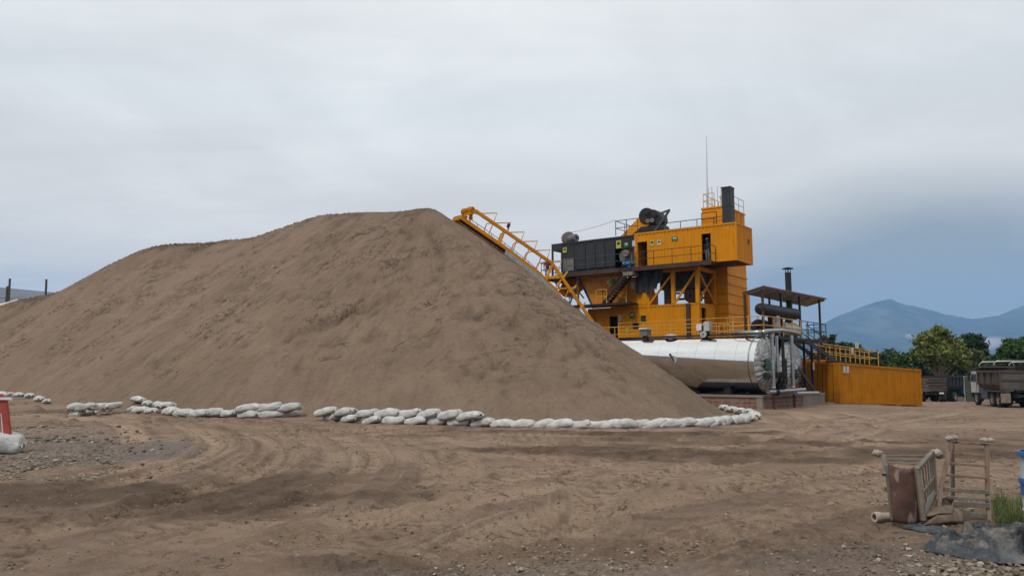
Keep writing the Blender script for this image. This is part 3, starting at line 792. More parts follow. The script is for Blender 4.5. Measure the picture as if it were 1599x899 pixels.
BAGS = [bag_mesh(s, L=.87 + .04 * (s % 3), W=.50 + .03 * (s % 2)) for s in range(11, 19)]
ORD = ['first', 'second', 'third', 'fourth', 'fifth', 'sixth', 'seventh', 'eighth', 'ninth', 'tenth', 'eleventh', 'twelfth', 'thirteenth', 'fourteenth', 'fifteenth', 'sixteenth', 'seventeenth', 'eighteenth', 'nineteenth', 'twentieth']

def bag_row(spec, place, group, rise=0., scale=1.0, lay=0., tilt=.06, flip=.12):
    """spec: (px, bottom py) ; a row of bags, each following the line to its neighbours"""
    base = [gpt(p[0], p[1]) if len(p) < 4 else None for p in spec]
    for i, p in enumerate(spec):
        a = base[max(0, i - 1)]; b_ = base[min(len(base) - 1, i + 1)]
        yaw = math.atan2(b_[1] - a[1], b_[0] - a[0]) + random.uniform(-flip, flip)
        o = bpy.data.objects.new('sandbag', random.choice(BAGS)); COL.objects.link(o)
        x, y, _ = base[i]
        z = float(max(gz(x, y), pile(x, y + lay, False)[0][0] - .16)) + rise - .03
        s = scale * (p[2] if len(p) > 2 else 1)
        o.location = (x, y + lay, z); o.rotation_euler = (random.uniform(-tilt, tilt) - .06, random.uniform(-tilt, tilt) - .09, yaw)
        o.scale = (s, s * random.uniform(.92, 1.05), s * random.uniform(.92, 1.1))
        n = len(spec)
        if i == 0: w = 'leftmost white sandbag'
        elif i == n - 1: w = 'rightmost white sandbag'
        else: w = ORD[i] + ' white sandbag from the left'
        tag(o, f'{w} in {place}', 'sandbag', group)

GB = 'white sandbags round the foot of the sand pile'
bag_row([(3, 618), (16, 618.5), (29, 619.5), (46, 621), (61, 622.5), (73, 623.5, .8)], 'the flat clump behind the red barrier', GB, scale=.95)
bag_row([(122, 634.5), (138, 635.5), (153, 635.5), (166, 636)], 'the bottom layer of the short far stack', GB, scale=.92)
bag_row([(118, 632), (131, 632), (151, 632), (168, 632), (180, 630, .85)], 'the top layer of the short far stack', GB, rise=.24, lay=.15, scale=.98, tilt=.14)
bag_row([(209, 642), (221, 644), (236, 645.5)], 'the bottom layer of the crumpled clump', GB, scale=.92, flip=.5)
bag_row([(211, 641), (226, 642.5), (243, 644.5), (256, 645)], 'the top layer of the crumpled clump', GB, rise=.25, lay=.25, scale=1., tilt=.25, flip=.7)
bag_row([(268, 648, 1.1), (288, 650), (308, 650.5), (333, 650), (357, 650), (391, 652), (424, 652), (449, 651)], 'the ground course beside the bare gap', GB, scale=1.12, tilt=.09)
bag_row([(388, 652), (419, 652), (450, 652)], 'the upper three beside the bare gap', GB, rise=.27, lay=.10, scale=1.15, tilt=.06)
bag_row([(519, 656.5), (548, 658.5), (583, 661), (616, 662), (651, 662.5), (685, 663), (720, 664.5), (755, 666), (787, 667), (818, 668), (848, 668.2)], 'the lower course of the long double row', GB)
bag_row([(508, 657), (539, 658), (574, 660), (606, 661.5), (638, 662), (670, 663), (703, 664.5), (735, 666)], 'the upper course of the long double row', GB, rise=.235, lay=.10, scale=1.06)
bag_row([(876, 668.5), (904, 668.8), (930, 668.8), (954, 668.6), (975, 668.3), (997, 668), (1020, 667.8), (1043, 667.3), (1068, 666.6), (1096, 665.8), (1114, 664.8), (1130, 663.8), (1148, 661.8), (1160, 660)], 'the single row curving round the pile', GB)
bag_row([(1129, 641.5), (1142, 643.5), (1155, 646), (1168, 649), (1177, 653), (1171, 657)], 'the short tail bending behind the pile', GB)

# ------------------------------------------------------------------ small builders
def railing(root, pts, h=1.05, gap=1.3, mat='yellow_rail', r=.028, kick=False, ends=True):
    """posts and two rails along a polyline of foot points, each post a part"""
    pts = [Vector(p) for p in pts]
    for a, b_ in zip(pts[:-1], pts[1:]):
        n = max(1, round((b_ - a).length / gap))
        for i in range(n + (1 if b_ is pts[-1] else 0)):
            p = a + (b_ - a) * i / n
            MB().tube(p, p + Vector((0, 0, h)), r, 6).build('post', M[mat], root)
        for z, nm in ((h, 'top_rail'), (h * .52, 'middle_rail')):
            MB().tube(a + Vector((0, 0, z)), b_ + Vector((0, 0, z)), r, 6).build(nm, M[mat], root)
        if kick: MB().bar(a + Vector((0, 0, .08)), b_ + Vector((0, 0, .08)), .02, .14).build('kick_plate', M[mat], root)

def stairs(root, p0, p1, width, n, mat='blacksteel', rail='yellow_rail', rails=(0, 1)):
    """flight from p0 (foot) to p1 (head)"""
    p0 = Vector(p0); p1 = Vector(p1); d = p1 - p0; hz = Vector((d.x, d.y, 0)).normalized(); s = Vector((-hz.y, hz.x, 0)) * width / 2
    for k in (-1, 1):
        MB().bar(p0 + s * k, p1 + s * k, .06, .24).build('stringer', M[mat], root)
    for i in range(n):
        c = p0 + d * ((i + .5) / n); MB().bar(c - s, c + s, .26, .04).build('tread', M[mat], root)
    for k in rails:
        k = (-1, 1)[k]; up = Vector((0, 0, .95))
        MB().path([p0 + s * k, p0 + s * k + up, p1 + s * k + up, p1 + s * k], .028, 6).build('handrail', M[rail], root)
        MB().tube(p0 + s * k + up * .5, p1 + s * k + up * .5, .02, 6).build('middle_rail', M[rail], root)

def cframe(root, x0, x1, y0, y1, z0, z1, mat, b=.12, roof=True, floor=True):
    """corner posts and rails of a container as one frame part, plus roof and floor sheets"""
    f = MB()
    for x in (x0 + b / 2, x1 - b / 2):
        for y in (y0 + b / 2, y1 - b / 2): f.box(x - b / 2, x + b / 2, y - b / 2, y + b / 2, z0, z1)
    for z in (z0 + b / 2, z1 - b / 2):
        for y in (y0 + b / 2, y1 - b / 2): f.box(x0 + b + .002, x1 - b - .002, y - b / 2 + .004, y + b / 2 - .004, z - b / 2 + .004, z + b / 2 - .004)
        for x in (x0 + b / 2, x1 - b / 2): f.box(x - b / 2 + .004, x + b / 2 - .004, y0 + b + .002, y1 - b - .002, z - b / 2 + .004, z + b / 2 - .004)
    f.build('frame', mat, root)
    if roof: MB().box(x0 + .05, x1 - .05, y0 + .05, y1 - .05, z1 - .05, z1 - .015).build('roof', mat, root)
    if floor: MB().box(x0 + .05, x1 - .05, y0 + .05, y1 - .05, z0 + .015, z0 + .06).build('floor_plate', M['browniron'], root)

def cwalls(root, x0, x1, y0, y1, z0, z1, mat, front=(), end=(), back=True, left=True, right=True, b=.12, name='wall', inner=True, period=.30):
    a = z0 + b * .9; c = z1 - b * .9
    MB().corrwall(x0 + b * .9, x1 - b * .9, a, c, y0 + .03, 'x', -1, front, period=period).build('side_wall', mat, root)
    if right: MB().corrwall(y0 + b * .9, y1 - b * .9, a, c, x1 - .03, 'y', 1, end, period=period).build('end_wall', mat, root)
    if left: MB().corrwall(y0 + b * .9, y1 - b * .9, a, c, x0 + .03, 'y', -1, (), period=period).build('end_wall', mat, root)
    if back: MB().corrwall(x0 + b * .9, x1 - b * .9, a, c, y1 - .03, 'x', 1, (), period=period).build('side_wall', mat, root)

def doorway(root, x0, x1, y, z0, z1, mat, th=.07, deep=.9, axis='x', x_end=None):
    """an opening with its jambs and lintel; the dark room behind is the container itself"""
    f = MB()
    if axis == 'x':
        f.box(x0, x0 + th, y - .03, y + .12, z0, z1); f.box(x1 - th, x1, y - .03, y + .12, z0, z1); f.box(x0 + th + .002, x1 - th - .002, y - .026, y + .116, z1 - th, z1)
    else:
        f.box(y - .12, y + .03, x0, x0 + th, z0, z1); f.box(y - .12, y + .03, x1 - th, x1, z0, z1); f.box(y - .116, y + .026, x0 + th + .002, x1 - th - .002, z1 - th, z1)
    return f.build('door_frame', mat, root)

def placard(root, x, y, z, w, h, mat, mark=None):
    o = MB().box(x - w / 2, x + w / 2, y - .02, y - .004, z - h / 2, z + h / 2).build('sign_plate', M[mat], root)
    if mark:
        MB().box(x - w * .28, x + w * .28, y - .027, y - .021, z - h * .05, z + h * .3).build('symbol', M[mark], o)
    return o

def skin_body(name, mat, verts, edges, radii, parent=None, base=(0, 0, 0), sub=2):
    me = bpy.data.meshes.new(name); me.from_pydata(verts, edges, []); o = bpy.data.objects.new(name, me); COL.objects.link(o)
    md = o.modifiers.new('skin', 'SKIN'); md.use_smooth_shade = True
    if not me.skin_vertices: me.skin_vertices.new()
    sv = me.skin_vertices[0].data
    for i, r in enumerate(radii): sv[i].radius = (r, r) if not isinstance(r, tuple) else r; sv[i].use_root = (i == 0)
    s = o.modifiers.new('sub', 'SUBSURF'); s.levels = sub; s.render_levels = sub
    dg = bpy.context.evaluated_depsgraph_get(); ev = o.evaluated_get(dg); nm = bpy.data.meshes.new_from_object(ev)
    o.modifiers.clear(); o.data = nm; nm.materials.clear(); nm.materials.append(mat)
    nm.polygons.foreach_set('use_smooth', [True] * len(nm.polygons))
    if parent: o.parent = parent
    return o
# ------------------------------------------------------------------ the asphalt plant (frame turned 36 deg, origin below the near top corner)
_c = at(1149.5, 346, 54)
PF = Frame(_c[0], _c[1], 0, -36)
X = lambda px, py, t=0.: PF.front(px, py, t)[0]
Zp = lambda px, py, t=0.: PF.front(px, py, t)[2]
D = 3.2                                     # module depth
ZT = Zp(1149.5, 346); ZB = Zp(1149.5, 406)   # upper modules: roof and floor levels
xs_ = X(991, 400); xl = X(861, 400)
ZM = 6.95                                   # top of the lower row
xc = X(1092, 500); xm = X(1012, 500); xw = X(918, 500)
ZL = 4.15

# upper yellow module
cab = thing('control_module', 'yellow corrugated module overhanging at the top right, two dark doorways in its side', 'container', (xs_, 0, ZB), PF)
d1 = (X(994, 400), X(1012, 400), ZB + .12, Zp(1003, 376)); d2 = (X(1094.5, 400), X(1112, 400), ZB + .12, Zp(1103, 363))
cframe(cab, xs_ + .003, 0, 0, D, ZB, ZT, M['yellow'])
cwalls(cab, xs_, 0, 0, D, ZB, ZT, M['yellow'], front=(d1, d2))
for d in (d1, d2): doorway(cab, d[0], d[1], .03, ZB + .1, d[3], M['yellow'])
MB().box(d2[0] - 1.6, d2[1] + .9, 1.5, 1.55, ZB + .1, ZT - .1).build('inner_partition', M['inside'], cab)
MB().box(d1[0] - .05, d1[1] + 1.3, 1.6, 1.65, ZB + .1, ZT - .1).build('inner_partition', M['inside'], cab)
placard(cab, X(1018, 380), .03, Zp(1018, 379.5), .34, .42, 'yellow_sign', 'ink'); placard(cab, X(1029, 379), .03, Zp(1029, 378.5), .32, .36, 'white_sign', 'ink')
placard(cab, X(1053.5, 372), .03, Zp(1053.5, 372.6), .48, .28, 'green_sign', 'white_sign')
MB().box(.0, .03, 2.3, 2.5, Zp(1171, 372), Zp(1171, 372) + .35).build('wall_lamp', M['browniron'], cab)

# black module, roof carried on past its left end
xb = X(876, 420)
blk = thing('burner_module', 'dark navy corrugated module at the top left with an open bay full of machinery', 'container', (xb, 0, ZB), PF)
bay = (X(961, 400), X(987, 400), ZB + .12, Zp(975, 388))
cframe(blk, xb, xs_, 0, D, ZB, ZT - .08, M['black'])
cwalls(blk, xb, xs_, 0, D, ZB, ZT - .08, M['black'], front=(bay,), right=False)
f = MB(); f.box(xl, xb - .003, .02, D - .02, ZT - .62, ZT - .084); f.build('roof_overhang', M['black'], blk)
for y in (.08, D - .1): MB().box(xl, xl + .13, y - .06, y + .06, ZB, ZT - .622).build('corner_post', M['black'], blk)
for i in range(4):                                                    # four flat shutters
    a = X(899 + i * 15.5, 410); b_ = X(899 + (i + 1) * 15.5, 410)
    MB().box(a + .03, b_ - .03, -.035, .0, ZB + .35, ZT - .45).build('shutter', M['black'], blk)
MB().box(X(880, 415), X(896, 415), -.03, .0, ZB + .3, ZB + 1.3).build('louvre_panel', M['grey'], blk)
placard(blk, X(882, 390), 0., Zp(882, 390.5), .36, .42, 'yellow_sign', 'ink'); placard(blk, X(966, 381), 0., Zp(966, 381.5), .42, .6, 'yellow_sign', 'ink')
placard(blk, X(978, 382), 0., Zp(978, 382), .36, .36, 'green_sign', 'white_sign'); placard(blk, X(990, 380), -.01, Zp(990, 380), .26, .44, 'white_sign')
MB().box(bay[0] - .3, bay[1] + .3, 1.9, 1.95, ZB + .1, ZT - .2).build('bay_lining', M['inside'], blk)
# burner: flanged drum, motor and blue pump in the bay
bx = X(976, 400); bz = ZB + 1.0
bur = thing('burner', 'dusty round burner with a flange and blue pump in the open bay', 'burner', (bx, .7, ZB + .06), PF)
MB().lathe([(0, .1), (0, .62), (.12, .62), (.12, .5), (.9, .5), (.9, .2)], (bx, .25, bz + .1), (0, 1, 0), 20).build('drum', M['grey'], bur, 'auto')
MB().lathe([(0, .05), (0, .26), (.35, .26), (.35, .05)], (bx + .1, -.12, bz + .25), (0, 1, 0), 16).build('flange', M['dusty_red'], bur, 'auto')
MB().tube((bx - .2, .1, bz - .55), (bx + .75, .1, bz - .55), .2, 12).box(bx + .2, bx + .5, -.05, .3, ZB + .06, bz - .7).build('pump', M['blue_plastic'], bur, 'auto')
MB().path([(bx + .7, .1, bz - .4), (bx + .75, .1, bz + .3), (bx + .2, .1, bz + .65)], .06).build('hose', M['blacksteel'], bur, True)

# walkway along both upper modules
wk = thing('walkway', 'dark walkway with thin rails along the front of the two top modules', 'walkway', (xl, -.9, ZB - .2), PF)
w0 = X(885, 430, -.9); w1 = X(1112, 412, -.9)
MB().box(w0, w1, -1.0, -.004, ZB - .16, ZB - .02).build('deck', M['blacksteel'], wk)
MB().box(w0, w1, -1.05, -1.003, ZB - .3, ZB + .02).build('edge_beam', M['browniron'], wk)
railing(wk, [(w0, -.98, ZB - .02), (X(991, 420, -.98), -.98, ZB - .02)], 1.1, 2.0, 'bluesteel', .024)
railing(wk, [(X(993, 420, -.98), -.98, ZB - .02), (w1 - .05, -.98, ZB - .02), (w1 - .05, -.1, ZB - .02)], 1.1, 1.55, 'browniron', .024)
# left end porch
pk = thing('porch_platform', 'small yellow edged platform with thin rails under the roof overhang at the left end', 'platform', (xl - .6, -1, ZB - .25), PF)
px0 = X(850, 425, -.6); zp = ZB - .18
MB().box(px0, w0 - .005, -1.1, D, zp - .07, zp).build('deck', M['browniron'], pk)
MB().box(px0 - .06, px0 - .003, -1.1, D, zp - .2, zp + .03).box(px0 - .06, w0 - .01, -1.16, -1.103, zp - .2, zp + .03).build('edge_beam', M['yellow'], pk)
railing(pk, [(w0 - .1, -1.08, zp), (px0 + .03, -1.08, zp), (px0 + .03, D - .1, zp)], 1.1, .95, 'bluesteel', .024)
MB().bar((px0 + .4, .1, zp - .1), (xb + .3, .1, ZB - 1.6), .1).bar((px0 + .4, D - .2, zp - .1), (xb + .3, D - .2, ZB - 1.6), .1).build('brace', M['yellow'], pk)

# fan on the black roof
fx = X(889, 370, 1.2); fz = ZT - .08
fan = thing('blower_fan', 'dusty grey blower with round snail housing and motor on the navy roof', 'fan', (fx, 1.2, fz), PF)
MB().lathe([(0, .1), (0, .52), (.4, .52), (.4, .1)], (fx - .2, 1.2, fz + .54), (.8, -.6, 0), 24).build('snail_housing', M['grey'], fan, 'auto')
MB().lathe([(0, .1), (0, .30), (.25, .34), (.8, .34), (.9, .28), (.9, .1)], (fx + .15, .95, fz + .42), (.95, -.3, 0), 18).build('motor', M['grey'], fan, 'auto')
MB().box(fx - .4, fx + 1.2, .5, 1.7, fz + .002, fz + .1).build('base_frame', M['grey'], fan)
cb = thing('cable', 'thin dark cable strung from the blower to the roof railing', 'cable', (fx, 1.2, fz + 1.3), PF)
q0 = Vector((fx, 1.2, fz + 1.02)); q1 = Vector((X(961, 350, .2), .2, ZT + 1.25))
MB().path([q0 + (q1 - q0) * (i / 10) - Vector((0, 0, .12 * math.sin(math.pi * i / 10))) for i in range(11)], .014, 5).build('wire', M['blacksteel'], cb)

# roof railings
rr = thing('roof_railing', 'blue grey pipe railing round the roof of the top modules', 'railing', (X(961, 366, .1), .1, ZT), PF)
railing(rr, [(X(996, 366, .1), .1, ZT), (X(961.5, 366, .1), .1, ZT), (X(961.5, 366, .1), D - .1, ZT), (-1.5, D - .1, ZT)], 1.15, 1.25, 'bluesteel', .03)
rr2 = thing('roof_railing', 'short brown pipe railing on the roof beside the square black chimney', 'railing', (X(1096, 350, .6), .6, ZT), PF)
railing(rr2, [(X(1096, 350, 1.9), 1.9, ZT), (X(1096, 350, .5), .5, ZT), (X(1119, 350, .5), .5, ZT)], 1.0, .9, 'browniron', .03)

# drag conveyor head rising behind the roof
ev = thing('elevator_head', 'black rounded conveyor head with a yellow chute rising over the roof', 'elevator head', (X(1015, 360, 2.2), 2.2, ZT), PF)
hx = X(1014, 340, 2.2); hz = Zp(1014, 341, 2.2)
sx0 = X(966, 364, 2.2)
MB().slab([(sx0, 2.7, ZT - .1), (hx - .2, 2.7, hz + .45), (hx + .3, 2.7, hz - .55), (sx0 + 1.3, 2.7, ZT - .1)], (0, -1, 0), 1.0).build('chute', M['yellow'], ev)
prof = []
hb = MB()
for (ox, oz, rr_, w_) in ((0, .12, .62, 1.25), (.55, -.05, .58, 1.2), (.95, -.3, .42, 1.1)):
    hb.lathe([(0, .1), (0, rr_ * .9), (.06, rr_), (w_ - .06, rr_), (w_, rr_ * .9), (w_, .1)], (hx + ox, 1.55, hz + oz), (0, 1, 0), 22)
hb.build('head_drum', M['blacksteel'], ev, 'auto')
MB().slab([(hx - 1.5, 2.6, ZT - .02), (hx - .4, 2.6, ZT + .75), (hx + 1.4, 2.6, ZT + .75), (hx + 1.8, 2.6, ZT - .02)], (0, -1, 0), 1.1).build('hopper', M['blacksteel'], ev)
MB().bar((hx + .6, 1.5, ZT + .1), (hx + 2.0, 1.5, hz + .25), .1, .16).bar((hx + 1.2, 1.5, hz + .1), (hx + 2.05, 1.5, hz + .3), .1, .14).bar((hx + 1.55, 1.5, ZT + .05), (hx + 1.85, 1.5, hz + .25), .08).build('bracket', M['bluesteel'], ev)
for ox in (.25, .62): MB().lathe([(0, .03), (0, .17), (.2, .17), (.2, .03)], (hx + ox, 1.34, hz - .35), (0, 1, 0), 12).build('bearing', M['grey'], ev, 'auto')

# tower behind, chimney before it
tt = 2.75 if False else D + .1
tx1 = X(1136, 430, tt); tx0 = X(1096, 335, tt); tw = PF.end(1165.5, 430, tx1)[1]; tz = Zp(1100, 326, tt) + .05
tow = thing('filter_tower', 'tall yellow filter tower with ribbed plate sides behind the top module', 'tower', (tx0, tt, 0), PF)
MB().box(tx0, tx1, tt, tw, .0, tz).build('casing', M['yellow'], tow)
for i in range(11):
    z = 4.2 + i * .72
    if z > ZB + .1: break
    MB().box(tx0 - .03, tx1 + .07, tt - .07, tw + .05, z, z + .09).build('stiffening_rib', M['yellow'], tow)
MB().box(tx0 - .04, tx1 + .06, tt - .06, tw + .05, tz - .1, tz + .02).build('roof_rim', M['yellow'], tow)
for k in range(1, 5):
    yy = tt + (tw - tt) * k / 5; MB().box(tx1, tx1 + .05, yy - .04, yy + .04, ZT + .5, tz - .1).build('stiffening_rib', M['yellow'], tow)
MB().box(tx1 + .002, tx1 + .25, tw - .6, tw - .1, 4, 8.3).build('side_duct', M['yellow'], tow)
# guard rails, ladder hoops and vents on the tower top
tr = thing('tower_railing', 'thin pale guard rail and ladder hoops on the yellow tower top', 'railing', (tx0, tt, tz), PF)
railing(tr, [(tx1 - .9, tt + .1, tz), (tx0 + .1, tt + .1, tz), (tx0 + .1, tw - .1, tz)], 1.1, .85, 'yellow_rail', .025)
railing(tr, [(tx1 - .1, tt + .9, tz), (tx1 - .1, tw + .15, tz)], 1.1, 1.2, 'lightgrey', .025)
for dx in (.55, 1.25):
    MB().path([(tx0 + dx, tt + .05, tz), (tx0 + dx, tt + .05, tz + 1.5), (tx0 + dx + .28, tt + .05, tz + 1.5), (tx0 + dx + .28, tt + .05, tz)], .025, 6).build('ladder_hoop', M['lightgrey'], tr)
vt = thing('roof_vent', 'small white drum shaped vent on the tower top beside the black chimney', 'vent', (tx1 - .35, tt + .7, tz), PF)
MB().lathe([(0, .32), (.7, .32), (.72, .38), (.9, .38), (1.0, .1)], (tx1 - .3, tt + .7, tz), (0, 0, 1), 16).build('drum', M['lightgrey'], vt, 'auto')
an = thing('antenna', 'tall thin whip antenna rising from the yellow tower top', 'antenna', (tx0 + .3, tt + .25, tz), PF)
azt = PF.front(1103.3, 212, tt + .25)
MB().tube((tx0 + .35, tt + .25, tz), (azt[0], tt + .25, azt[2]), .045, 6, .018).build('whip', M['lightgrey'], an)
MB().tube((tx0 + .35, tt + .25, tz), (tx0 + .35, tt + .25, tz + .8), .07, 8).build('mount', M['lightgrey'], an)
cx0 = X(1127.3, 320, .12); cx1 = X(1141, 320, .12); cz = Zp(1127, 293, .12)
cw = PF.end(1147, 320, cx1)[1]
ch = thing('square_chimney', 'square black chimney standing on the roof edge above the yellow module', 'chimney', (cx0, .12, ZT), PF)
MB().box(cx0, cx1, .12, cw, ZT + .002, cz).build('shaft', M['black'], ch)
MB().box(cx0 - .03, cx1 + .03, .09, cw + .03, cz - .06, cz + .03).build('cap_rim', M['black'], ch)
MB().box(cx0 - .02, cx1 + .02, .1, cw + .02, ZT + 1.2, ZT + 1.24).build('seam_band', M['black'], ch)

# open steel truss between the rows
tr_ = thing('steel_truss', 'open yellow steel truss with diagonal braces below the top module', 'frame', (X(1034, 470), 0, ZM), PF)
p1 = X(1050.6, 450); p0 = X(1034, 450) - .1
for x, y in ((p1, .1), (xc - .1, .1), (xc - .1, D - .1), (p1, D - .1)):
    MB().box(x - .13, x + .13, y - .13, y + .13, ZM + .002, ZB - .17).build('post', M['yellow'], tr_)
MB().box(p0 - 1.2, xc, -.02, .2, ZB - .45, ZB - .172).build('top_beam', M['yellow'], tr_)
MB().box(xc - .2, xc, .202, D, ZB - .45, ZB - .172).build('top_beam', M['yellow'], tr_)
for a, b_ in (((X(1012, 475), .08, ZM), (p1, .08, ZB - .5)), ((p1 + .05, .08, ZM), (xc - .15, .08, ZB - .5))):
    MB().bar(a, b_, .13, .13).build('brace', M['yellow'], tr_)
for a, b_ in (((xc - .08, .1, ZM), (xc - .08, D - .1, ZB - .5)), ((xc - .02, D - .1, ZM), (xc - .02, .1, ZB - .5))):
    MB().bar(a, b_, .11, .11).build('brace', M['yellow'], tr_)
# dark vessels inside the truss
mx = thing('mixer_drum', 'dark mixer hopper and round drum hanging inside the yellow truss', 'mixer', (p1, 1.6, ZM), PF)
MB().box(X(1032, 430, 1.2), xc - .35, 1.0, D - .3, ZB - 1.6, ZB - .3).build('hopper', M['black'], mx)
MB().slab([(p1 + .2, 1.1, ZB - 1.6), (xc - .6, 1.1, ZB - 1.6), (xc - 1.3, 1.4, ZB - 2.05), (p1 + .6, 1.4, ZB - 2.05)], (0, 1, 0), 1.5).build('hopper_chute', M['black'], mx)
MB().lathe([(0, .1), (0, .5), (1.2, .5), (1.2, .1)], (X(1078, 465, 1), 1.0, ZM + .62), (0, 1, 0), 18).build('drum', M['inside'], mx, 'auto')
MB().box(X(1037, 465, .8), X(1046, 465, .8), .8, 1.6, ZM + .01, ZM + 1.3).build('gearbox', M['inside'], mx)
MB().bar((p1 - .8, 1.5, ZM + .9), (xc - .3, 1.5, ZM + .95), .12).bar((p1 - .8, 1.9, ZM + .5), (xc - .3, 1.9, ZM + .5), .14).build('shaft', M['blacksteel'], mx)
# black sheet curtain
bs = thing('dust_curtain', 'torn black rubber curtain hanging left of the yellow truss', 'curtain', (X(993, 440), -.1, ZB - .3), PF)
P = []
c0 = X(993, 440, -.1); c1 = X(1035, 440, -.1)
for i in range(15):
    r_ = []
    for j in range(21):
        u = j / 20; zz0 = Zp(993 + 42 * u, [457, 456, 458, 452, 440][min(4, int(u * 5))] + 3 * math.sin(u * 17), -.1)
        r_.append((c0 + (c1 - c0) * u, -.12 + .07 * math.sin(u * 14 + i * .25) + .04 * math.sin(u * 33), (ZB - .18) + (zz0 - ZB + .18) * i / 14))
    P.append(r_)
MB().grid(P).build('sheet', M['black'], bs, True)

# middle row: tapered yellow hopper module on the left with its dark end
mx0 = X(901, 450); mx1 = X(978, 450); mzt = ZB - .22; mzb = ZM + .02
hm = thing('hopper_module', 'yellow corrugated module with a slanting left edge behind the dark stair', 'hopper', (mx0, 0, mzb), PF)
sl = X(925, 471)
f = MB(); n = 26
for i in range(n):                                                   # corrugated trapezoid
    u0 = mx0 + .12 + (mx1 - mx0 - .12) * i / n; u1 = mx0 + .12 + (mx1 - mx0 - .12) * (i + 1) / n
    for (a, b_, dpt) in ((u0, (u0 + u1) / 2, .1), ((u0 + u1) / 2, u1, .145)):
        lo = lambda u: mzb if u > sl else mzb + (sl - u) / (sl - mx0) * (mzt - mzb)
        if lo(b_) < mzt - .05: f.slab([(a, dpt, lo(a)), (b_, dpt, lo(b_)), (b_, dpt, mzt), (a, dpt, mzt)], (0, 1, 0), .04)
f.build('side_wall', M['yellow'], hm)
MB().bar((mx0 + .1, .06, mzt), (sl + .05, .06, mzb), .1, .14).build('edge_beam', M['bluesteel'], hm)
MB().box(mx0 - .02, mx0 + .12, 0, .14, mzb - .1, mzt).build('corner_post', M['yellow'], hm)
MB().box(mx0 - .02, mx1, .02, .14, mzt - .2, mzt + .012).build('top_beam', M['yellow'], hm)
MB().slab([(mx0 + .15, D, mzt), (mx1, D, mzt), (mx1, D, mzb), (sl, D, mzb)], (0, -1, 0), .05).build('rear_wall', M['yellow'], hm)
placard(hm, X(949.5, 441), .09, Zp(949.5, 441), .3, .4, 'white_sign'); placard(hm, X(957.5, 440), .09, Zp(957.5, 440), .28, .42, 'green_sign')
dk = thing('storage_module', 'narrow shaded yellow module between the stair and the black curtain', 'container', (mx1, .0, mzb), PF)
dx1 = X(993, 460)
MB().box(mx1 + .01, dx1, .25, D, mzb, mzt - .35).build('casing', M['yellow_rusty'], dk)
MB().box(mx1 + .3, mx1 + .55, .19, .248, mzb + 1.3, mzb + 1.8).build('switch_box', M['lightgrey'], dk)
yb = thing('cable_cabinet', 'plain yellow cabinet under the black curtain beside the truss', 'cabinet', (dx1, .0, ZM), PF)
MB().box(dx1 + .02, X(1013, 465), .1, 1.6, ZM + .004, Zp(1000, 456)).build('casing', M['yellow'], yb)
MB().box(dx1 + .12, X(1012, 465) - .1, .07, .098, ZM + .1, Zp(1000, 458)).build('door', M['yellow'], yb)
# left hopper spout and lower brackets behind the conveyor
sp = thing('discharge_spout', 'brown yellow sloping discharge spout under the navy module at its left end', 'spout', (X(888, 440), .8, 6.5), PF)
MB().slab([(X(872, 452, .8), .8, Zp(872, 455, .8)), (X(880, 462, .8), .8, Zp(880, 463, .8)), (X(902, 446, .8), .8, Zp(902, 447, .8)), (X(902, 430, .8), .8, Zp(902, 430, .8)), (X(885, 428, .8), .8, Zp(885, 428, .8))], (0, 1, 0), 1.3).build('casing', M['yellow_rusty'], sp)

# mid level walkway, railing and the stair
mw = thing('middle_landing', 'dark landing with yellow rails at the foot of the stair', 'walkway', (X(884, 475), -1, ZM), PF)
l0 = X(884, 476, -1.2); l1 = X(985, 476, -1.2); lz = Zp(940, 474, -1.2)
MB().box(l0, l1, -1.3, -.02, lz - .16, lz).build('deck', M['blacksteel'], mw)
railing(mw, [(X(889, 474, -1.25), -1.25, lz), (X(903, 474, -1.25), -1.25, lz)], 1.05, .8, 'bluesteel', .03)
MB().bar((X(889, 474, -1.25), -1.25, lz), (X(903, 474, -1.25), -1.25, lz + 1.9), .09).build('brace', M['bluesteel'], mw)
railing(mw, [(X(931, 474, -1.25), -1.25, lz), (X(947, 474, -1.25), -1.25, lz)], 1.05, .7, 'yellow_rail', .03)
railing(mw, [(X(965, 474, -.3), -.3, lz), (X(978, 474, -.3), -.3, lz)], .9, .6, 'yellow_rail', .04)
st = thing('steel_stair', 'steep dark steel stair with yellow handrails up to the top walkway', 'stair', (X(946, 474, -.9), -.9, lz), PF)
stairs(st, (X(946, 473, -.7), -.7, lz), (X(989, 424, -.7), -.7, ZB - .1), .85, 13, 'blacksteel', 'browniron')
MB().box(X(978, 430, -.7), X(993, 430, -.7), -1.25, -.25, ZB - .62, ZB - .34).build('landing_box', M['dusty_steel'], st)

# lower row
lw = thing('lower_module', 'yellow corrugated module at the lower left with a doorway, window and green sign', 'container', (xw, 0, ZL), PF)
dd = (X(950, 505), X(966, 505), ZL + .12, Zp(958, 492)); ww = (X(999, 497), X(1010, 497), Zp(1004, 503.5), Zp(1004, 491)); pp = (X(988, 507), X(997, 507), Zp(992, 513), Zp(992, 502))
cframe(lw, xw, xm - .004, 0, D, ZL, ZM - .02, M['yellow'])
cwalls(lw, xw, xm - .004, 0, D, ZL, ZM - .02, M['yellow'], front=(dd, pp, ww), right=False)
doorway(lw, dd[0], dd[1], .03, ZL + .1, dd[3], M['yellow'])
fr_ = doorway(lw, ww[0], ww[1], .03, ww[2], ww[3], M['yellow'])
MB().box(ww[0] + .05, ww[1] - .05, .1, .14, ww[2], ww[3]).build('window_pane', M['glass'], lw)
MB().box(pp[0], pp[1], .0, .3, pp[2], pp[3]).build('switch_panel', M['blacksteel'], lw)
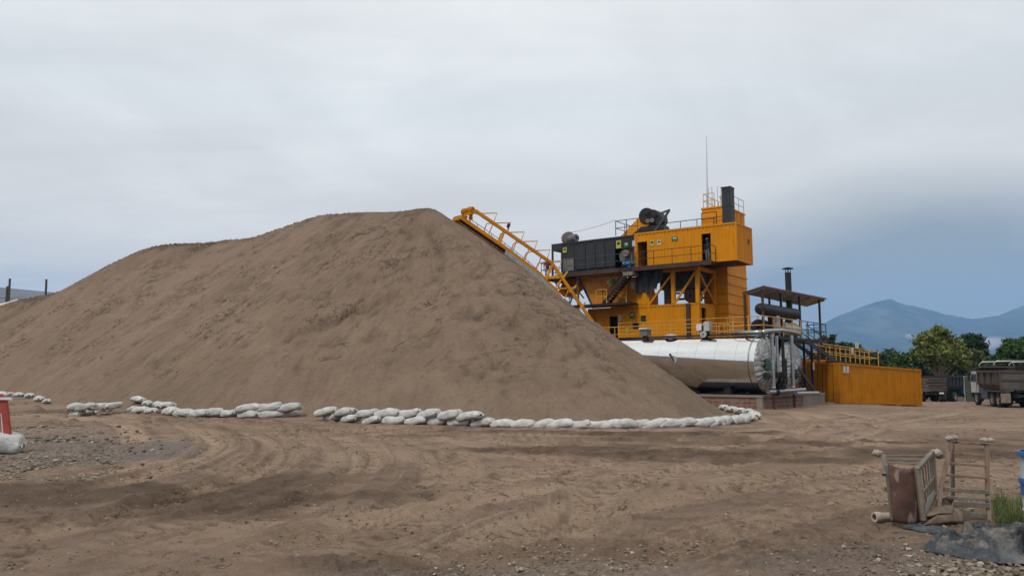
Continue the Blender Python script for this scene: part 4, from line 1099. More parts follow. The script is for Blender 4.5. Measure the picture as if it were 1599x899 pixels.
MB().box(xw + .3, xm - .3, 1.7, 1.75, ZL + .1, ZM - .2).build('inner_partition', M['inside'], lw)
placard(lw, X(987, 492.5), .02, Zp(987, 492.5), .4, .4, 'green_sign', 'white_sign'); placard(lw, X(968, 496), .02, Zp(968, 496), .26, .5, 'white_sign'); placard(lw, X(979, 515), .02, Zp(979, 515), .3, .4, 'yellow_sign')
l2 = thing('lower_module', 'yellow corrugated module under the truss with a black duct and a doorway in its end', 'container', (xm, 0, ZL), PF)
ed = (PF.end(1094.5, 500, xc)[1] + .1, PF.end(1104.5, 500, xc)[1], ZL + .1, PF.end(1099, 478.5, xc)[2])
cframe(l2, xm, xc, 0, D, ZL, ZM, M['yellow'])
cwalls(l2, xm, xc, 0, D, ZL, ZM, M['yellow'], end=(ed,), left=False)
doorway(l2, ed[0], ed[1], xc - .03, ZL + .1, ed[3], M['yellow'], axis='y')
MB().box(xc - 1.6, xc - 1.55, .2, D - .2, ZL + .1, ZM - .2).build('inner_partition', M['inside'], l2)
MB().box(X(1071.5, 500, -.15), X(1077.5, 500, -.15), -.16, .0, ZL - 1, ZM - .05).build('duct', M['browniron'], l2)
bm_ = thing('base_module', 'yellow base module carrying the plant, glimpsed under the silver tank', 'container', (xw, 0, 0), PF)
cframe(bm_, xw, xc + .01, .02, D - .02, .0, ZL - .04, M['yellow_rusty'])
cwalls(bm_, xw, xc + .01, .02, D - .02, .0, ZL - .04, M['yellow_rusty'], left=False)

# walkway railing in front of the lower row
fw = thing('service_walkway', 'yellow railed service walkway in front of the lower modules', 'walkway', (X(940, 525, -1.4), -1.4, ZL - .2), PF)
fz_ = ZL + .05
a0 = X(940, 524, -1.5); a1 = X(1170, 524, -1.5)
MB().box(a0, a1, -1.6, -.05, fz_ - .12, fz_).build('deck', M['browniron'], fw)
railing(fw, [(a0, -1.55, fz_), (a1, -1.55, fz_)], 1.12, 1.15, 'yellow_rail', .03)
MB().box(a0 + .1, a0 + .3, -.6, -.4, 0, fz_ - .121).box(a1 - .3, a1 - .1, -.6, -.4, 0, fz_ - .121).build('support_leg', M['browniron'], fw)
railing(fw, [(X(1123, 524, -.3), -.3, fz_), (X(1140, 524, -.3), -.3, fz_)], 1.1, .5, 'yellow_rail', .035)

# people up on the plant
def worker(fr, x, y, z, yaw, label, shirt='navy_cloth', legs='trouser', hat=True, arm=0):
    t = thing('person', label, 'person', (x, y, z), fr)
    c, s_ = math.cos(yaw), math.sin(yaw)
    R = lambda p: (p[0] * c - p[1] * s_, p[0] * s_ + p[1] * c, p[2])
    V = [(0, 0, .95), (0, .0, 1.15), (0, .0, 1.38), (0, 0, 1.48), (0, -.02, 1.56), (0, -.03, 1.66), (0, -.03, 1.71),
         (.10, 0, .90), (.11, -.02, .50), (.11, 0, .08), (.12, -.13, .04), (-.10, 0, .90), (-.11, -.03, .50), (-.12, .02, .08), (-.13, -.11, .04),
         (.19, 0, 1.40), (.27, .02, 1.13), (.20, -.10, .98) if arm else (.26, -.06, .88), (.13, -.15, .97) if arm else (.26, -.09, .79),
         (-.19, 0, 1.40), (-.26, .02, 1.13), (-.25, -.07, .88), (-.25, -.10, .79)]
    E = [(0, 1), (1, 2), (2, 3), (3, 4), (4, 5), (5, 6), (0, 7), (7, 8), (8, 9), (9, 10), (0, 11), (11, 12), (12, 13), (13, 14), (2, 15), (15, 16), (16, 17), (17, 18), (2, 19), (19, 20), (20, 21), (21, 22)]
    r = [(.15, .11), (.14, .10), (.15, .10), (.06, .06), (.075, .085), (.085, .095), (.06, .07), .095, .07, .055, .045, .095, .07, .055, .045, .07, .05, .04, .035, .07, .05, .04, .035]
    o = skin_body('body', M['skin'], [R(p) for p in V], E, r, t)
    me = o.data; me.materials.append(M[shirt]); me.materials.append(M[legs]); me.materials.append(M['blacksteel']); me.materials.append(M['hair'])
    for p in me.polygons:
        z_ = p.center.z; rr_ = math.hypot(p.center.x, p.center.y)
        p.material_index = 3 if z_ < .11 else 2 if z_ < .95 and rr_ < .235 else 1 if z_ < 1.47 and not (z_ < 1.0 and rr_ > .2) else 0
    if hat:
        MB().lathe([(0, .155), (.02, .155), (.02, .125), (.09, .11), (.14, .06), (.15, .0)], R((0, -.03, 1.68)), (0, 0, 1), 16).build('hard_hat', M['helmet'], t, 'auto').location = Vector(BASE[t.name])
    return t
def worker_at(px, py_feet, t_, z, yaw, label, **kw):
    x = X(px, py_feet, t_)
    o = worker(PF, x, t_, z, yaw, label, **kw)
worker_at(1105.5, 408, .55, ZB + .06, -.3, 'worker in a pale hard hat standing inside the right doorway of the top module', arm=1)
worker_at(854.5, 424, .6, zp, .6, 'worker in a dark red shirt on the small left platform', shirt='red_cloth', hat=False)

# ------------------------------------------------------------------ inclined yellow conveyor behind the pile
TOP = [(742, 329, 51.6), (793.4, 364, 53.2), (862, 411, 55.6), (909, 479, 56.4), (948, 536, 57)]
BOT = [(719, 339, 51.2), (789, 387, 53.0), (842, 427, 55.0), (868, 454, 55.8), (900, 500, 56.3), (930, 546, 56.9)]
TOP = [Vector(at(*p)) for p in TOP]; BOT = [Vector(at(*p)) for p in BOT]
def along(P, s):
    for a, b_ in zip(P[:-1], P[1:]):
        l = (b_ - a).length
        if s <= l: return a + (b_ - a) * (s / l), (b_ - a).normalized()
        s -= l
    return P[-1], (P[-1] - P[-2]).normalized()
hz_ = (TOP[2] - TOP[0]); hz_.z = 0; hz_.normalize(); side = Vector((-hz_.y, hz_.x, 0)) * .95
cv = thing('belt_conveyor', 'long inclined yellow belt conveyor with hoop frames behind the sand pile', 'conveyor', (BOT[-1].x, BOT[-1].y, 0))
for P, nm, w_, h_ in ((TOP, 'top_chord', .12, .22), (BOT, 'bottom_chord', .12, .24), ([p + side for p in BOT], 'bottom_chord', .10, .2)):
    f = MB()
    for a, b_ in zip(P[:-1], P[1:]): f.bar(a, b_ + (b_ - a).normalized() * .04, w_, h_)
    f.build(nm, M['yellow'], cv)
f = MB()
for a, b_ in zip(BOT[1:3], BOT[2:4]):
    d_ = Vector((0, 0, -.30)); f.bar(a + d_ - Vector((0, .08, 0)), b_ + d_ - Vector((0, .08, 0)), .04, .34)
f.build('belt_guard', M['paleplate'], cv)
f = MB()
for a, b_ in zip(BOT[:-1], BOT[1:]): f.slab([a + side * .08 + Vector((0, 0, .1)), a + side * .92 + Vector((0, 0, .1)), b_ + side * .92 + Vector((0, 0, .1)), b_ + side * .08 + Vector((0, 0, .1))], (0, 0, 1), .03)
f.build('belt', M['belt'], cv)
MB().bar(TOP[0], BOT[0] + Vector((.2, 0, .1)), .16, .2).build('head_beam', M['yellow'], cv)
MB().bar(BOT[0] + Vector((.1, 0, 0)), BOT[0] + side + Vector((.1, 0, 0)), .14, .26).build('head_beam', M['yellow'], cv)
for px, py, q in ((726.5, 331, .25), (735.3, 328.5, .1)):                # two round gear motors at the head
    c = Vector(at(px, py, 51.5 + q))
    MB().lathe([(-.22, .05), (-.22, .2), (-.15, .25), (.15, .25), (.22, .2), (.22, .05)], c, (.8, -.6, 0), 16).box(c.x - .12, c.x + .12, c.y - .1, c.y + .1, c.z - .62, c.z - .2).build('gear_motor', M['yellow_rusty'], cv, 'auto')
for i in range(6):                                                    # hoop frames over the belt
    s0 = 1.35 + i * 1.28
    a, d_ = along(TOP, s0); b_, _ = along(BOT, s0 + .1); b_ = b_ + side
    tp = a + Vector((0, 0, .62)) + hz_ * .55
    MB().path([b_ + Vector((0, 0, .1)), b_ + Vector((0, 0, .8)) - side * .05, b_ + Vector((0, 0, 1.15)) - side * .3, a + Vector((0, 0, .50)) - hz_ * .55 + side * .3, tp, a + hz_ * .25 + Vector((0, 0, -.1))], .045, 6).build('hoop_frame', M['yellow_rail'], cv)
for i, s0 in enumerate((1.6, 2.6, 3.8, 5.0, 6.2, 7.3, 8.5, 9.4)):
    a, d_ = along(TOP, s0); b_, _ = along(BOT, s0 + .75)
    big = i in (1, 5)
    MB().bar(a - Vector((0, 0, .05)), b_, .22 if big else .06, .1 if big else .06).build('upright', M['yellow'], cv)
for i in range(16):
    b_, _ = along(BOT, .9 + i * .62); b_ = b_ + side
    MB().tube(b_, b_ + Vector((0, 0, .85)), .02, 6).build('walkway_post', M['bluesteel'], cv)
f = MB()
for i in range(15):
    p, _ = along(BOT, .9 + i * .62); q, _ = along(BOT, .9 + (i + 1) * .62); f.tube(p + side + Vector((0, 0, .85)), q + side + Vector((0, 0, .85)), .02, 6)
f.build('walkway_rail', M['bluesteel'], cv)
for s0 in (5.6, 9.2):
    for o_ in (Vector((0, 0, 0)), side):
        p, _ = along(BOT, s0); p = p + o_
        MB().bar(p - Vector((0, 0, .1)), Vector((p.x + .3, p.y + .4, float(gz(p.x, p.y)))), .18).build('support_leg', M['yellow'], cv)
for (a, b_) in (((851, 438, 55.4), (878, 426, 55.9)), ((866, 451, 55.7), (886, 424, 56.1)), ((889, 456, 56.), (900, 446, 56.4)), ((866, 451, 55.8), (899, 449, 56.2)), ((904, 484, 56.2), (914, 472, 56.5))):
    MB().bar(at(*a), at(*b_), .09).build('outrigger', M['yellow_rail'], cv)
p0_, _ = along(TOP, 3.0)
sr = thing('warning_light', 'small dark siren lamp fixed on top of the conveyor', 'lamp', tuple(p0_))
q0_ = Vector(at(793, 355, 53.2))
MB().tube(Vector(at(793.4, 364, 53.2)), q0_, .035, 6).build('bracket', M['blacksteel'], sr)
MB().lathe([(0, .1), (.22, .12), (.3, .04)], q0_, (.35, .1, 1), 12).build('lamp_body', M['blacksteel'], sr, 'auto')

# ------------------------------------------------------------------ bitumen tanks on the brick plinth (frame turned 42 deg)
_b = at(1191, 638, 42.6)
TF = Frame(_b[0], _b[1], 0, -41)
PZ = TF.front(1191, 617, 0)[2]
pl = thing('brick_plinth', 'low brick plinth with cement cap and corner pillar under the silver tank', 'plinth', (0, 0, 0), TF)
pe = TF.end(1288, 625, 0)[1]; pl0 = -15.
MB().box(pl0, -.32, .03, pe - .03, -.6, PZ - .13).build('brickwork', M['brick'], pl)
MB().box(-.319, -.03, .33, pe - 3.6, -.6, PZ - .13).build('brickwork', M['brick'], pl)
MB().box(-.32, .0, .0, .32, -.6, PZ - .126).build('corner_pillar', M['concrete'], pl)
MB().box(-.318, .0, pe - 3.598, pe, -.9, PZ - .126).build('end_block', M['concrete'], pl)
MB().box(pl0, .03, -.03, pe + .02, PZ - .125, PZ).build('capping', M['concrete'], pl)
MB().box(pl0 + .2, -.25, .4, pe - .3, PZ + .001, PZ + .006).build('stained_floor', M['blacksteel'], pl)
rt = thing('concrete_kerb', 'low grey cement step beside the end of the brick plinth', 'kerb', (0, pe, -.3), TF)
MB().box(-1, .2, pe + .03, pe + 1.4, -.9, .1).build('step', M['concrete'], rt)

def tank(yc, xcap, label, main=True):
    r = 1.57; zc = PZ + .10 + r
    zt_ = TF.front(1180, 528, yc)[2]
    t = thing('bitumen_tank', label, 'tank', (xcap - 6, yc, PZ), TF)
    tilt = lambda x: (xcap - x) * .012
    def lat(prof, nm, mat, n=64):
        m_ = MB().lathe([(p, q) for p, q in prof], (0, yc, zc), (1, 0, 0), n)
        m_.v = [(x, y, z + tilt(x)) for x, y, z in m_.v]
        return m_.build(nm, mat, t, 'auto')
    lat([(xcap - 10.4 + i * 1.04, r) for i in range(11)], 'shell', M['clad'])
    lat([(xcap - .38, r + .003), (xcap - .38, r + .02), (xcap - .30, r + .02), (xcap - .30, r + .003)], 'rim_band', M['pipe'])
    # dished end with foil flutes
    cap = lat([(xcap, r), (xcap + .02, r * .99), (xcap + .10, r * .93), (xcap + .22, r * .80), (xcap + .33, r * .62), (xcap + .41, r * .42), (xcap + .46, r * .2), (xcap + .475, .0)], 'end_cap', M['foil'], 120)
    for i, v in enumerate(cap.data.vertices):
        pass
    bm = bmesh.new(); bm.from_mesh(cap.data)
    b0 = Vector(BASE[t.name])
    for v in bm.verts:
        y = v.co.y + b0.y - yc; z = v.co.z + b0.z - zc; rad = math.hypot(y, z); a = math.atan2(z, y)
        q = (rad / r)
        if .1 < q < .995: v.co.x += .030 * math.sin(a * 34 + 2.5 * math.sin(a * 3) + q * 2) * q + .03 * float(fbm(np.array([y * 2.2]), np.array([z * 2.2]), 9, 3)[0])
    bm.to_mesh(cap.data); bm.free()
    lat([(xcap - 10.4, r), (xcap - 10.6, r * .8), (xcap - 10.8, .0)], 'end_cap', M['foil'])
    for x in (xcap - 1.9, xcap - 5.2, xcap - 8.8):
        MB().box(x - .22, x + .22, yc - .95, yc + .95, PZ + .002, zc - r + .36).build('saddle', M['blacksteel'], t)
    return t, zc, r
xcap = TF.front(1196, 571, 1.7)[0]
T1, zc1, r1 = tank(1.72, xcap, 'long polished silver tank in front with a fluted foil end and dark pipes before it')
T2, zc2, r2 = tank(5.35, xcap - .1, 'silver tank half hidden behind the front tank, only its end showing')
# torn cladding and a green reflection painted as a sheet on the cap
fl = MB()
tp = TF.front(1048, 560, 1.72 - r1 - .02); tx_ = tp[0]
fl.grid([[(tx_ - .2, 1.72 - r1 + .02, tp[2] + .25), (tx_ + .05, 1.72 - r1 - .16, tp[2] + .33)], [(tx_ + .05, 1.72 - r1 - .03, tp[2]), (tx_ + .22, 1.72 - r1 - .2, tp[2] + .1)], [(tx_ + .2, 1.72 - r1 + .0, tp[2] - .3), (tx_ + .26, 1.72 - r1 - .1, tp[2] - .12)]])
fl.build('torn_flap', M['pipe'], T1)
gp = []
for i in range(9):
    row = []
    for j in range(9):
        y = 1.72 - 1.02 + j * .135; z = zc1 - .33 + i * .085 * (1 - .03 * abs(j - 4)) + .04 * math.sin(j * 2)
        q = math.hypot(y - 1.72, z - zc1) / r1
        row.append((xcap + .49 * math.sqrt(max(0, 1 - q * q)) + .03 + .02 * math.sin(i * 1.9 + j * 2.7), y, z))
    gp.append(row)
M['green_reflection'] = pm('painted green reflection', (.02, .10, .06), .35, 0, .5, 6, (.10, .16, .13), .5, 5, streak=False, bump=.5, bscale=9)
MB().grid(gp).build('green_reflection_patch', M['green_reflection'], T1, True)
# tank top gear
topz = zc1 + r1
def tg(px, py, y): return TF.front(px, py, y)
tw_ = thing('tank_top_walkway', 'dark narrow walkway with a thin yellow rail along the silver tank top', 'walkway', (xcap - 6, 1.7, topz), TF)
MB().box(xcap - 10.2, xcap - .6, 1.5, 2.5, topz + .14, topz + .2).build('deck', M['blacksteel'], tw_)
railing(tw_, [(xcap - 10.2, 2.45, topz + .2), (xcap - .7, 2.45, topz + .2)], 1.0, 1.9, 'yellow_rail', .022)
for px, w_, lab in ((1008, .55, 'white capped grey valve box on the tank top left of the low dish'), (1101, .62, 'pair of pale motor boxes on the tank top before the duct')):
    q = tg(px, 524, 1.45); v = thing('valve_box', lab, 'valve', (q[0], 1.45, topz), TF)
    MB().tube((q[0], 1.45, topz - .02), (q[0], 1.45, topz + .3), .16, 12).build('neck', M['blacksteel'], v, 'auto')
    if px < 1050:
        MB().box(q[0] - .25, q[0] + .25, 1.2, 1.7, topz + .25, topz + .65).build('housing', M['grey'], v)
        MB().box(q[0] - .3, q[0] + .3, 1.15, 1.75, topz + .652, topz + .74).build('lid', M['white'], v)
    else:
        MB().box(q[0] - .42, q[0] - .1, 1.2, 1.6, topz + .45, topz + .82).build('motor_box', M['white'], v)
        MB().box(q[0] + .05, q[0] + .40, 1.2, 1.6, topz + .4, topz + .95).build('motor_box', M['lightgrey'], v)
        MB().box(q[0] - .2, q[0] + .2, 1.25, 1.65, topz + .12, topz + .7).build('gear_case', M['blacksteel'], v)
        MB().lathe([(0, .05), (0, .2), (.1, .2), (.1, .05)], (q[0] + .05, 1.2, topz + .2), (0, -1, 0), 14).build('hand_wheel', M['lightgrey'], v, 'auto')
q = tg(1048, 524, 1.45); v = thing('hatch', 'low round white hatch on the tank top between the valve boxes', 'hatch', (q[0], 1.45, topz), TF)
MB().tube((q[0], 1.45, topz - .03), (q[0], 1.45, topz + .18), .2, 14).build('neck', M['lightgrey'], v, 'auto')
MB().lathe([(0, .4), (.05, .42), (.1, .2), (.12, 0)], (q[0], 1.45, topz + .18), (0, 0, 1), 18).build('lid', M['white'], v, 'auto')

# canopy platform over the tank ends
zd = TF.end(1280, 529, .2)[2]; zr = 6.75
cB = TF.loc(at(1191, 447, 43.6)); 
rx = cB[0]; ry0 = cB[1]; ZR = at(1191, 447, 43.6)[2]
cC = TF.end(1290, 466, rx); ry1 = cC[1]
cA = TF.front(1158, 457.5, ry0)
cano = thing('canopy', 'lean-to roof of reddish sheet on dark posts above the tank ends', 'canopy', (rx, ry0, zd), TF)
ZA = cA[2]
MB().slab([(rx, ry0, ZR), (rx, ry1, cC[2]), (cA[0] - .05, ry1, ZA - .1), (cA[0], ry0, ZA)], (0, 0, 1), .035).build('roof_sheet', M['redroof'], cano)
MB().slab([(rx - .03, ry0 + .03, ZR - .012), (rx - .03, ry1 - .03, cC[2] - .012), (cA[0] + .0, ry1 - .03, ZA - .112), (cA[0] + .03, ry0 + .03, ZA - .012)], (0, 0, -1), .02).build('ceiling_lining', M['rooflow'], cano)
MB().box(rx + .001, rx + .035, ry0 - .05, ry1 + .05, ZR - .01, ZR + .05).build('fascia', M['redroof'], cano)
for k in range(5):
    y = ry0 + .2 + (ry1 - ry0 - .4) * k / 4
    MB().bar((rx - .03, y, ZR - .08), (cA[0] + .02, y, ZA - .08), .08, .1).build('rafter', M['rooflow'], cano)
for px, xx, mm in ((1161.5, None, 'browniron'), (1191.5, rx - .15, 'browniron'), (1220, rx - .15, 'blacksteel'), (1249, rx - .12, 'blacksteel'), (1280, rx - .12, 'blacksteel')):
    if xx is None: p = (cA[0] + .12, ry0 + .12)
    else: p = (xx, TF.end(px, 490, xx)[1])
    MB().box(p[0] - .055, p[0] + .055, p[1] - .055, p[1] + .055, zd - .3, ZR - .1 if xx else ZA - .1).build('post', M[mm], cano)
plat = thing('platform', 'black steel platform with pipe rails behind the tank ends under the canopy', 'platform', (rx, ry0, zd), TF)
dy0 = TF.end(1206, 527, rx)[1]
MB().box(cA[0] - 1.2, rx + .02, dy0, ry1 - .1, zd - .16, zd).build('deck', M['blacksteel'], plat)
railing(plat, [(cA[0] - .6, ry0 + .1, zd), (rx - .05, ry0 + .1, zd)], 1.05, 1.0, 'yellow_rail', .03)
ry_m = TF.end(1252, 520, rx)[1]
railing(plat, [(rx - .05, ry0 + .1, zd), (rx - .05, ry_m, zd)], 1.05, 1.2, 'yellow_rail', .03)
railing(plat, [(rx - .05, ry_m + .1, zd), (rx - .05, ry1 - .15, zd), (rx - 1.2, ry1 - .15, zd)], 1.05, 1.1, 'bluesteel', .03)
for px in (1256, 1268):
    y = TF.end(px, 560, rx - .1)[1]; MB().box(rx - .16, rx - .04, y - .06, y + .06, .0, zd - .162).build('leg', M['blacksteel'], plat)
s_ = thing('access_stair', 'dark steel stair descending right from the canopy platform', 'stair', (rx, ry1, 0), TF)
e0 = TF.end(1248, 532, rx + .3); e1 = TF.end(1291, 562, rx + .3)
stairs(s_, (rx + .3, e1[1], e1[2]), (rx + .3, e0[1], e0[2]), .9, 9, 'blacksteel', 'browniron')
s2 = thing('access_ladder', 'steep dark steel ramp stair from the tank ends down to the plinth', 'stair', (rx, ry0, PZ), TF)
e0 = TF.end(1240, 575, rx + .1); e1 = TF.end(1266, 609, rx + .1)
stairs(s2, (rx + .1, e1[1], e1[2]), (rx + .1, e0[1], e0[2]), .5, 7, 'blacksteel', 'blacksteel', rails=())
lt = thing('notice_board', 'small cream notice hanging on the black platform leg', 'sign', (rx, TF.end(1270, 571, rx)[1], 1.5), TF)
y_ = TF.end(1270.5, 571, rx)[1]; MB().box(rx - .02, rx + .005, y_ - .12, y_ + .12, TF.end(1270, 577, rx)[2], TF.end(1270, 565, rx)[2]).build('board', M['white_sign'], lt)

# heater: black drum on top, flue, cream boiler, motor
hy = TF.end(1232, 500, rx - .9)[1]
he = thing('expansion_vessel', 'fat black horizontal vessel on legs under the canopy', 'vessel', (rx - .9, hy, zd), TF)
va = TF.end(1184.5, 485, rx - .35); vb = TF.end(1245, 488, rx - .35)
zv = (va[2] + vb[2]) / 2
MB().lathe([(0, .05), (.05, .22), (.18, .31), (.4, .34), (vb[1] - va[1] - .4, .34), (vb[1] - va[1] - .18, .31), (vb[1] - va[1] - .05, .22), (vb[1] - va[1], .05)], (rx - .35, va[1], zv), (0, 1, 0), 20).build('drum', M['blacksteel'], he, 'auto')
for q in (.28, .72):
    y = va[1] + (vb[1] - va[1]) * q; MB().box(rx - .47, rx - .23, y - .1, y + .1, zd, zv - .3).build('leg', M['blacksteel'], he)
y = va[1] + (vb[1] - va[1]) * .27; MB().tube((rx - .35, y, zv + .3), (rx - .35, y, zv + .75), .07, 8).build('relief_valve', M['blacksteel'], he)
MB().lathe([(0, .1), (0, .45), (.7, .45), (.7, .1)], (rx - .8, va[1] + .9, zd + .5), (0, 1, 0), 18).build('fan_housing', M['blacksteel'], he, 'auto')
fy = TF.end(1232.5, 480, rx - .9)[1]
fu = thing('flue', 'slim black flue with a flat rain cap rising past the canopy roof', 'chimney', (rx - .9, fy, zd), TF)
ft = TF.end(1232.5, 426, rx - .9)[2]; fc = TF.end(1232.5, 420, rx - .9)[2]
xf = rx - .95
fy = TF.end(1232.5, 480, xf)[1]; ft = TF.end(1232.5, 426, xf)[2]; fc = TF.end(1232.5, 420.5, xf)[2]
MB().tube((xf, fy, zd), (xf, fy, ft), .185, 16).build('pipe', M['blacksteel'], fu, 'auto')
for k in range(4): MB().bar((xf + .15 * math.cos(k * 1.57 + .6), fy + .15 * math.sin(k * 1.57 + .6), ft - .05), (xf + .15 * math.cos(k * 1.57 + .6), fy + .15 * math.sin(k * 1.57 + .6), fc), .03).build('cap_strut', M['blacksteel'], fu)
MB().lathe([(0, .34), (.03, .35), (.12, .05)], (xf, fy, fc), (0, 0, 1), 18).build('rain_cap', M['blacksteel'], fu, 'auto')
by0 = TF.end(1219, 510, rx - .4)[1]; by1 = TF.end(1243, 510, rx - .4)[1]
bo = thing('boiler', 'cream coloured round ended heater drum under the black vessel', 'boiler', (rx - .5, by0, zd), TF)
MB().lathe([(0, .1), (0, .46), (by1 - by0 - .2, .46), (by1 - by0 - .05, .34), (by1 - by0, .1)], (rx - .5, by0, zd + .48), (0, 1, 0), 24).build('shell', M['cream'], bo, 'auto')
MB().lathe([(0, .47), (.06, .47)], (rx - .5, by0 + .3, zd + .48), (0, 1, 0), 24).build('band', M['lightgrey'], bo, 'auto')
cy = TF.end(1212, 510, rx - .3)[1]
cbx = thing('control_box', 'white upright control box beside the cream heater', 'cabinet', (rx - .3, cy, zd), TF)
MB().box(rx - .5, rx - .15, cy - .22, cy + .25, zd + .25, zd + 1.3).build('casing', M['white'], cbx); MB().box(rx - .42, rx - .2, cy - .1, cy + .1, zd, zd + .25).build('stand', M['blacksteel'], cbx)
MB().box(rx - .149, rx - .14, cy - .17, cy + .2, zd + .32, zd + 1.22).build('door', M['lightgrey'], cbx)

# silver pipework in front of the caps
pw = thing('pipework', 'silver clad pipes standing and lying in front of the tank ends with dark valves', 'pipes', (rx, ry0, PZ), TF)
xq = xcap + .95
def pt(px, py, x=None): return TF.end(px, py, xq if x is None else x)
def pv(px, y0, y1, r, nm='riser'):
    a = pt(px, y0); b_ = pt(px, y1)
    o = MB().tube((xq, a[1], a[2]), (xq, a[1], b_[2]), r, 14).build(nm, M['pipe'], pw, 'auto')
    for f_ in (.04, .5, .97):
        z = a[2] + (b_[2] - a[2]) * f_; MB().tube((xq, a[1], z - .03), (xq, a[1], z + .03), r * 1.12, 14).build('band', M['lightgrey'], o, 'auto')
    return a[1]
for px, y0, y1, r in ((1205, 521, 607, .105), (1212.6, 524, 582, .08), (1235.5, 523, 606, .105)): pv(px, y0, y1, r)
h1a = TF.front(1145, 519, TF.end(1188, 518, xq)[1]); h1b = pt(1188, 518)
MB().path([(h1a[0], h1b[1], h1a[2] - .06), (xq - .2, h1b[1], h1b[2] - .02), (xq, h1b[1] + .1, h1b[2])], .13, 14).build('header_pipe', M['pipe'], pw, True)
h2a = pt(1191, 519); h2b = pt(1247, 521)
MB().path([(xq, h2a[1], h2a[2]), (xq, h2a[1] + .5, h2a[2] + .1), (xq, (h2a[1] + h2b[1]) / 2, h2b[2] + .1), (xq, h2b[1], h2b[2])], .13, 14).build('header_pipe', M['pipe'], pw, True)
b1 = pt(1200, 612); b2 = pt(1256, 608)
MB().tube((xq, b1[1], b1[2]), (xq, b2[1], b2[2]), .12, 14).build('drain_pipe', M['pipe'], pw, 'auto')
b1 = pt(1243, 614, xq + .5); b2 = pt(1277, 613.5, xq + .5)
MB().tube((xq + .5, b1[1], b1[2]), (xq + .5, b2[1], b2[2]), .11, 14).build('drain_pipe', M['pipe'], pw, 'auto')
for px, y0, y1 in ((1198, 584, 590), (1213, 582, 588), (1222, 583, 589), (1240, 584, 590), (1212, 606, 618), (1222, 600, 606)):
    a = pt(px, y0); b_ = pt(px, y1)
    MB().lathe([(0, .04), (0, .19), (.05, .19), (.05, .09), (.22, .09), (.22, .19), (.27, .19), (.27, .04)], (xq - .02, a[1] - .13, (a[2] + b_[2]) / 2), (0, 1, 0), 14).build('valve', M['blacksteel'], pw, 'auto')
for px, y0, y1 in ((1222, 530, 606), (1226, 560, 600)):
    a = pt(px, y0, xq - .1); b_ = pt(px, y1, xq - .1); MB().tube((xq - .1, a[1], a[2]), (xq - .1, a[1], b_[2]), .09, 10).build('black_riser', M['blacksteel'], pw, 'auto')
for px in (1208, 1240):
    a = pt(px, 612); MB().box(xq - .06, xq + .06, a[1] - .06, a[1] + .06, float(gz(*TF.w((xq, a[1], 0))[:2])), a[2] - .1).build('pipe_stand', M['rust'], pw)

# ------------------------------------------------------------------ yellow shipping container at the right
_k = at(1312, 629.5, 51); KF = Frame(_k[0], _k[1], 0, 37)
z0k = _k[2]; LK = 10.8
kc = thing('shipping_container', 'long plain yellow shipping container on the ground with two small white labels', 'container', (0, 0, z0k), KF)
kc.matrix_world = KF.M @ Matrix.Translation((0, 0, z0k)) @ Matrix.Rotation(math.radians(2.0), 4, 'Y')
HK = 2.6; WK = 2.44; z0, z1 = z0k, z0k + HK
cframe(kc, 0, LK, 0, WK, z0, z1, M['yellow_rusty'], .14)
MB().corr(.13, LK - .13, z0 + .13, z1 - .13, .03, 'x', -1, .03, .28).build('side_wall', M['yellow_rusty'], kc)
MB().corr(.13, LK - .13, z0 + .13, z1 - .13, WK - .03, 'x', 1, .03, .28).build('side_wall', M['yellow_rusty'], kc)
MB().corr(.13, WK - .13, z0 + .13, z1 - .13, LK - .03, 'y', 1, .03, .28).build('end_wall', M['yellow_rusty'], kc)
for a, b_ in ((.15, WK / 2 - .01), (WK / 2 + .01, WK - .15)):
    d = MB(); d.box(.03, .08, a, b_, z0 + .14, z1 - .14)
    for zz in (.45, .95, 1.45, 1.95): d.box(.018, .029, a + .06, b_ - .06, z0 + .14 + zz - .03, z0 + .14 + zz + .03)
    dr = d.build('door', M['yellow_rusty'], kc)
    for q in (.28, .72):
        y = a + (b_ - a) * q; MB().tube((-.01, y, z0 + .1), (-.01, y, z1 - .1), .018, 6).build('lock_rod', M['browniron'], dr)
MB().box(.0, .03, WK / 2 - .009, WK / 2 + .009, z0 + .14, z1 - .14).build('door_seal', M['blacksteel'], kc)
for px in (1317.5, 1322.5):
    q = KF.front(px, 576, 0.); MB().box(q[0] - .14, q[0] + .14, -.014, -.004, q[2] - .22, q[2] + .22).build('label_plate', M['white_sign'], kc)
for x in (.6, 4, 7.3, 10.2):
    MB().box(x - .3, x + .3, -.05, WK, z0 - .45, z0 - .003).build('sleeper_block', M['wood'], kc)
# yellow wall panel seen between the stair and the container
yp = thing('yellow_bin', 'rust streaked yellow steel bin half hidden behind the platform legs', 'bin', (-1.3, 2.6, -.2), KF)
a = KF.front(1244, 600, 2.75); b_ = KF.front(1290, 600, 2.75); zt = KF.front(1262, 561, 2.75)[2]
MB().corr(a[0], b_[0], -.3, zt, 2.75, 'x', -1, .05, .4).build('front_panel', M['yellow_rusty'], yp)
MB().box(a[0], b_[0], 2.81, 5.2, -.3, zt - .05).build('body', M['yellow_rusty'], yp)
MB().box(a[0] - .03, b_[0] + .03, 2.70, 2.749, zt - .12, zt).build('rim', M['yellow_rusty'], yp)
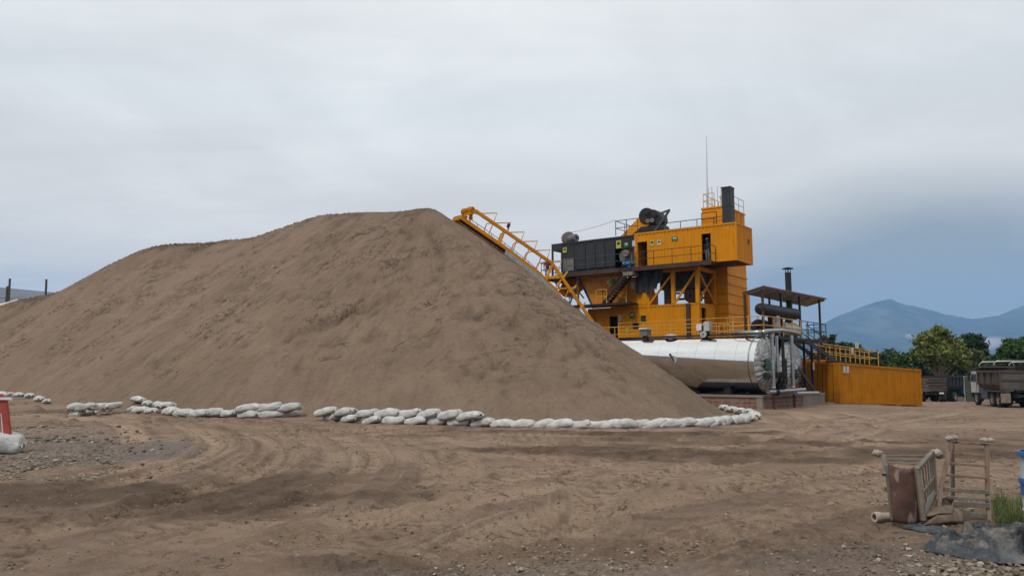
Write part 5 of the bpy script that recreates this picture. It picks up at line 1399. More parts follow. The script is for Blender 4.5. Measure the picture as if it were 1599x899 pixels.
# railed gangway behind the container
gw = thing('gangway', 'yellow railed gangway running behind the shipping container', 'walkway', (0, 3.4, 1.5), KF)
ga = KF.front(1276, 560, 3.6); gb_ = KF.front(1368, 571, 3.6)
gz0 = ga[2]; 
MB().slab([(ga[0], 3.3, ga[2] - .1), (gb_[0], 3.3, gb_[2] - .1), (gb_[0], 4.6, gb_[2] - .1), (ga[0], 4.6, ga[2] - .1)], (0, 0, 1), .1).build('deck', M['browniron'], gw)
railing(gw, [(ga[0], 3.4, ga[2]), (gb_[0], 3.4, gb_[2]), (gb_[0], 4.5, gb_[2]), (ga[0], 4.5, ga[2])], 1.08, 1.35, 'yellow_rail', .032)
for u in (.15, .55, .95):
    x = ga[0] + (gb_[0] - ga[0]) * u; z = ga[2] + (gb_[2] - ga[2]) * u
    MB().box(x - .08, x + .08, 3.85, 4.0, -.7, z - .101).build('leg', M['browniron'], gw)
for px in (1331, 1338):
    q = KF.front(px, 548 if px < 1335 else 539, 3.35); MB().box(q[0] - (.22 if px > 1335 else .12), q[0] + (.22 if px > 1335 else .12), 3.33, 3.36, q[2] - .22, q[2] + .22).build('sign_plate', M['white_sign'], gw)

# ------------------------------------------------------------------ trucks
def wheel(root, x, y, z, r=.52, w=.30, dual=False):
    for k in range(2 if dual else 1):
        yy = y - math.copysign(k * (w + .04), y)
        ty = MB().lathe([(-w / 2, r * .55), (-w / 2, r * .9), (-w * .38, r), (w * .38, r), (w / 2, r * .9), (w / 2, r * .55)], (x, yy, z), (0, 1, 0), 24).build('wheel', M['rubber'], root, 'auto')
        if k == 0:
            s = math.copysign(1, y)
            MB().lathe([(-.02, r * .56), (w * .42, r * .56), (w * .42, r * .48), (w * .22, r * .36), (w * .22, r * .2), (w * .5, r * .16), (w * .5, 0)], (x, yy, z), (0, s, 0), 20).build('rim', M['rim'], ty, 'auto')

def tipper(root, o, L, W, zb, zt, mat, ribs=4, gate=True, rim=None):
    """open dump body: sides, headboard, tailgate, ribs and rim"""
    x0, x1 = o, o + L; th = .06; rim = rim or mat
    b = MB()
    b.box(x0, x1, -W / 2 + .25, W / 2 - .25, zb - .0, zb + .08)
    for s in (-1, 1):
        q = [(x0, s * (W / 2 - .25), zb), (x1, s * (W / 2 - .25), zb), (x1, s * W / 2, zb + .35), (x0, s * W / 2, zb + .35)]
        b.slab(q, (0, s * .0, 1), .05)
        b.box(x0, x1, s * W / 2 - .03, s * W / 2 + .03, zb + .36, zt)
    b.box(x1 - .08, x1 - .004, -W / 2 + .035, W / 2 - .035, zb + .1, zt + .05)
    body = b.build('dump_body', mat, root)
    for s in (-1, 1):
        MB().box(x0, x1, s * (W / 2 + .09) - .06, s * (W / 2 + .09) + .06, zt - .14, zt + .02).build('top_rail', rim, body)
        for i in range(ribs):
            x = x0 + .1 + (x1 - x0 - .3) * i / (ribs - 1)
            MB().box(x, x + .14, s * (W / 2 + .09) - .055, s * (W / 2 + .09) + .055, zb + .3, zt - .143).build('rib', rim, body)
    if gate:
        g = MB().box(x0 - .07, x0 - .004, -W / 2 + .04, W / 2 - .04, zb + .02, zt - .05).build('tailgate', mat, root)
        f = MB()
        for y in (-W / 2 - .02, W / 2 - .1): f.box(x0 - .13, x0 - .072, y, y + .14, zb - .05, zt)
        f.box(x0 - .125, x0 - .074, -W / 2 + .12, W / 2 - .1, zt - .16, zt - .02); f.box(x0 - .125, x0 - .074, -W / 2 + .12, W / 2 - .1, (zb + zt) / 2 - .06, (zb + zt) / 2 + .06); f.box(x0 - .125, x0 - .074, -W / 2 + .12, W / 2 - .1, zb - .04, zb + .08)
        f.build('gate_frame', rim, g)
    return body

def truck_base(root, L, axles, front, r=.52, zc=.85):
    c = MB()
    for y in (-.42, .42): c.box(-1.0, L, y - .06, y + .06, zc - .15, zc + .12)
    for x in np.arange(-.8, L - .2, 1.1): c.box(x, x + .12, -.36, .36, zc - .1, zc + .05)
    c.build('chassis', M['blacksteel'], root)
    for x in axles:
        for s in (-1, 1): wheel(root, x, s * 1.08, r, r, .28, True)
        MB().tube((x, -1, r), (x, 1, r), .09, 8).build('axle', M['blacksteel'], root)
    for s in (-1, 1): wheel(root, front, s * 1.05, r, r, .28)
    MB().tube((front, -1, r), (front, 1, r), .07, 8).build('axle', M['blacksteel'], root)

def cab_over(root, x0, x1, W, z0, z1, mat):
    c = MB(); h = z1 - z0
    prof = [(x0, z0), (x1, z0), (x1 + .02, z0 + h * .45), (x1 - .22, z1 - .06), (x1 - .45, z1), (x0 + .1, z1), (x0, z1 - .12)]
    c.slab([(x, W / 2, z) for x, z in prof], (0, -1, 0), W)
    cab_ = c.build('cab', mat, root)
    for s in (-1, 1):
        MB().slab([(x0 + .35, s * (W / 2 + .012), z0 + h * .5), (x1 - .12, s * (W / 2 + .012), z0 + h * .5), (x1 - .32, s * (W / 2 + .012), z1 - .22), (x0 + .35, s * (W / 2 + .012), z1 - .22)], (0, -s, 0), .02).build('side_window', M['glass'], cab_)
        MB().box(x1 - .05, x1 + .1, s * (W / 2 + .12) - .08, s * (W / 2 + .12) + .08, z0 + h * .55, z0 + h * .9).build('mirror', M['blacksteel'], cab_)
        MB().box(x0 + .3, x0 + .33, s * (W / 2 + .014) - .012, s * (W / 2 + .014) + .012, z0 + .1, z1 - .2).build('door_seam', M['blacksteel'], cab_)
    MB().box(x0 - .02, x0 - .004, -W / 2 + .3, W / 2 - .3, z0 + h * .55, z1 - .25).build('rear_window', M['glass'], cab_)
    MB().slab([(x1 + .03, -W / 2 + .12, z0 + h * .48), (x1 + .03, W / 2 - .12, z0 + h * .48), (x1 - .2, W / 2 - .15, z1 - .14), (x1 - .2, -W / 2 + .15, z1 - .14)], (1, 0, 0), .02).build('windscreen', M['glass'], cab_)
    for s in (-1, 1): MB().box(x1 + .0, x1 + .06, s * .85 - .15, s * .85 + .15, z0 + .05, z0 + .25).build('headlight', M['lightgrey'], cab_)
    MB().box(x1 - .1, x1 + .12, -W / 2, W / 2, z0 - .35, z0 - .05).build('bumper', M['blacksteel'], root)
    return cab_

def heading(fr_deg): return fr_deg
# A: white cab dump truck seen from its rear left
pa = gpt(1562.5, 637); pa = (34.0, 55.0, float(gz(34, 55)))
g0 = at(1561, 600, 55.)
hd = 75.5
TA = Frame(g0[0] + 1.25 * math.sin(math.radians(hd)), 55. - 1.25 * math.cos(math.radians(hd)), float(gz(35, 55)), hd)
ta = thing('dump_truck', 'dump truck with a white cab and dusty grey tipper body', 'truck', (0, 0, 0), TA)
truck_base(ta, 6.6, (.7, 2.0), 5.6)
tipper(ta, .0, 4.5, 2.5, 1.25, 2.55, M['bodygrey'], 4, True, M['bodyrust'])
cab_over(ta, 5.0, 6.7, 2.35, .95, 2.55, M['lightgrey'])
MB().slab([(4.42, -1.2, 2.80), (4.42, 1.2, 2.80), (6.9, 1.2, 2.62), (6.9, -1.2, 2.62)], (0, 0, 1), .06).build('cab_shield', M['bodygrey'], ta)
for s in (-1, 1):
    MB().box(-.25, -.2, s * 1.0 - .3, s * 1.0 + .3, .35, 1.0).build('mud_flap', M['dusty_steel'], ta)
    MB().box(2.7, 4.2, s * .95 - .3, s * .95 + .3, .55, 1.05).build('fuel_tank' if s > 0 else 'tool_box', M['bluesteel'], ta)
    MB().box(-.1, 2.9, s * 1.05 - .3, s * 1.05 + .3, 1.09, 1.15).build('mudguard', M['bodygrey'], ta)
MB().bar((4.4, 1.0, 1.2), (5.0, 1.0, 2.6), .08).build('stay', M['lightgrey'], ta)
# B: black tipper with hoops behind it
gB = at(1556, 600, 66.); hb_ = 73.
TB = Frame(gB[0] + 1.25 * math.sin(math.radians(hb_)), 66. - 1.25 * math.cos(math.radians(hb_)), float(gz(40, 66)), hb_)
tb = thing('dump_truck', 'dump truck with tall black tipper and silver hoop posts behind the white cab truck', 'truck', (0, 0, 0), TB)
truck_base(tb, 6.8, (.7, 2.0), 5.7)
tipper(tb, .0, 4.6, 2.5, 1.4, 3.1, M['bodyblack'], 5, True)
cab_over(tb, 5.1, 6.9, 2.35, 1.0, 2.8, M['bodygrey'])
for x in (.05, 4.5): MB().path([(x, 1.32, 1.5), (x, 1.32, 3.3), (x, 1.1, 3.5), (x, -1.1, 3.5), (x, -1.32, 3.3), (x, -1.32, 1.5)], .05, 8).build('hoop_post', M['pipe'], tb, True)
# C: old bonneted blue truck, D: stake truck
gC = at(1471, 600, 84.)
TC = Frame(gC[0], 84., float(gz(45, 84)), 38)
tc_ = thing('dump_truck', 'old teal bonneted truck with a navy tipper body at the edge of the trees', 'truck', (0, 0, 0), TC)
truck_base(tc_, 5.6, (.2,), 4.2, .5)
tipper(tc_, -1.3, 3.6, 2.4, 1.3, 2.7, M['bodynavy'], 5, True)
c = MB().slab([(x, 1.05, z) for x, z in [(2.5, .8), (3.7, .8), (3.7, 1.55), (3.45, 2.35), (2.6, 2.4), (2.5, 2.2)]], (0, -1, 0), 2.1).build('cab', M['teal'], tc_)
for s in (-1, 1):
    MB().slab([(2.75, s * 1.062, 1.6), (3.6, s * 1.062, 1.6), (3.4, s * 1.062, 2.2), (2.75, s * 1.062, 2.2)], (0, -s, 0), .02).build('side_window', M['glass'], c)
    MB().lathe([(-.3, .52), (.3, .52), (.3, .68), (-.3, .68), (-.3, .52)], (4.2, s * 1.0, .52), (0, 1, 0), 20).build('fender', M['teal'], tc_, 'auto')
MB().slab([(x, .75, z) for x, z in [(3.702, .85), (5.1, .85), (5.15, 1.35), (4.9, 1.5), (3.702, 1.58)]], (0, -1, 0), 1.5).build('bonnet', M['teal'], tc_)
MB().box(5.16, 5.25, -1.0, 1.0, .5, .75).build('bumper', M['lightgrey'], tc_)
gD = at(1454, 600, 80.)
TD = Frame(gD[0], 80., float(gz(42.5, 80)), 58)
td = thing('stake_truck', 'red brown flatbed truck with slatted sides beside the yellow container', 'truck', (0, 0, 0), TD)
truck_base(td, 6.0, (.6,), 4.8, .5)
MB().box(-1.0, 3.8, -1.2, 1.2, 1.1, 1.22).build('flatbed', M['bodyrust'], td)
for zz in (1.38, 1.68, 1.98, 2.24):
    MB().box(-1.03, -.98, -1.2, 1.2, zz, zz + .17).build('tail_slat', M['bodyrust'], td)
    for s in (-1, 1): MB().box(-.97, 3.8, s * 1.2 - .025, s * 1.2 + .025, zz, zz + .17).build('side_slat', M['bodyrust'], td)
for s in (-1, 1):
    for x in (-.95, .6, 2.2, 3.7): MB().box(x, x + .09, s * 1.15 - .04, s * 1.15 + .02, 1.222, 2.45).build('stake', M['rust'], td)
    MB().box(-1.06, -1.0, s * .95 - .2, s * .95 + .2, .82, .98).build('tail_light', M['white'], td)
    MB().box(-.6, -.55, s * .95 - .3, s * .95 + .3, .25, .9).build('mud_flap', M['rubber'], td)
cab_over(td, 4.1, 5.7, 2.2, .9, 2.4, M['grey'])
gE = at(1514.5, 620, 74.)
EF = Frame(gE[0], 74., float(gz(43, 74)), -30)
ec = thing('steel_cabinet', 'tall grey green corrugated steel box standing between the teal truck and the white cab', 'container', (0, 0, 0), EF)
cframe(ec, -.42, .42, 0, .9, 0, 2.45, M['paleplate'], .05); 
M['greygreen'] = pm('grey green steel', (.075, .085, .07), .7, .1, .2, 2, (.05, .04, .03), .5)
MB().corr(-.38, .38, .05, 2.4, .02, 'x', -1, .04, .19).corr(-.38, .38, .05, 2.4, .88, 'x', 1, .04, .19).corr(.05, .85, .05, 2.4, .40, 'y', 1, .04, .2).corr(.05, .85, .05, 2.4, -.40, 'y', -1, .04, .2).build('wall', M['greygreen'], ec)
def dup(root, off, label):
    r = root.copy(); COL.objects.link(r); r.matrix_world = Matrix.Translation(off) @ root.matrix_world; r['label'] = label
    def kids(o, n):
        for ch in [c for c in bpy.data.objects if c.parent == o]:
            c = ch.copy(); COL.objects.link(c); c.parent = n; kids(ch, c)
    kids(root, r); return r
bpy.context.view_layer.update()
dup(tb, (3.4, 1.2, 0), 'dump truck with tall black tipper cut by the right edge of the photo')
# ------------------------------------------------------------------ trees and shrubs
def leaf_cloud(name, lobes, n, size, mat, parent=None, seed=1, base=(0, 0, 0)):
    """lobes: (cx,cy,cz,rx,ry,rz). leaves gathered in sprays near the outside of every lobe, with gaps between"""
    rg = np.random.default_rng(seed); C = []
    vol = np.array([l[3] * l[5] for l in lobes]); vol = vol / vol.sum()
    for l, v in zip(lobes, vol):
        m = max(4, int(n * v)); k = max(3, m // 26)
        d = rg.standard_normal((k, 3)); d /= np.linalg.norm(d, axis=1)[:, None]
        rad = rg.uniform(.45, 1.08, (k, 1)) ** .7
        cc = np.array(l[:3]) + d * rad * np.array(l[3:]) * (1 + .18 * rg.standard_normal((k, 1)))
        idx = rg.integers(0, k, m)
        s = .17 * (l[3] + l[5])
        C.append(cc[idx] + rg.standard_normal((m, 3)) * np.array([s, s, s * .55]))
    C = np.vstack(C); m = len(C)
    nrm = rg.standard_normal((m, 3)) + np.array([0, 0, .9]); nrm /= np.linalg.norm(nrm, axis=1)[:, None]
    t = rg.standard_normal((m, 3)); t -= nrm * (t * nrm).sum(1)[:, None]; t /= np.linalg.norm(t, axis=1)[:, None]
    b_ = np.cross(nrm, t); s = size * rg.uniform(.6, 1.4, (m, 1))
    V = np.stack([C - t * s, C + b_ * s * .45, C + t * s, C - b_ * s * .45], 1).reshape(-1, 3) - np.array(base)
    o = mesh_np(name, V, np.arange(4 * m).reshape(m, 4), mat, False)
    if parent: o.parent = parent
    return o

def tree(label, px, Y, lobes_px, mat, n, size, trunk_px=None, bark='darkbark', name='tree', cat='tree', group=None, seed=1):
    """lobes_px: (px, py, radius x in px, radius z in px, depth offset m)"""
    g = at(px, 600, Y); gx, gy = g[0], Y; gzv = float(gz(gx, gy)); s = Y / F * 1.03
    t = thing(name, label, cat, (gx, gy, gzv), WORLD, group)
    L = []
    for (lx, ly, rx, rz, dy) in lobes_px:
        c = at(lx, ly, Y + dy); L.append((c[0], c[1], c[2], rx * s, (rx + rz) / 2 * s * .9, rz * s))
    leaf_cloud('crown', L, n, size, mat, t, seed, (gx, gy, gzv))
    tr = MB(); rg = random.Random(seed)
    top = max(L, key=lambda l: l[2]); zmid = sum(l[2] for l in L) / len(L)
    fork = Vector((gx, gy, gzv + (zmid - gzv) * .42)); r0 = max(.10, (zmid - gzv) * .045)
    tr.path([(gx, gy, gzv - .2), (gx + .05, gy, gzv + (fork.z - gzv) * .5), fork], [r0 * 1.2, r0, r0 * .85], 8)
    for l in L:
        c = Vector(l[:3]); mid = fork + (c - fork) * .5 + Vector((rg.uniform(-.3, .3), rg.uniform(-.3, .3), .2))
        tr.path([fork - Vector((0, 0, .1)), mid, c + Vector((0, 0, l[5] * .4))], [r0 * .62, r0 * .42, r0 * .15], 6)
        for k in range(2):
            e = c + Vector((rg.uniform(-1, 1) * l[3] * .8, rg.uniform(-1, 1) * l[4] * .8, rg.uniform(-.2, .8) * l[5])); tr.path([mid, (mid + e) / 2 + Vector((0, 0, .1)), e], [r0 * .3, r0 * .2, r0 * .08], 5)
    tr.build('trunk', M[bark], t, True)
    return t
M['leaf_lite'] = leaf_mat('light olive leaves', (.035, .055, .012), (.12, .15, .032), (.25, .26, .06))
tree('spreading olive green tree with a pale forked trunk behind the parked trucks', 1467, 92,
     [(1466, 520, 10, 9, 0), (1450, 534, 15, 11, -1), (1474, 537, 18, 12, 1), (1490, 548, 14, 11, 0), (1440, 552, 12, 9, 0), (1460, 552, 18, 10, -2), (1484, 560, 14, 8, -2), (1500, 566, 10, 7, -1), (1452, 566, 9, 6, 0)], M['leaf_lite'], 11000, .24, bark='bark', seed=3)
tree('darker tree standing behind and right of the olive green tree', 1518, 104,
     [(1514, 530, 11, 9, 1), (1524, 536, 11, 10, 0), (1508, 545, 14, 11, 0), (1528, 550, 9, 12, 0), (1518, 562, 18, 12, -1)], M['leaf_dark'], 8000, .27, seed=5)
tree('olive tree leaning over the middle trucks', 1508, 96,
     [(1512, 555, 13, 7, 0), (1524, 562, 10, 6, 0), (1502, 570, 14, 9, 0), (1520, 576, 14, 8, 0)], M['leaf_olive'], 5000, .24, seed=6)
tree('layered green tree at the right edge above the tipper trucks', 1582, 100,
     [(1584, 536, 12, 7, 0), (1597, 534, 12, 6, 1), (1572, 546, 10, 6, 0), (1590, 549, 16, 8, -1), (1610, 545, 14, 12, 0), (1562, 558, 9, 6, 0), (1580, 562, 18, 9, 0), (1606, 565, 16, 12, 0), (1556, 568, 8, 7, 0)], M['leaf_green'], 10000, .26, seed=7)
tree('slim dark pointed tree just right of the canopy platform', 1288, 96, [(1286, 533, 4, 8, 0), (1289, 545, 7, 9, 0), (1285, 560, 10, 10, 0)], M['leaf_dark'], 2600, .26, seed=8)
tree('dark pointed tree second from the canopy platform', 1300, 98, [(1299, 533, 4, 7, 0), (1300, 546, 8, 9, 0), (1303, 562, 10, 10, 0)], M['leaf_dark'], 2600, .26, seed=9)
tree('round dark tree behind the yellow gangway', 1328, 102, [(1322, 543, 10, 7, 0), (1336, 547, 9, 6, 0), (1328, 556, 17, 10, 0), (1312, 560, 9, 10, 0)], M['leaf_dark'], 4600, .27, seed=10)
tree('low dark green tree right of the yellow gangway', 1372, 108, [(1366, 562, 12, 9, 0), (1382, 566, 12, 8, 0), (1355, 566, 10, 8, 0)], M['leaf_dark'], 3200, .27, seed=12)
tree('bright green bushy tree above the far end of the yellow container', 1416, 98, [(1408, 564, 12, 8, 0), (1424, 562, 12, 8, 0), (1416, 572, 18, 9, 0), (1434, 570, 10, 9, 0), (1396, 572, 9, 7, 0)], M['leaf_green'], 5200, .24, seed=13)
for i, (px, Y, rx, rz, lab, mt) in enumerate([(1446, 100, 16, 16, 'leafy green shrub under the left side of the olive tree', 'leaf_green'), (1478, 103, 16, 14, 'shaded shrub behind the trunk of the olive tree', 'leaf_dark'),
                                           (1505, 106, 16, 14, 'dark shrub behind the teal truck cab', 'leaf_dark'), (1540, 106, 18, 20, 'dark shrub filling the gap between the two right hand trees', 'leaf_dark'),
                                           (1575, 108, 20, 16, 'dark shrub behind the silver hoop posts', 'leaf_dark'), (1612, 108, 22, 16, 'dark shrub at the right edge behind the trucks', 'leaf_dark'),
                                           (1342, 108, 20, 14, 'dark shrub low behind the gangway legs', 'leaf_dark'), (1390, 110, 22, 12, 'green shrub low behind the yellow container', 'leaf_green')]):
    tree(lab, px, Y, [(px, 586 - rz * .2, rx, rz, 0), (px - rx * .6, 592, rx * .7, rz * .7, 0), (px + rx * .6, 592, rx * .7, rz * .7, 0)], M[mt], 2600, .26, name='shrub', cat='shrub', seed=20 + i)
# far wood that reads as one mass
L = []
rg = random.Random(4)
for i in range(120):
    px = 900 + i * 9; Y = 230 + rg.uniform(-20, 30)
    top = 552 + 5 * math.sin(px * .013) + rg.uniform(-2.5, 3)
    c = at(px, top + 12, Y); s = Y / F
    L.append((c[0], c[1], c[2], 10 * s, 5, 12 * s))
    c = at(px + 4, top + 30, Y - 6); L.append((c[0], c[1], c[2], 10 * s, 5, 14 * s))
wd = leaf_cloud('treeline', L, 26000, .8, M['leaf_dark'], None, 40)
tag(wd, 'far dark line of woodland below the blue mountain', 'woodland', kind='stuff')

# ------------------------------------------------------------------ mountains
def mountains():
    sil = [(-900, 540), (-500, 520), (0, 530), (500, 515), (900, 520), (1080, 512), (1165, 499), (1210, 503), (1240, 512), (1265, 511), (1285, 503), (1300, 494), (1322, 485), (1345, 477.5), (1368, 469), (1391, 465), (1400, 469), (1412, 473), (1445, 480), (1470, 487), (1495, 491.5), (1515, 495), (1533, 494.5), (1545, 492.5), (1565, 488), (1580, 481), (1599, 474.5), (1650, 455), (1760, 470), (1950, 440), (2200, 500), (2600, 530)]
    spx = np.array([s[0] for s in sil], float); spy = np.array([s[1] for s in sil], float)
    px = np.arange(-900, 2600, 3.0); py = np.interp(px, spx, spy)
    k = np.ones(3) / 3; py = np.convolve(np.pad(py, 1, 'edge'), k, 'valid') + 1.6 * fbm(px * .05, px * 0, 5, 4) + .5 * fbm(px * .3, px * 0, 6, 2)
    YC = 6800.; n = 60; V = []
    for j in range(n + 1):
        u = j / n
        Y = 3900 + (YC - 3900) * min(1, u / .8) + max(0, u - .8) * 6000
        for i, p in enumerate(px):
            a = (p - CX) / F
            c = at(p, py[i], YC); zc = c[2]
            if u <= .8:
                w = (u / .8); spur = float(0)
                z = zc * (w ** 1.35)
            else: z = zc * (1 - (u - .8) / .2 * .9)
            V.append((a * Y * 1.0 * (c[0] / (a * YC) if abs(a) > 1e-6 else 1), Y, z, w if u <= .8 else 1, u))
    V = np.array(V)
    u = V[:, 4]; amp = np.where(u <= .8, np.sin(np.clip(u / .8, 0, 1) * math.pi), 0)
    sp = np.abs(fbm(V[:, 0] / 620 + .3 * fbm(V[:, 1] / 900, V[:, 0] / 900, 9), V[:, 1] / 2600, 12, 4))
    V[:, 2] = V[:, 2] - 12 + amp * (sp - .3) * -170 * np.clip(V[:, 2] / 300, .1, 1)
    nx = len(px); idx = np.arange((n + 1) * nx).reshape(n + 1, nx)
    Q = np.stack([idx[:-1, :-1], idx[:-1, 1:], idx[1:, 1:], idx[1:, :-1]], -1).reshape(-1, 4)
    o = mesh_np('mountains', V[:, :3], Q, M['mountain'])
    tag(o, 'long wooded mountain ridge with one broad peak, blue with distance', 'mountains', kind='structure')
mountains()

# ------------------------------------------------------------------ far left: warehouse, poles, white sheet
wh = thing('warehouse', 'long building with a blue grey sheet roof showing over the sand pile at far left', 'building', (-55, 105, 0))
e0 = at(-140, 438, 100); e1 = at(100, 460, 112)
rv0 = at(-140, 484, 92); rv1 = at(100, 484, 104)
MB().slab([e0, e1, (rv1[0], rv1[1] - 2, rv1[2]), (rv0[0], rv0[1] - 2, rv0[2])], (0, 0, 1), .2).build('roof', M['roofblue'], wh)
MB().slab([(rv0[0], rv0[1], 0), (rv1[0], rv1[1], 0), (rv1[0], rv1[1], rv1[2] - .3), (rv0[0], rv0[1], rv0[2] - .3)], (.1, 1, 0), .3).build('wall', M['wallgrey'], wh)
MB().slab([(e0[0], e0[1] + .5, e0[2] + .15), (e1[0], e1[1] + .5, e1[2] + .15), (e1[0] - 2, e1[1] + 14, e1[2] - 3), (e0[0] - 2, e0[1] + 14, e0[2] - 3)], (0, 0, -1), .2).build('roof', M['roofblue'], wh)
for (px0, py0, px1, py1, Y, lab) in ((15.5, 435, 12.5, 485, 76, 'taller of two close wooden poles at far left before the blue grey roof'), (11.5, 447, 9, 485, 77, 'shorter of two close wooden poles at far left before the blue grey roof'), (72.5, 436, 71, 470, 78, 'lone dark wooden pole right of the pair, before the blue grey roof')):
    a = at(px0, py0, Y); b_ = at(px1, py1, Y); d = Vector(a) - Vector(b_); d.normalize(); zf = float(gz(a[0], Y))
    p = thing('wooden_pole', lab, 'pole', (b_[0], Y, zf))
    k = (a[2] - zf) / d.z
    MB().tube(Vector(a) - d * k, a, .13, 8, .10).build('shaft', M['darkbark'], p, 'auto')
ws = thing('white_sheet', 'white tarpaulin sheet stretched low between the poles at far left', 'tarpaulin', at(0, 490, 75.5))
a, b_, c, d = at(-40, 475, 75.5), at(27, 466, 75.5), at(24, 492, 75.2), at(-40, 520, 75.2)
MB().grid([[Vector(b_) + (Vector(a) - Vector(b_)) * u + (Vector(c) - Vector(b_)) * w * (1) + Vector((0, .12 * math.sin(7 * u + 3 * w), -.5 * math.sin(u * 3.14) * (1 - w) * .5)) for u in [i / 10 for i in range(11)]] for w in [j / 6 for j in range(7)]]).build('sheet', M['tarpwhite'], ws, True)
wr = thing('wire', 'thin wire strung between the wooden poles', 'wire', at(0, 465, 76))
MB().path([at(-60, 462, 76), at(10, 465.5, 76), at(40, 467, 77), at(71, 461, 78)], .018, 5).build('strand', M['blacksteel'], wr)

# ------------------------------------------------------------------ red barrier and its bag, left edge
YB = 18.6
br = thing('barrier', 'red and white traffic barrier cut by the left edge, weighted by a bag', 'barrier', (at(-8, 700, YB)[0], YB, 0))
def bp(px, py, dy=0): 
    p = at(px, py, YB); return (p[0], YB + dy, p[2])
MB().slab([bp(-2, 624), bp(9.5, 624), bp(17, 690), bp(2, 690)], (0, 1, 0), .07).build('leg', M['red_plastic'], br)
MB().slab([bp(1.2, 645, -.006), bp(2.2, 645, -.006), bp(6.5, 688, -.006), bp(4, 688, -.006)], (0, 1, 0), .005).build('white_stripe', M['white'], br)
MB().slab([bp(-130, 624), bp(-118, 624), bp(-124, 690), bp(-140, 690)], (0, 1, 0), .07).build('leg', M['red_plastic'], br)
MB().slab([bp(-150, 619.6, -.05), bp(20, 620.2, -.05), bp(20, 623.9, -.05), bp(-150, 623.9, -.05)], (0, 1, 0), .04).build('white_board', M['white'], br)
MB().slab([bp(-150, 613, -.05), bp(5, 615, -.05), bp(8, 619.4, -.05), bp(-150, 619.4, -.05)], (0, 1, 0), .05).build('red_board', M['red_plastic'], br)
wb = bpy.data.objects.new('weight_bag', bag_mesh(77, .74, .62, .52)); COL.objects.link(wb)
g = gpt(6, 707); wb.location = (g[0], g[1], g[2] - .02); wb.rotation_euler = (.1, .12, .3)
tag(wb, 'plump greyish white bag weighing down the foot of the red barrier', 'sandbag')

# ------------------------------------------------------------------ junk in the right foreground
def bevel(o, w=.006):
    m_ = o.modifiers.new('bevel', 'BEVEL'); m_.width = w; m_.segments = 2; m_.limit_method = 'ANGLE'; return o
def lump(mb, c, r, seed, squash=.7):
    rg = np.random.default_rng(seed); bm = bmesh.new(); bmesh.ops.create_icosphere(bm, subdivisions=3, radius=1)
    V = np.array([v.co[:] for v in bm.verts]); Fc = [[v.index for v in f.verts] for f in bm.faces]; bm.free()
    q = 1 + .35 * fbm(V[:, 0] * 2 + seed, V[:, 1] * 2 + V[:, 2] * 1.7, seed, 4) + .12 * fbm(V[:, 0] * 7, V[:, 2] * 7 + V[:, 1] * 5, seed + 3, 2)
    V = V * q[:, None] * np.array([r * 1.15, r, r * squash]) + np.array(c)
    mb.add(V, Fc)
Yh = 9.7
hop = thing('steel_hopper', 'overturned rusty hopper frame with a curved red sheet in front and slatted side', 'hopper', (at(1412, 815, Yh)[0], Yh, 0))
FL, FR, BLc, BRc = (1384, 722, 9.72), (1430, 728, 9.66), (1392, 814, 9.72), (1437, 817, 9.62)
P = []
for i in range(15):
    w = i / 14; row = []
    for j in range(13):
        u = j / 12
        px = (FL[0] + (FR[0] - FL[0]) * u) * (1 - w) + (BLc[0] + (BRc[0] - BLc[0]) * u) * w
        py = (FL[1] + (FR[1] - FL[1]) * u) * (1 - w) + (BLc[1] + (BRc[1] - BLc[1]) * u) * w
        py += 6 * math.sin(math.pi * u) * (1 - w) ** 2 - 3 * (abs(2 * u - 1) ** 6) * w
        p = at(px, py, 9.70); row.append((p[0], 9.70 - .07 * math.sin(math.pi * u) + .05 * w * 0 - .02 * math.sin(w * 3) + .06 * (u - .5), max(p[2], .02)))
    P.append(row)
o = MB().grid(P).build('curved_sheet', M['rustsheet'], hop, True)
md = o.modifiers.new('thick', 'SOLIDIFY'); md.thickness = .012
# post and top rails
pL = at(1381, 711, 9.9); pL2 = at(1381, 740, 9.75)
for (a, b_, w, h, m_, nm) in (((1381, 710, 9.95), (1381, 741, 9.78), .055, .05, 'wood', 'post_end'),
                              ((1384, 711, 10.2), (1447, 711, 10.2), .035, .02, 'wood', 'top_rail'), ((1385, 717, 10.05), (1444, 718, 10.05), .03, .018, 'wood', 'top_rail'),
                              ((1386, 722, 9.9), (1440, 724, 9.9), .025, .015, 'wood', 'top_rail'),
                              ((1431, 734, 9.62), (1456, 706, 10.35), .055, .05, 'wood', 'side_beam'), ((1456, 707, 10.35), (1460, 768, 10.35), .05, .05, 'dusty_steel', 'rear_post'),
                              ((1432, 734, 9.63), (1441, 812, 9.62), .05, .05, 'dusty_steel', 'front_post'), ((1441, 811, 9.62), (1460, 770, 10.35), .05, .05, 'dusty_steel', 'bottom_beam'),
                              ((1384, 725, 9.78), (1394, 812, 9.78), .04, .04, 'dusty_steel', 'front_post')):
    bevel(MB().bar(at(*a), at(*b_), w, h).build(nm, M[m_], hop), .005)
for k in range(1, 6):
    u = k / 6
    t_ = Vector(at(1431, 734, 9.63)) * (1 - u) + Vector(at(1456, 708, 10.33)) * u; q = Vector(at(1441, 810, 9.63)) * (1 - u) + Vector(at(1460, 771, 10.33)) * u
    bevel(MB().bar(t_, q, .012, .045, (.2, 1, 0)).build('side_slat', M['dusty_steel' if k % 2 else 'wood'], hop), .003)
u0 = Vector(at(1436, 775, 9.6)); u1 = Vector(at(1459, 745, 10.3)); bevel(MB().bar(u0, u1, .02, .035).build('side_batten', M['dusty_steel'], hop), .003)
MB().slab([at(1442, 806, 9.58), at(1459, 782, 10.2), at(1459, 764, 10.2), at(1449, 776, 9.7)], (.6, .2, 0), .01).build('torn_plate', M['paleplate'], hop)
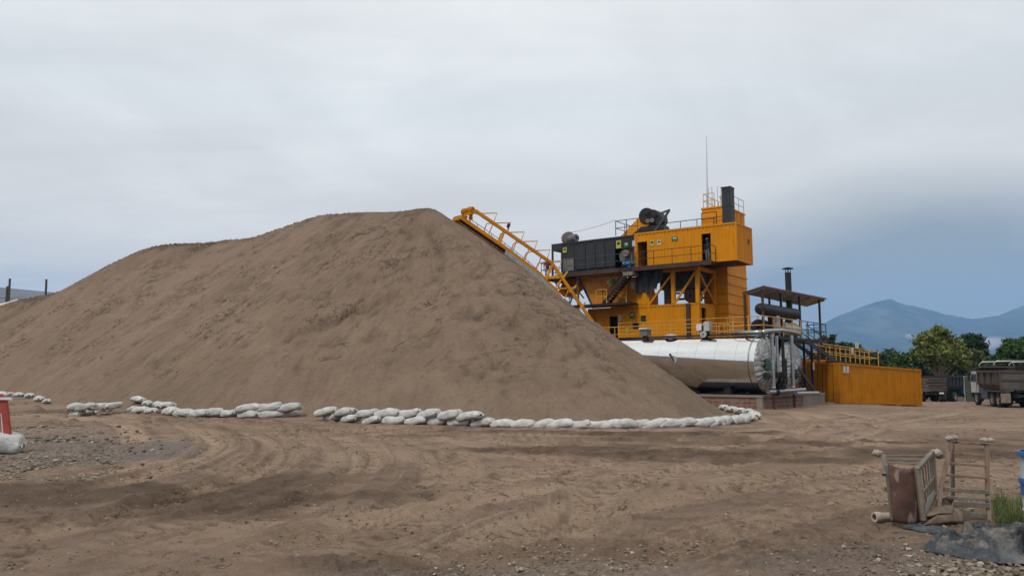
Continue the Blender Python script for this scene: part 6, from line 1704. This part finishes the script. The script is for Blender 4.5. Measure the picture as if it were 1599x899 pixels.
for i, (px, py, Y, r) in enumerate(((1370, 707, 10.3, .055), (1462, 707, 10.4, .07), (1466, 711, 10.45, .05),)):
    b0 = MB(); lump(b0, at(px, py, Y), r, 30 + i, .8); b0.build('caked_foot', M['plaster'] if i < 3 else M['rust'], hop, True)
bevel(MB().bar(at(1366, 707, 10.3), at(1384, 708, 10.2), .04, .03).build('top_rail', M['wood'], hop), .004)

ldr = thing('trestle', 'dusty reddish steel trestle like a short ladder with caked feet upward', 'trestle', (at(1510, 805, 10.3)[0], 10.3, 0))
for (a, b_, w, h, m_, nm) in (((1487, 686, 10.3), (1469, 762, 10.15), .05, .035, 'dusty_red', 'leg'), ((1469, 762, 10.15), (1466, 792, 10.05), .045, .035, 'dusty_steel', 'leg'),
                              ((1487, 690, 10.5), (1488, 776, 10.75), .04, .04, 'dusty_steel', 'leg'), ((1541, 689, 10.3), (1542, 765, 10.25), .05, .035, 'dusty_red', 'leg'), ((1542, 765, 10.25), (1545, 814, 10.05), .05, .035, 'dusty_steel', 'leg'),
                              ((1487, 690, 10.32), (1540, 693, 10.32), .03, .03, 'dusty_red', 'rung'), ((1485, 707.5, 10.3), (1540, 711, 10.3), .03, .03, 'dusty_red', 'rung'), ((1482, 723, 10.27), (1540, 727, 10.27), .03, .03, 'dusty_red', 'rung'),
                              ((1478, 741, 10.23), (1540, 746, 10.23), .03, .03, 'dusty_red', 'rung'), ((1469, 763, 10.2), (1543, 768, 10.2), .04, .05, 'dusty_steel', 'rung'), ((1480, 776, 10.15), (1543, 780, 10.15), .035, .035, 'dusty_steel', 'rung'),
                              ((1490, 786, 10.1), (1544, 789, 10.1), .04, .06, 'wood', 'rung'), ((1492, 800, 10.1), (1544, 806, 10.1), .04, .06, 'wood', 'rung')):
    bevel(MB().bar(at(*a), at(*b_), w, h, (0, 1, 0) if nm == 'leg' else (0, 0, 1)).build(nm, M[m_], ldr), .005)
for i, (px, py, r) in enumerate(((1483, 684, .045), (1490, 683, .04), (1537, 687, .045), (1547, 687, .04))):
    b0 = MB(); lump(b0, at(px, py, 10.3), r, 50 + i, .8); b0.build('caked_foot', M['plaster'], ldr, True)
bevel(MB().bar(at(1481, 688, 10.3), at(1494, 688, 10.3), .07, .02).build('foot_plate', M['dusty_steel'], ldr), .003)
bevel(MB().bar(at(1532, 691, 10.3), at(1549, 692, 10.3), .07, .02).build('foot_plate', M['dusty_steel'], ldr), .003)

pp_ = thing('pipe', 'short dirty pale pipe with a flared end lying behind the rusty hopper', 'pipe', at(1364, 812, 9.95))
a = Vector(at(1365, 804, 9.95)); b_ = Vector(at(1462, 809, 10.1)); a.z = .07; b_.z = .07; d = (b_ - a).normalized()
MB().lathe([(0, .04), (0, .062), (.07, .064), (.10, .052), ((b_ - a).length, .05), ((b_ - a).length, .03)], a, d, 20).build('tube', M['pvc'], pp_, 'auto')
def curved_plate(name, label, quad, Y, bulge, mat, cat='sheet', n=9):
    t = thing(name, label, cat, (at(*quad[3], Y[3])[0], Y[3], 0)); c = [Vector(at(*q, y)) for q, y in zip(quad, Y)]
    P = [[(c[0] * (1 - u) + c[1] * u) * (1 - w) + (c[3] * (1 - u) + c[2] * u) * w + Vector((0, -bulge * math.sin(math.pi * w), bulge * math.sin(math.pi * w) * .6 - .008 * math.sin(u * 8))) for u in [i / n for i in range(n + 1)]] for w in [j / n for j in range(n + 1)]]
    o = MB().grid(P).build('plate', M[mat], t, True); m_ = o.modifiers.new('thick', 'SOLIDIFY'); m_.thickness = .012; return t
curved_plate('curved_sheet', 'dark red curved steel offcut lying upright beside the hopper', [(1461, 778), (1490, 775), (1488, 793), (1458, 795)], [10.15, 10.25, 10.0, 9.9], -.05, 'rustsheet')
curved_plate('bent_plate', 'brown bent steel plate leaning across the pipe between hopper and trestle', [(1447, 795), (1489, 788), (1486, 801), (1443, 806)], [9.9, 10.1, 9.85, 9.65], .02, 'brownplate')
curved_plate('bent_sheet', 'large brown curved panel lying on the ground before the trestle', [(1470, 800), (1490, 788), (1507, 814), (1440, 819)], [9.9, 10.2, 9.9, 9.6], .05, 'brownplate')

# crumpled tarpaulin
def tarp(name, label, outline_px, h, seed, hump=(0, 0, 0)):
    pts = [gpt(*p) for p in outline_px]; cx = sum(p[0] for p in pts) / len(pts); cy = sum(p[1] for p in pts) / len(pts)
    nr, na = 70, 220; V = []
    poly = np.array([p[:2] for p in pts]) - np.array([cx, cy]); A = np.arctan2(poly[:, 1], poly[:, 0])
    for j in range(nr + 1):
        for i in range(na):
            a = 2 * math.pi * i / na - math.pi; R_ = 0
            d = np.array([math.cos(a), math.sin(a)])
            for k in range(len(poly)):
                p, q = poly[k], poly[(k + 1) % len(poly)]; e = q - p; den = d[0] * e[1] - d[1] * e[0]
                if abs(den) > 1e-9:
                    t_ = (p[0] * e[1] - p[1] * e[0]) / den; s_ = (p[0] * d[1] - p[1] * d[0]) / den
                    if t_ > 0 and 0 <= s_ <= 1: R_ = max(R_, t_)
            V.append((cx + d[0] * R_ * j / nr, cy + d[1] * R_ * j / nr, j / nr))
    V = np.array(V); x, y, q = V.T
    ox = x; oy = y
    x = x + .10 * (q > .3) * fbm(ox * 4, oy * 4, seed, 4); y = y + .10 * (q > .3) * fbm(ox * 4, oy * 4, seed + 1, 4)
    u = x + .25 * fbm(x * 1.6, y * 1.6, seed + 9, 3); v_ = y + .18 * fbm(x * 1.6, y * 1.6, seed + 8, 3)
    def ridge(f, p): return (1 - np.abs(f) * 2.6).clip(0, 1) ** p
    a1 = ridge(fbm(u * .9 + v_ * .5, v_ * 4.2 - u * .9, seed + 2, 2), 1.0); a2 = ridge(fbm(u * 2.2 - v_, v_ * 7 + u * 1.6, seed + 4, 2), 1.2); a3 = ridge(fbm(u * 7, v_ * 9, seed + 6, 2), 1.0)
    z = .012 + h * (1 - q ** 7) * (.08 + .95 * a1 * (.4 + .8 * vn(u * 1.3, v_ * 1.3, seed + 20)) + .42 * a2 + .10 * a3)
    z = z + hump[2] * np.exp(-((x - hump[0]) / .45) ** 2 - ((y - hump[1]) / .22) ** 2)
    z = z + gz(x, y)
    idx = np.arange((nr + 1) * na).reshape(nr + 1, na); nxt = np.roll(idx, -1, 1)
    Q = np.stack([idx[:-1], nxt[:-1], nxt[1:], idx[1:]], -1).reshape(-1, 4)[:, ::-1]
    o = mesh_np(name, np.stack([x, y, z], 1), Q, M['tarp']); o.modifiers.new('thick', 'SOLIDIFY').thickness = .006
    return tag(o, label, 'tarpaulin')
hp = gpt(1556, 846)
tarp('tarpaulin', 'large crumpled blue grey tarpaulin lying on the ground at the right edge', [(1438, 858), (1462, 852), (1492, 848), (1512, 838), (1530, 832), (1570, 836), (1640, 840), (1660, 878), (1600, 880), (1560, 880), (1520, 876), (1470, 868)], .21, 5, (hp[0], hp[1], .05))
tarp('plastic_strip', 'narrow dark strip of torn plastic lying in front of the rusty hopper', [(1398, 822), (1430, 820), (1470, 824), (1496, 832), (1500, 838), (1470, 836), (1430, 828)], .035, 9)

# grass tuft
def grass():
    rg = np.random.default_rng(3); V = []; Fc = []
    for k in range(3400):
        tc_ = k % 23; px = 1562 + 34 * math.sin(tc_ * 5.1) * .9 + rg.normal(0, 6); py = 806 + 19 * math.cos(tc_ * 3.7) + rg.normal(0, 2)
        if px < 1546 + (rg.random() * 14): continue
        g = gpt(px, py); h = rg.uniform(.05, .28) * rg.uniform(.5, 1) * (1.0 if px > 1552 else .6); a = rg.uniform(0, 6.28); w = .0045
        lean = rg.uniform(.02, .12); dx, dy = math.cos(a), math.sin(a)
        b0 = len(V)
        V += [(g[0] - dy * w, g[1] + dx * w, g[2] - .02), (g[0] + dy * w, g[1] - dx * w, g[2] - .02), (g[0] + dx * lean * .4 + dy * w * .7, g[1] + dy * lean * .4 - dx * w * .7, g[2] + h * .6), (g[0] + dx * lean * .4 - dy * w * .7, g[1] + dy * lean * .4 + dx * w * .7, g[2] + h * .6), (g[0] + dx * lean, g[1] + dy * lean, g[2] + h)]
        Fc += [(b0, b0 + 1, b0 + 2, b0 + 3), (b0 + 3, b0 + 2, b0 + 4, b0 + 4)]
    me = bpy.data.meshes.new('grass'); me.from_pydata(V, [], [f if f[2] != f[3] else f[:3] for f in Fc]); me.materials.append(M['grass'])
    o = bpy.data.objects.new('grass', me); COL.objects.link(o); tag(o, 'rough tuft of green and straw grass beside the trestle', 'grass', kind='stuff')
grass()

# drum at the right edge
gd = gpt(1660, 842); Rd = .29
dr = thing('oil_drum', 'pale blue weathered drum with darker blue rims at the right edge of the yard', 'drum', gd)
c = (gd[0] + .02, gd[1] + .15, gd[2] - .02)
MB().lathe([(0, Rd), (.28, Rd), (.30, Rd + .012), (.32, Rd), (.60, Rd), (.62, Rd + .012), (.64, Rd), (.93, Rd), (.935, .2), (.93, .0)], c, (0, 0, 1), 48).build('shell', M['paleblue'], dr, 'auto')
for z in (.90, .60):
    MB().lathe([(0, Rd + .001), (0, Rd + .025), (.03, Rd + .03), (.06, Rd + .025), (.06, Rd + .001)], (c[0], c[1], c[2] + z), (0, 0, 1), 48).build('rim', M['blue_plastic'], dr, 'auto')
MB().lathe([(0, Rd + .001), (0, Rd + .012), (.13, Rd + .012), (.13, Rd + .001)], (c[0], c[1], c[2] + .47), (0, 0, 1), 48).build('blue_band', M['blue_plastic'], dr, 'auto')
rb = thing('rubber_block', 'black rubber buffer block with a bolt in front of the pale blue drum', 'block', gpt(1600, 868))
q = gpt(1603, 872); o = MB().box(q[0] + .03, q[0] + .45, q[1] - .02, q[1] + .18, q[2] - .02, q[2] + .30).build('block', M['rubber'], rb); bevel(o, .04)
b2 = Vector((q[0] + .10, q[1] - .021, q[2] + .2)); MB().tube(b2, b2 - Vector((0, .025, 0)), .022, 6).build('bolt', M['rim'], o)

GR = {'tree': 'trees behind the truck yard', 'shrub': 'shrubs under the trees', 'wooden_pole': 'wooden poles behind the pile', 'dump_truck': 'trucks parked in the yard', 'bitumen_tank': 'silver bitumen tanks', 'lower_module': 'lower yellow modules', 'valve_box': 'fittings on the tank top', 'roof_railing': 'pipe railings on the plant roof', 'person': 'workers on the plant'}
for o in bpy.data.objects:
    k = o.name.split('.')[0]
    if o.parent is None and k in GR and 'label' in o: o['group'] = GR[k]
# ------------------------------------------------------------------ air, sky, sun, camera
hz = bpy.data.meshes.new('haze')
x0, x1, y0, y1, zz0, zz1 = -9400, 9400, -9300, 9400, -14, 1000
mb = MB().box(x0, x1, y0, y1, zz0, zz1); hz.from_pydata(mb.v, [], mb.f)
ho = bpy.data.objects.new('haze', hz); COL.objects.link(ho); tag(ho, 'blue distance haze filling the air', 'haze', kind='stuff')
m = bpy.data.materials.new('air haze'); m.use_nodes = True; t = NT(m); t.N.clear()
vo = t.n('ShaderNodeVolumePrincipled'); vo.inputs['Color'].default_value = (.30, .56, 1, 1); vo.inputs['Density'].default_value = 1.3e-4; vo.inputs['Anisotropy'].default_value = 0.0
out = t.n('ShaderNodeOutputMaterial'); t.l(vo.outputs[0], out.inputs['Volume'])
hz.materials.append(m)

def cloud(px, py, Y, rx, rz, dens, label, seed):
    c = at(px, py, Y); s = Y / F; mb = MB()
    bm = bmesh.new(); bmesh.ops.create_icosphere(bm, subdivisions=3, radius=1)
    V = [(v.co.x * rx * s, v.co.y * rx * s * .6, v.co.z * rz * s) for v in bm.verts]; Fc = [[v.index for v in f.verts] for f in bm.faces]; bm.free(); mb.add(V, Fc)
    m = bpy.data.materials.new('mountain mist'); m.use_nodes = True; t = NT(m); t.N.clear()
    vo = t.n('ShaderNodeVolumePrincipled'); vo.inputs['Color'].default_value = (1, 1, 1, 1)
    tc = t.n('ShaderNodeTexCoord'); gen = t.n('ShaderNodeVectorMath', operation='MULTIPLY'); gen.inputs[1].default_value = (1 / (rx * s), 1 / (rx * s * .6), 1 / (rz * s)); t.l(tc.outputs['Object'], gen.inputs[0])
    ln = t.n('ShaderNodeVectorMath', operation='LENGTH'); t.l(gen.outputs[0], ln.inputs[0])
    no = t.noise(gen.outputs[0], 1.6 + seed * .1, 5, .6, .6)
    d = t.math('MULTIPLY', t.rng(t.math('SUBTRACT', t.math('MULTIPLY', no, 1.9), ln.outputs['Value']), .0, .6, 0, 1), dens); t.l(d, vo.inputs['Density'])
    out = t.n('ShaderNodeOutputMaterial'); t.l(vo.outputs[0], out.inputs['Volume'])
    me = bpy.data.meshes.new('mist'); me.from_pydata(mb.v, [], mb.f); me.materials.append(m); o = bpy.data.objects.new('mist', me); COL.objects.link(o); o.location = c
    tag(o, label, 'mist', kind='stuff')
cloud(1546, 535, 3500, 34, 13, .012, 'white mist lying in the gap between the two right hand trees', 1)
cloud(1421, 524, 3500, 12, 5, .015, 'small white puff of mist low on the mountain side', 2)

SUN_EL, SUN_AZ = 52, 215                       # azimuth clockwise from +Y: behind and left of the camera
w = bpy.data.worlds.new('World'); SC.world = w; w.use_nodes = True; t = NT(w); t.N.clear()
out = t.n('ShaderNodeOutputWorld'); bg = t.n('ShaderNodeBackground'); t.l(bg.outputs[0], out.inputs[0]); bg.inputs['Strength'].default_value = .1
sky = t.n('ShaderNodeTexSky', sky_type='NISHITA'); sky.sun_disc = False; sky.sun_elevation = math.radians(SUN_EL); sky.sun_rotation = math.radians(SUN_AZ)
tc = t.n('ShaderNodeTexCoord'); nv = t.n('ShaderNodeVectorMath', operation='NORMALIZE'); t.l(tc.outputs['Generated'], nv.inputs[0])
sep = t.n('ShaderNodeSeparateXYZ'); t.l(nv.outputs[0], sep.inputs[0])
den = t.math('ADD', t.math('MAXIMUM', sep.outputs['Z'], 0.), .16)
cmb = t.n('ShaderNodeCombineXYZ'); t.l(t.math('DIVIDE', sep.outputs['X'], den), cmb.inputs[0]); t.l(t.math('DIVIDE', sep.outputs['Y'], den), cmb.inputs[1])
n1 = t.noise(cmb.outputs[0], .9, 6, .55, .5); n2 = t.noise(t.mapping(cmb.outputs[0], (.5, 1.3, 1)), 1.7, 5, .6, .4)
nn = t.math('ADD', t.math('MULTIPLY', n1, .6), t.math('MULTIPLY', n2, .4))
K = 16.
cl = t.ramp(nn, [(.41, (.555, .55, .515)), (.50, (.61, .608, .575)), (.59, (.67, .668, .632))])
# the blue grey bank low over the mountains
bankdir = Vector(ray(1420, 455)).normalized()
dt = t.n('ShaderNodeVectorMath', operation='DOT_PRODUCT'); sq = t.n('ShaderNodeVectorMath', operation='MULTIPLY'); sq.inputs[1].default_value = (1, 1, 2.4)
t.l(nv.outputs[0], sq.inputs[0]); n3 = t.n('ShaderNodeVectorMath', operation='NORMALIZE'); t.l(sq.outputs[0], n3.inputs[0])
t.l(n3.outputs[0], dt.inputs[0]); bd_ = Vector((bankdir.x, bankdir.y, bankdir.z * 2.4)).normalized(); dt.inputs[1].default_value = bd_
bk = t.math('ADD', dt.outputs['Value'], t.math('MULTIPLY', t.math('SUBTRACT', n1, .5), .05))
bank = t.rng(bk, .945, .992, 0, 1); bank_s = t.math('POWER', bank, 1.2)
warm = t.mix(t.rng(sep.outputs['Z'], .13, .32, 1, 0), (1, 1, 1, 1), (1.13, 1.02, .87, 1))
cl = t.mix(1.0, cl, warm, 'MULTIPLY')
cl = t.mix(t.math('MULTIPLY', bank_s, .92), cl, (.205, .215, .172, 1))
glow = t.n('ShaderNodeVectorMath', operation='SCALE'); glow.inputs['Scale'].default_value = K; t.l(cl, glow.inputs[0])
mx = t.mix(.95, sky.outputs['Color'], glow.outputs[0]); t.l(mx, bg.inputs['Color'])

sl_ = bpy.data.lights.new('sun', 'SUN'); sl_.energy = 2.1; sl_.angle = math.radians(14); sl_.color = (1, .95, .88)
so = bpy.data.objects.new('sun', sl_); COL.objects.link(so)
az = math.radians(SUN_AZ); el = math.radians(SUN_EL)
dv = Vector((math.sin(az) * math.cos(el), math.cos(az) * math.cos(el), math.sin(el))); so.rotation_euler = dv.to_track_quat('Z', 'Y').to_euler(); so.location = dv * 60

cam = bpy.data.cameras.new('camera'); co = bpy.data.objects.new('camera', cam); COL.objects.link(co); SC.camera = co
cam.sensor_fit = 'HORIZONTAL'; cam.sensor_width = 36; cam.lens = 36 * F / 1599; cam.clip_start = .1; cam.clip_end = 40000
co.location = (0, 0, HC); co.rotation_euler = (math.pi / 2 + PITCH, 0, 0)
SC.view_settings.view_transform = 'Standard'; SC.view_settings.look = 'None'; SC.view_settings.exposure = 0; SC.view_settings.gamma = 1; SC.view_settings.use_curve_mapping = False
cy = SC.cycles
cy.use_denoising = True; cy.max_bounces = 5; cy.diffuse_bounces = 3; cy.glossy_bounces = 3; cy.transmission_bounces = 2; cy.volume_bounces = 1; cy.transparent_max_bounces = 4
cy.caustics_reflective = False; cy.caustics_refractive = False; cy.sample_clamp_indirect = 4
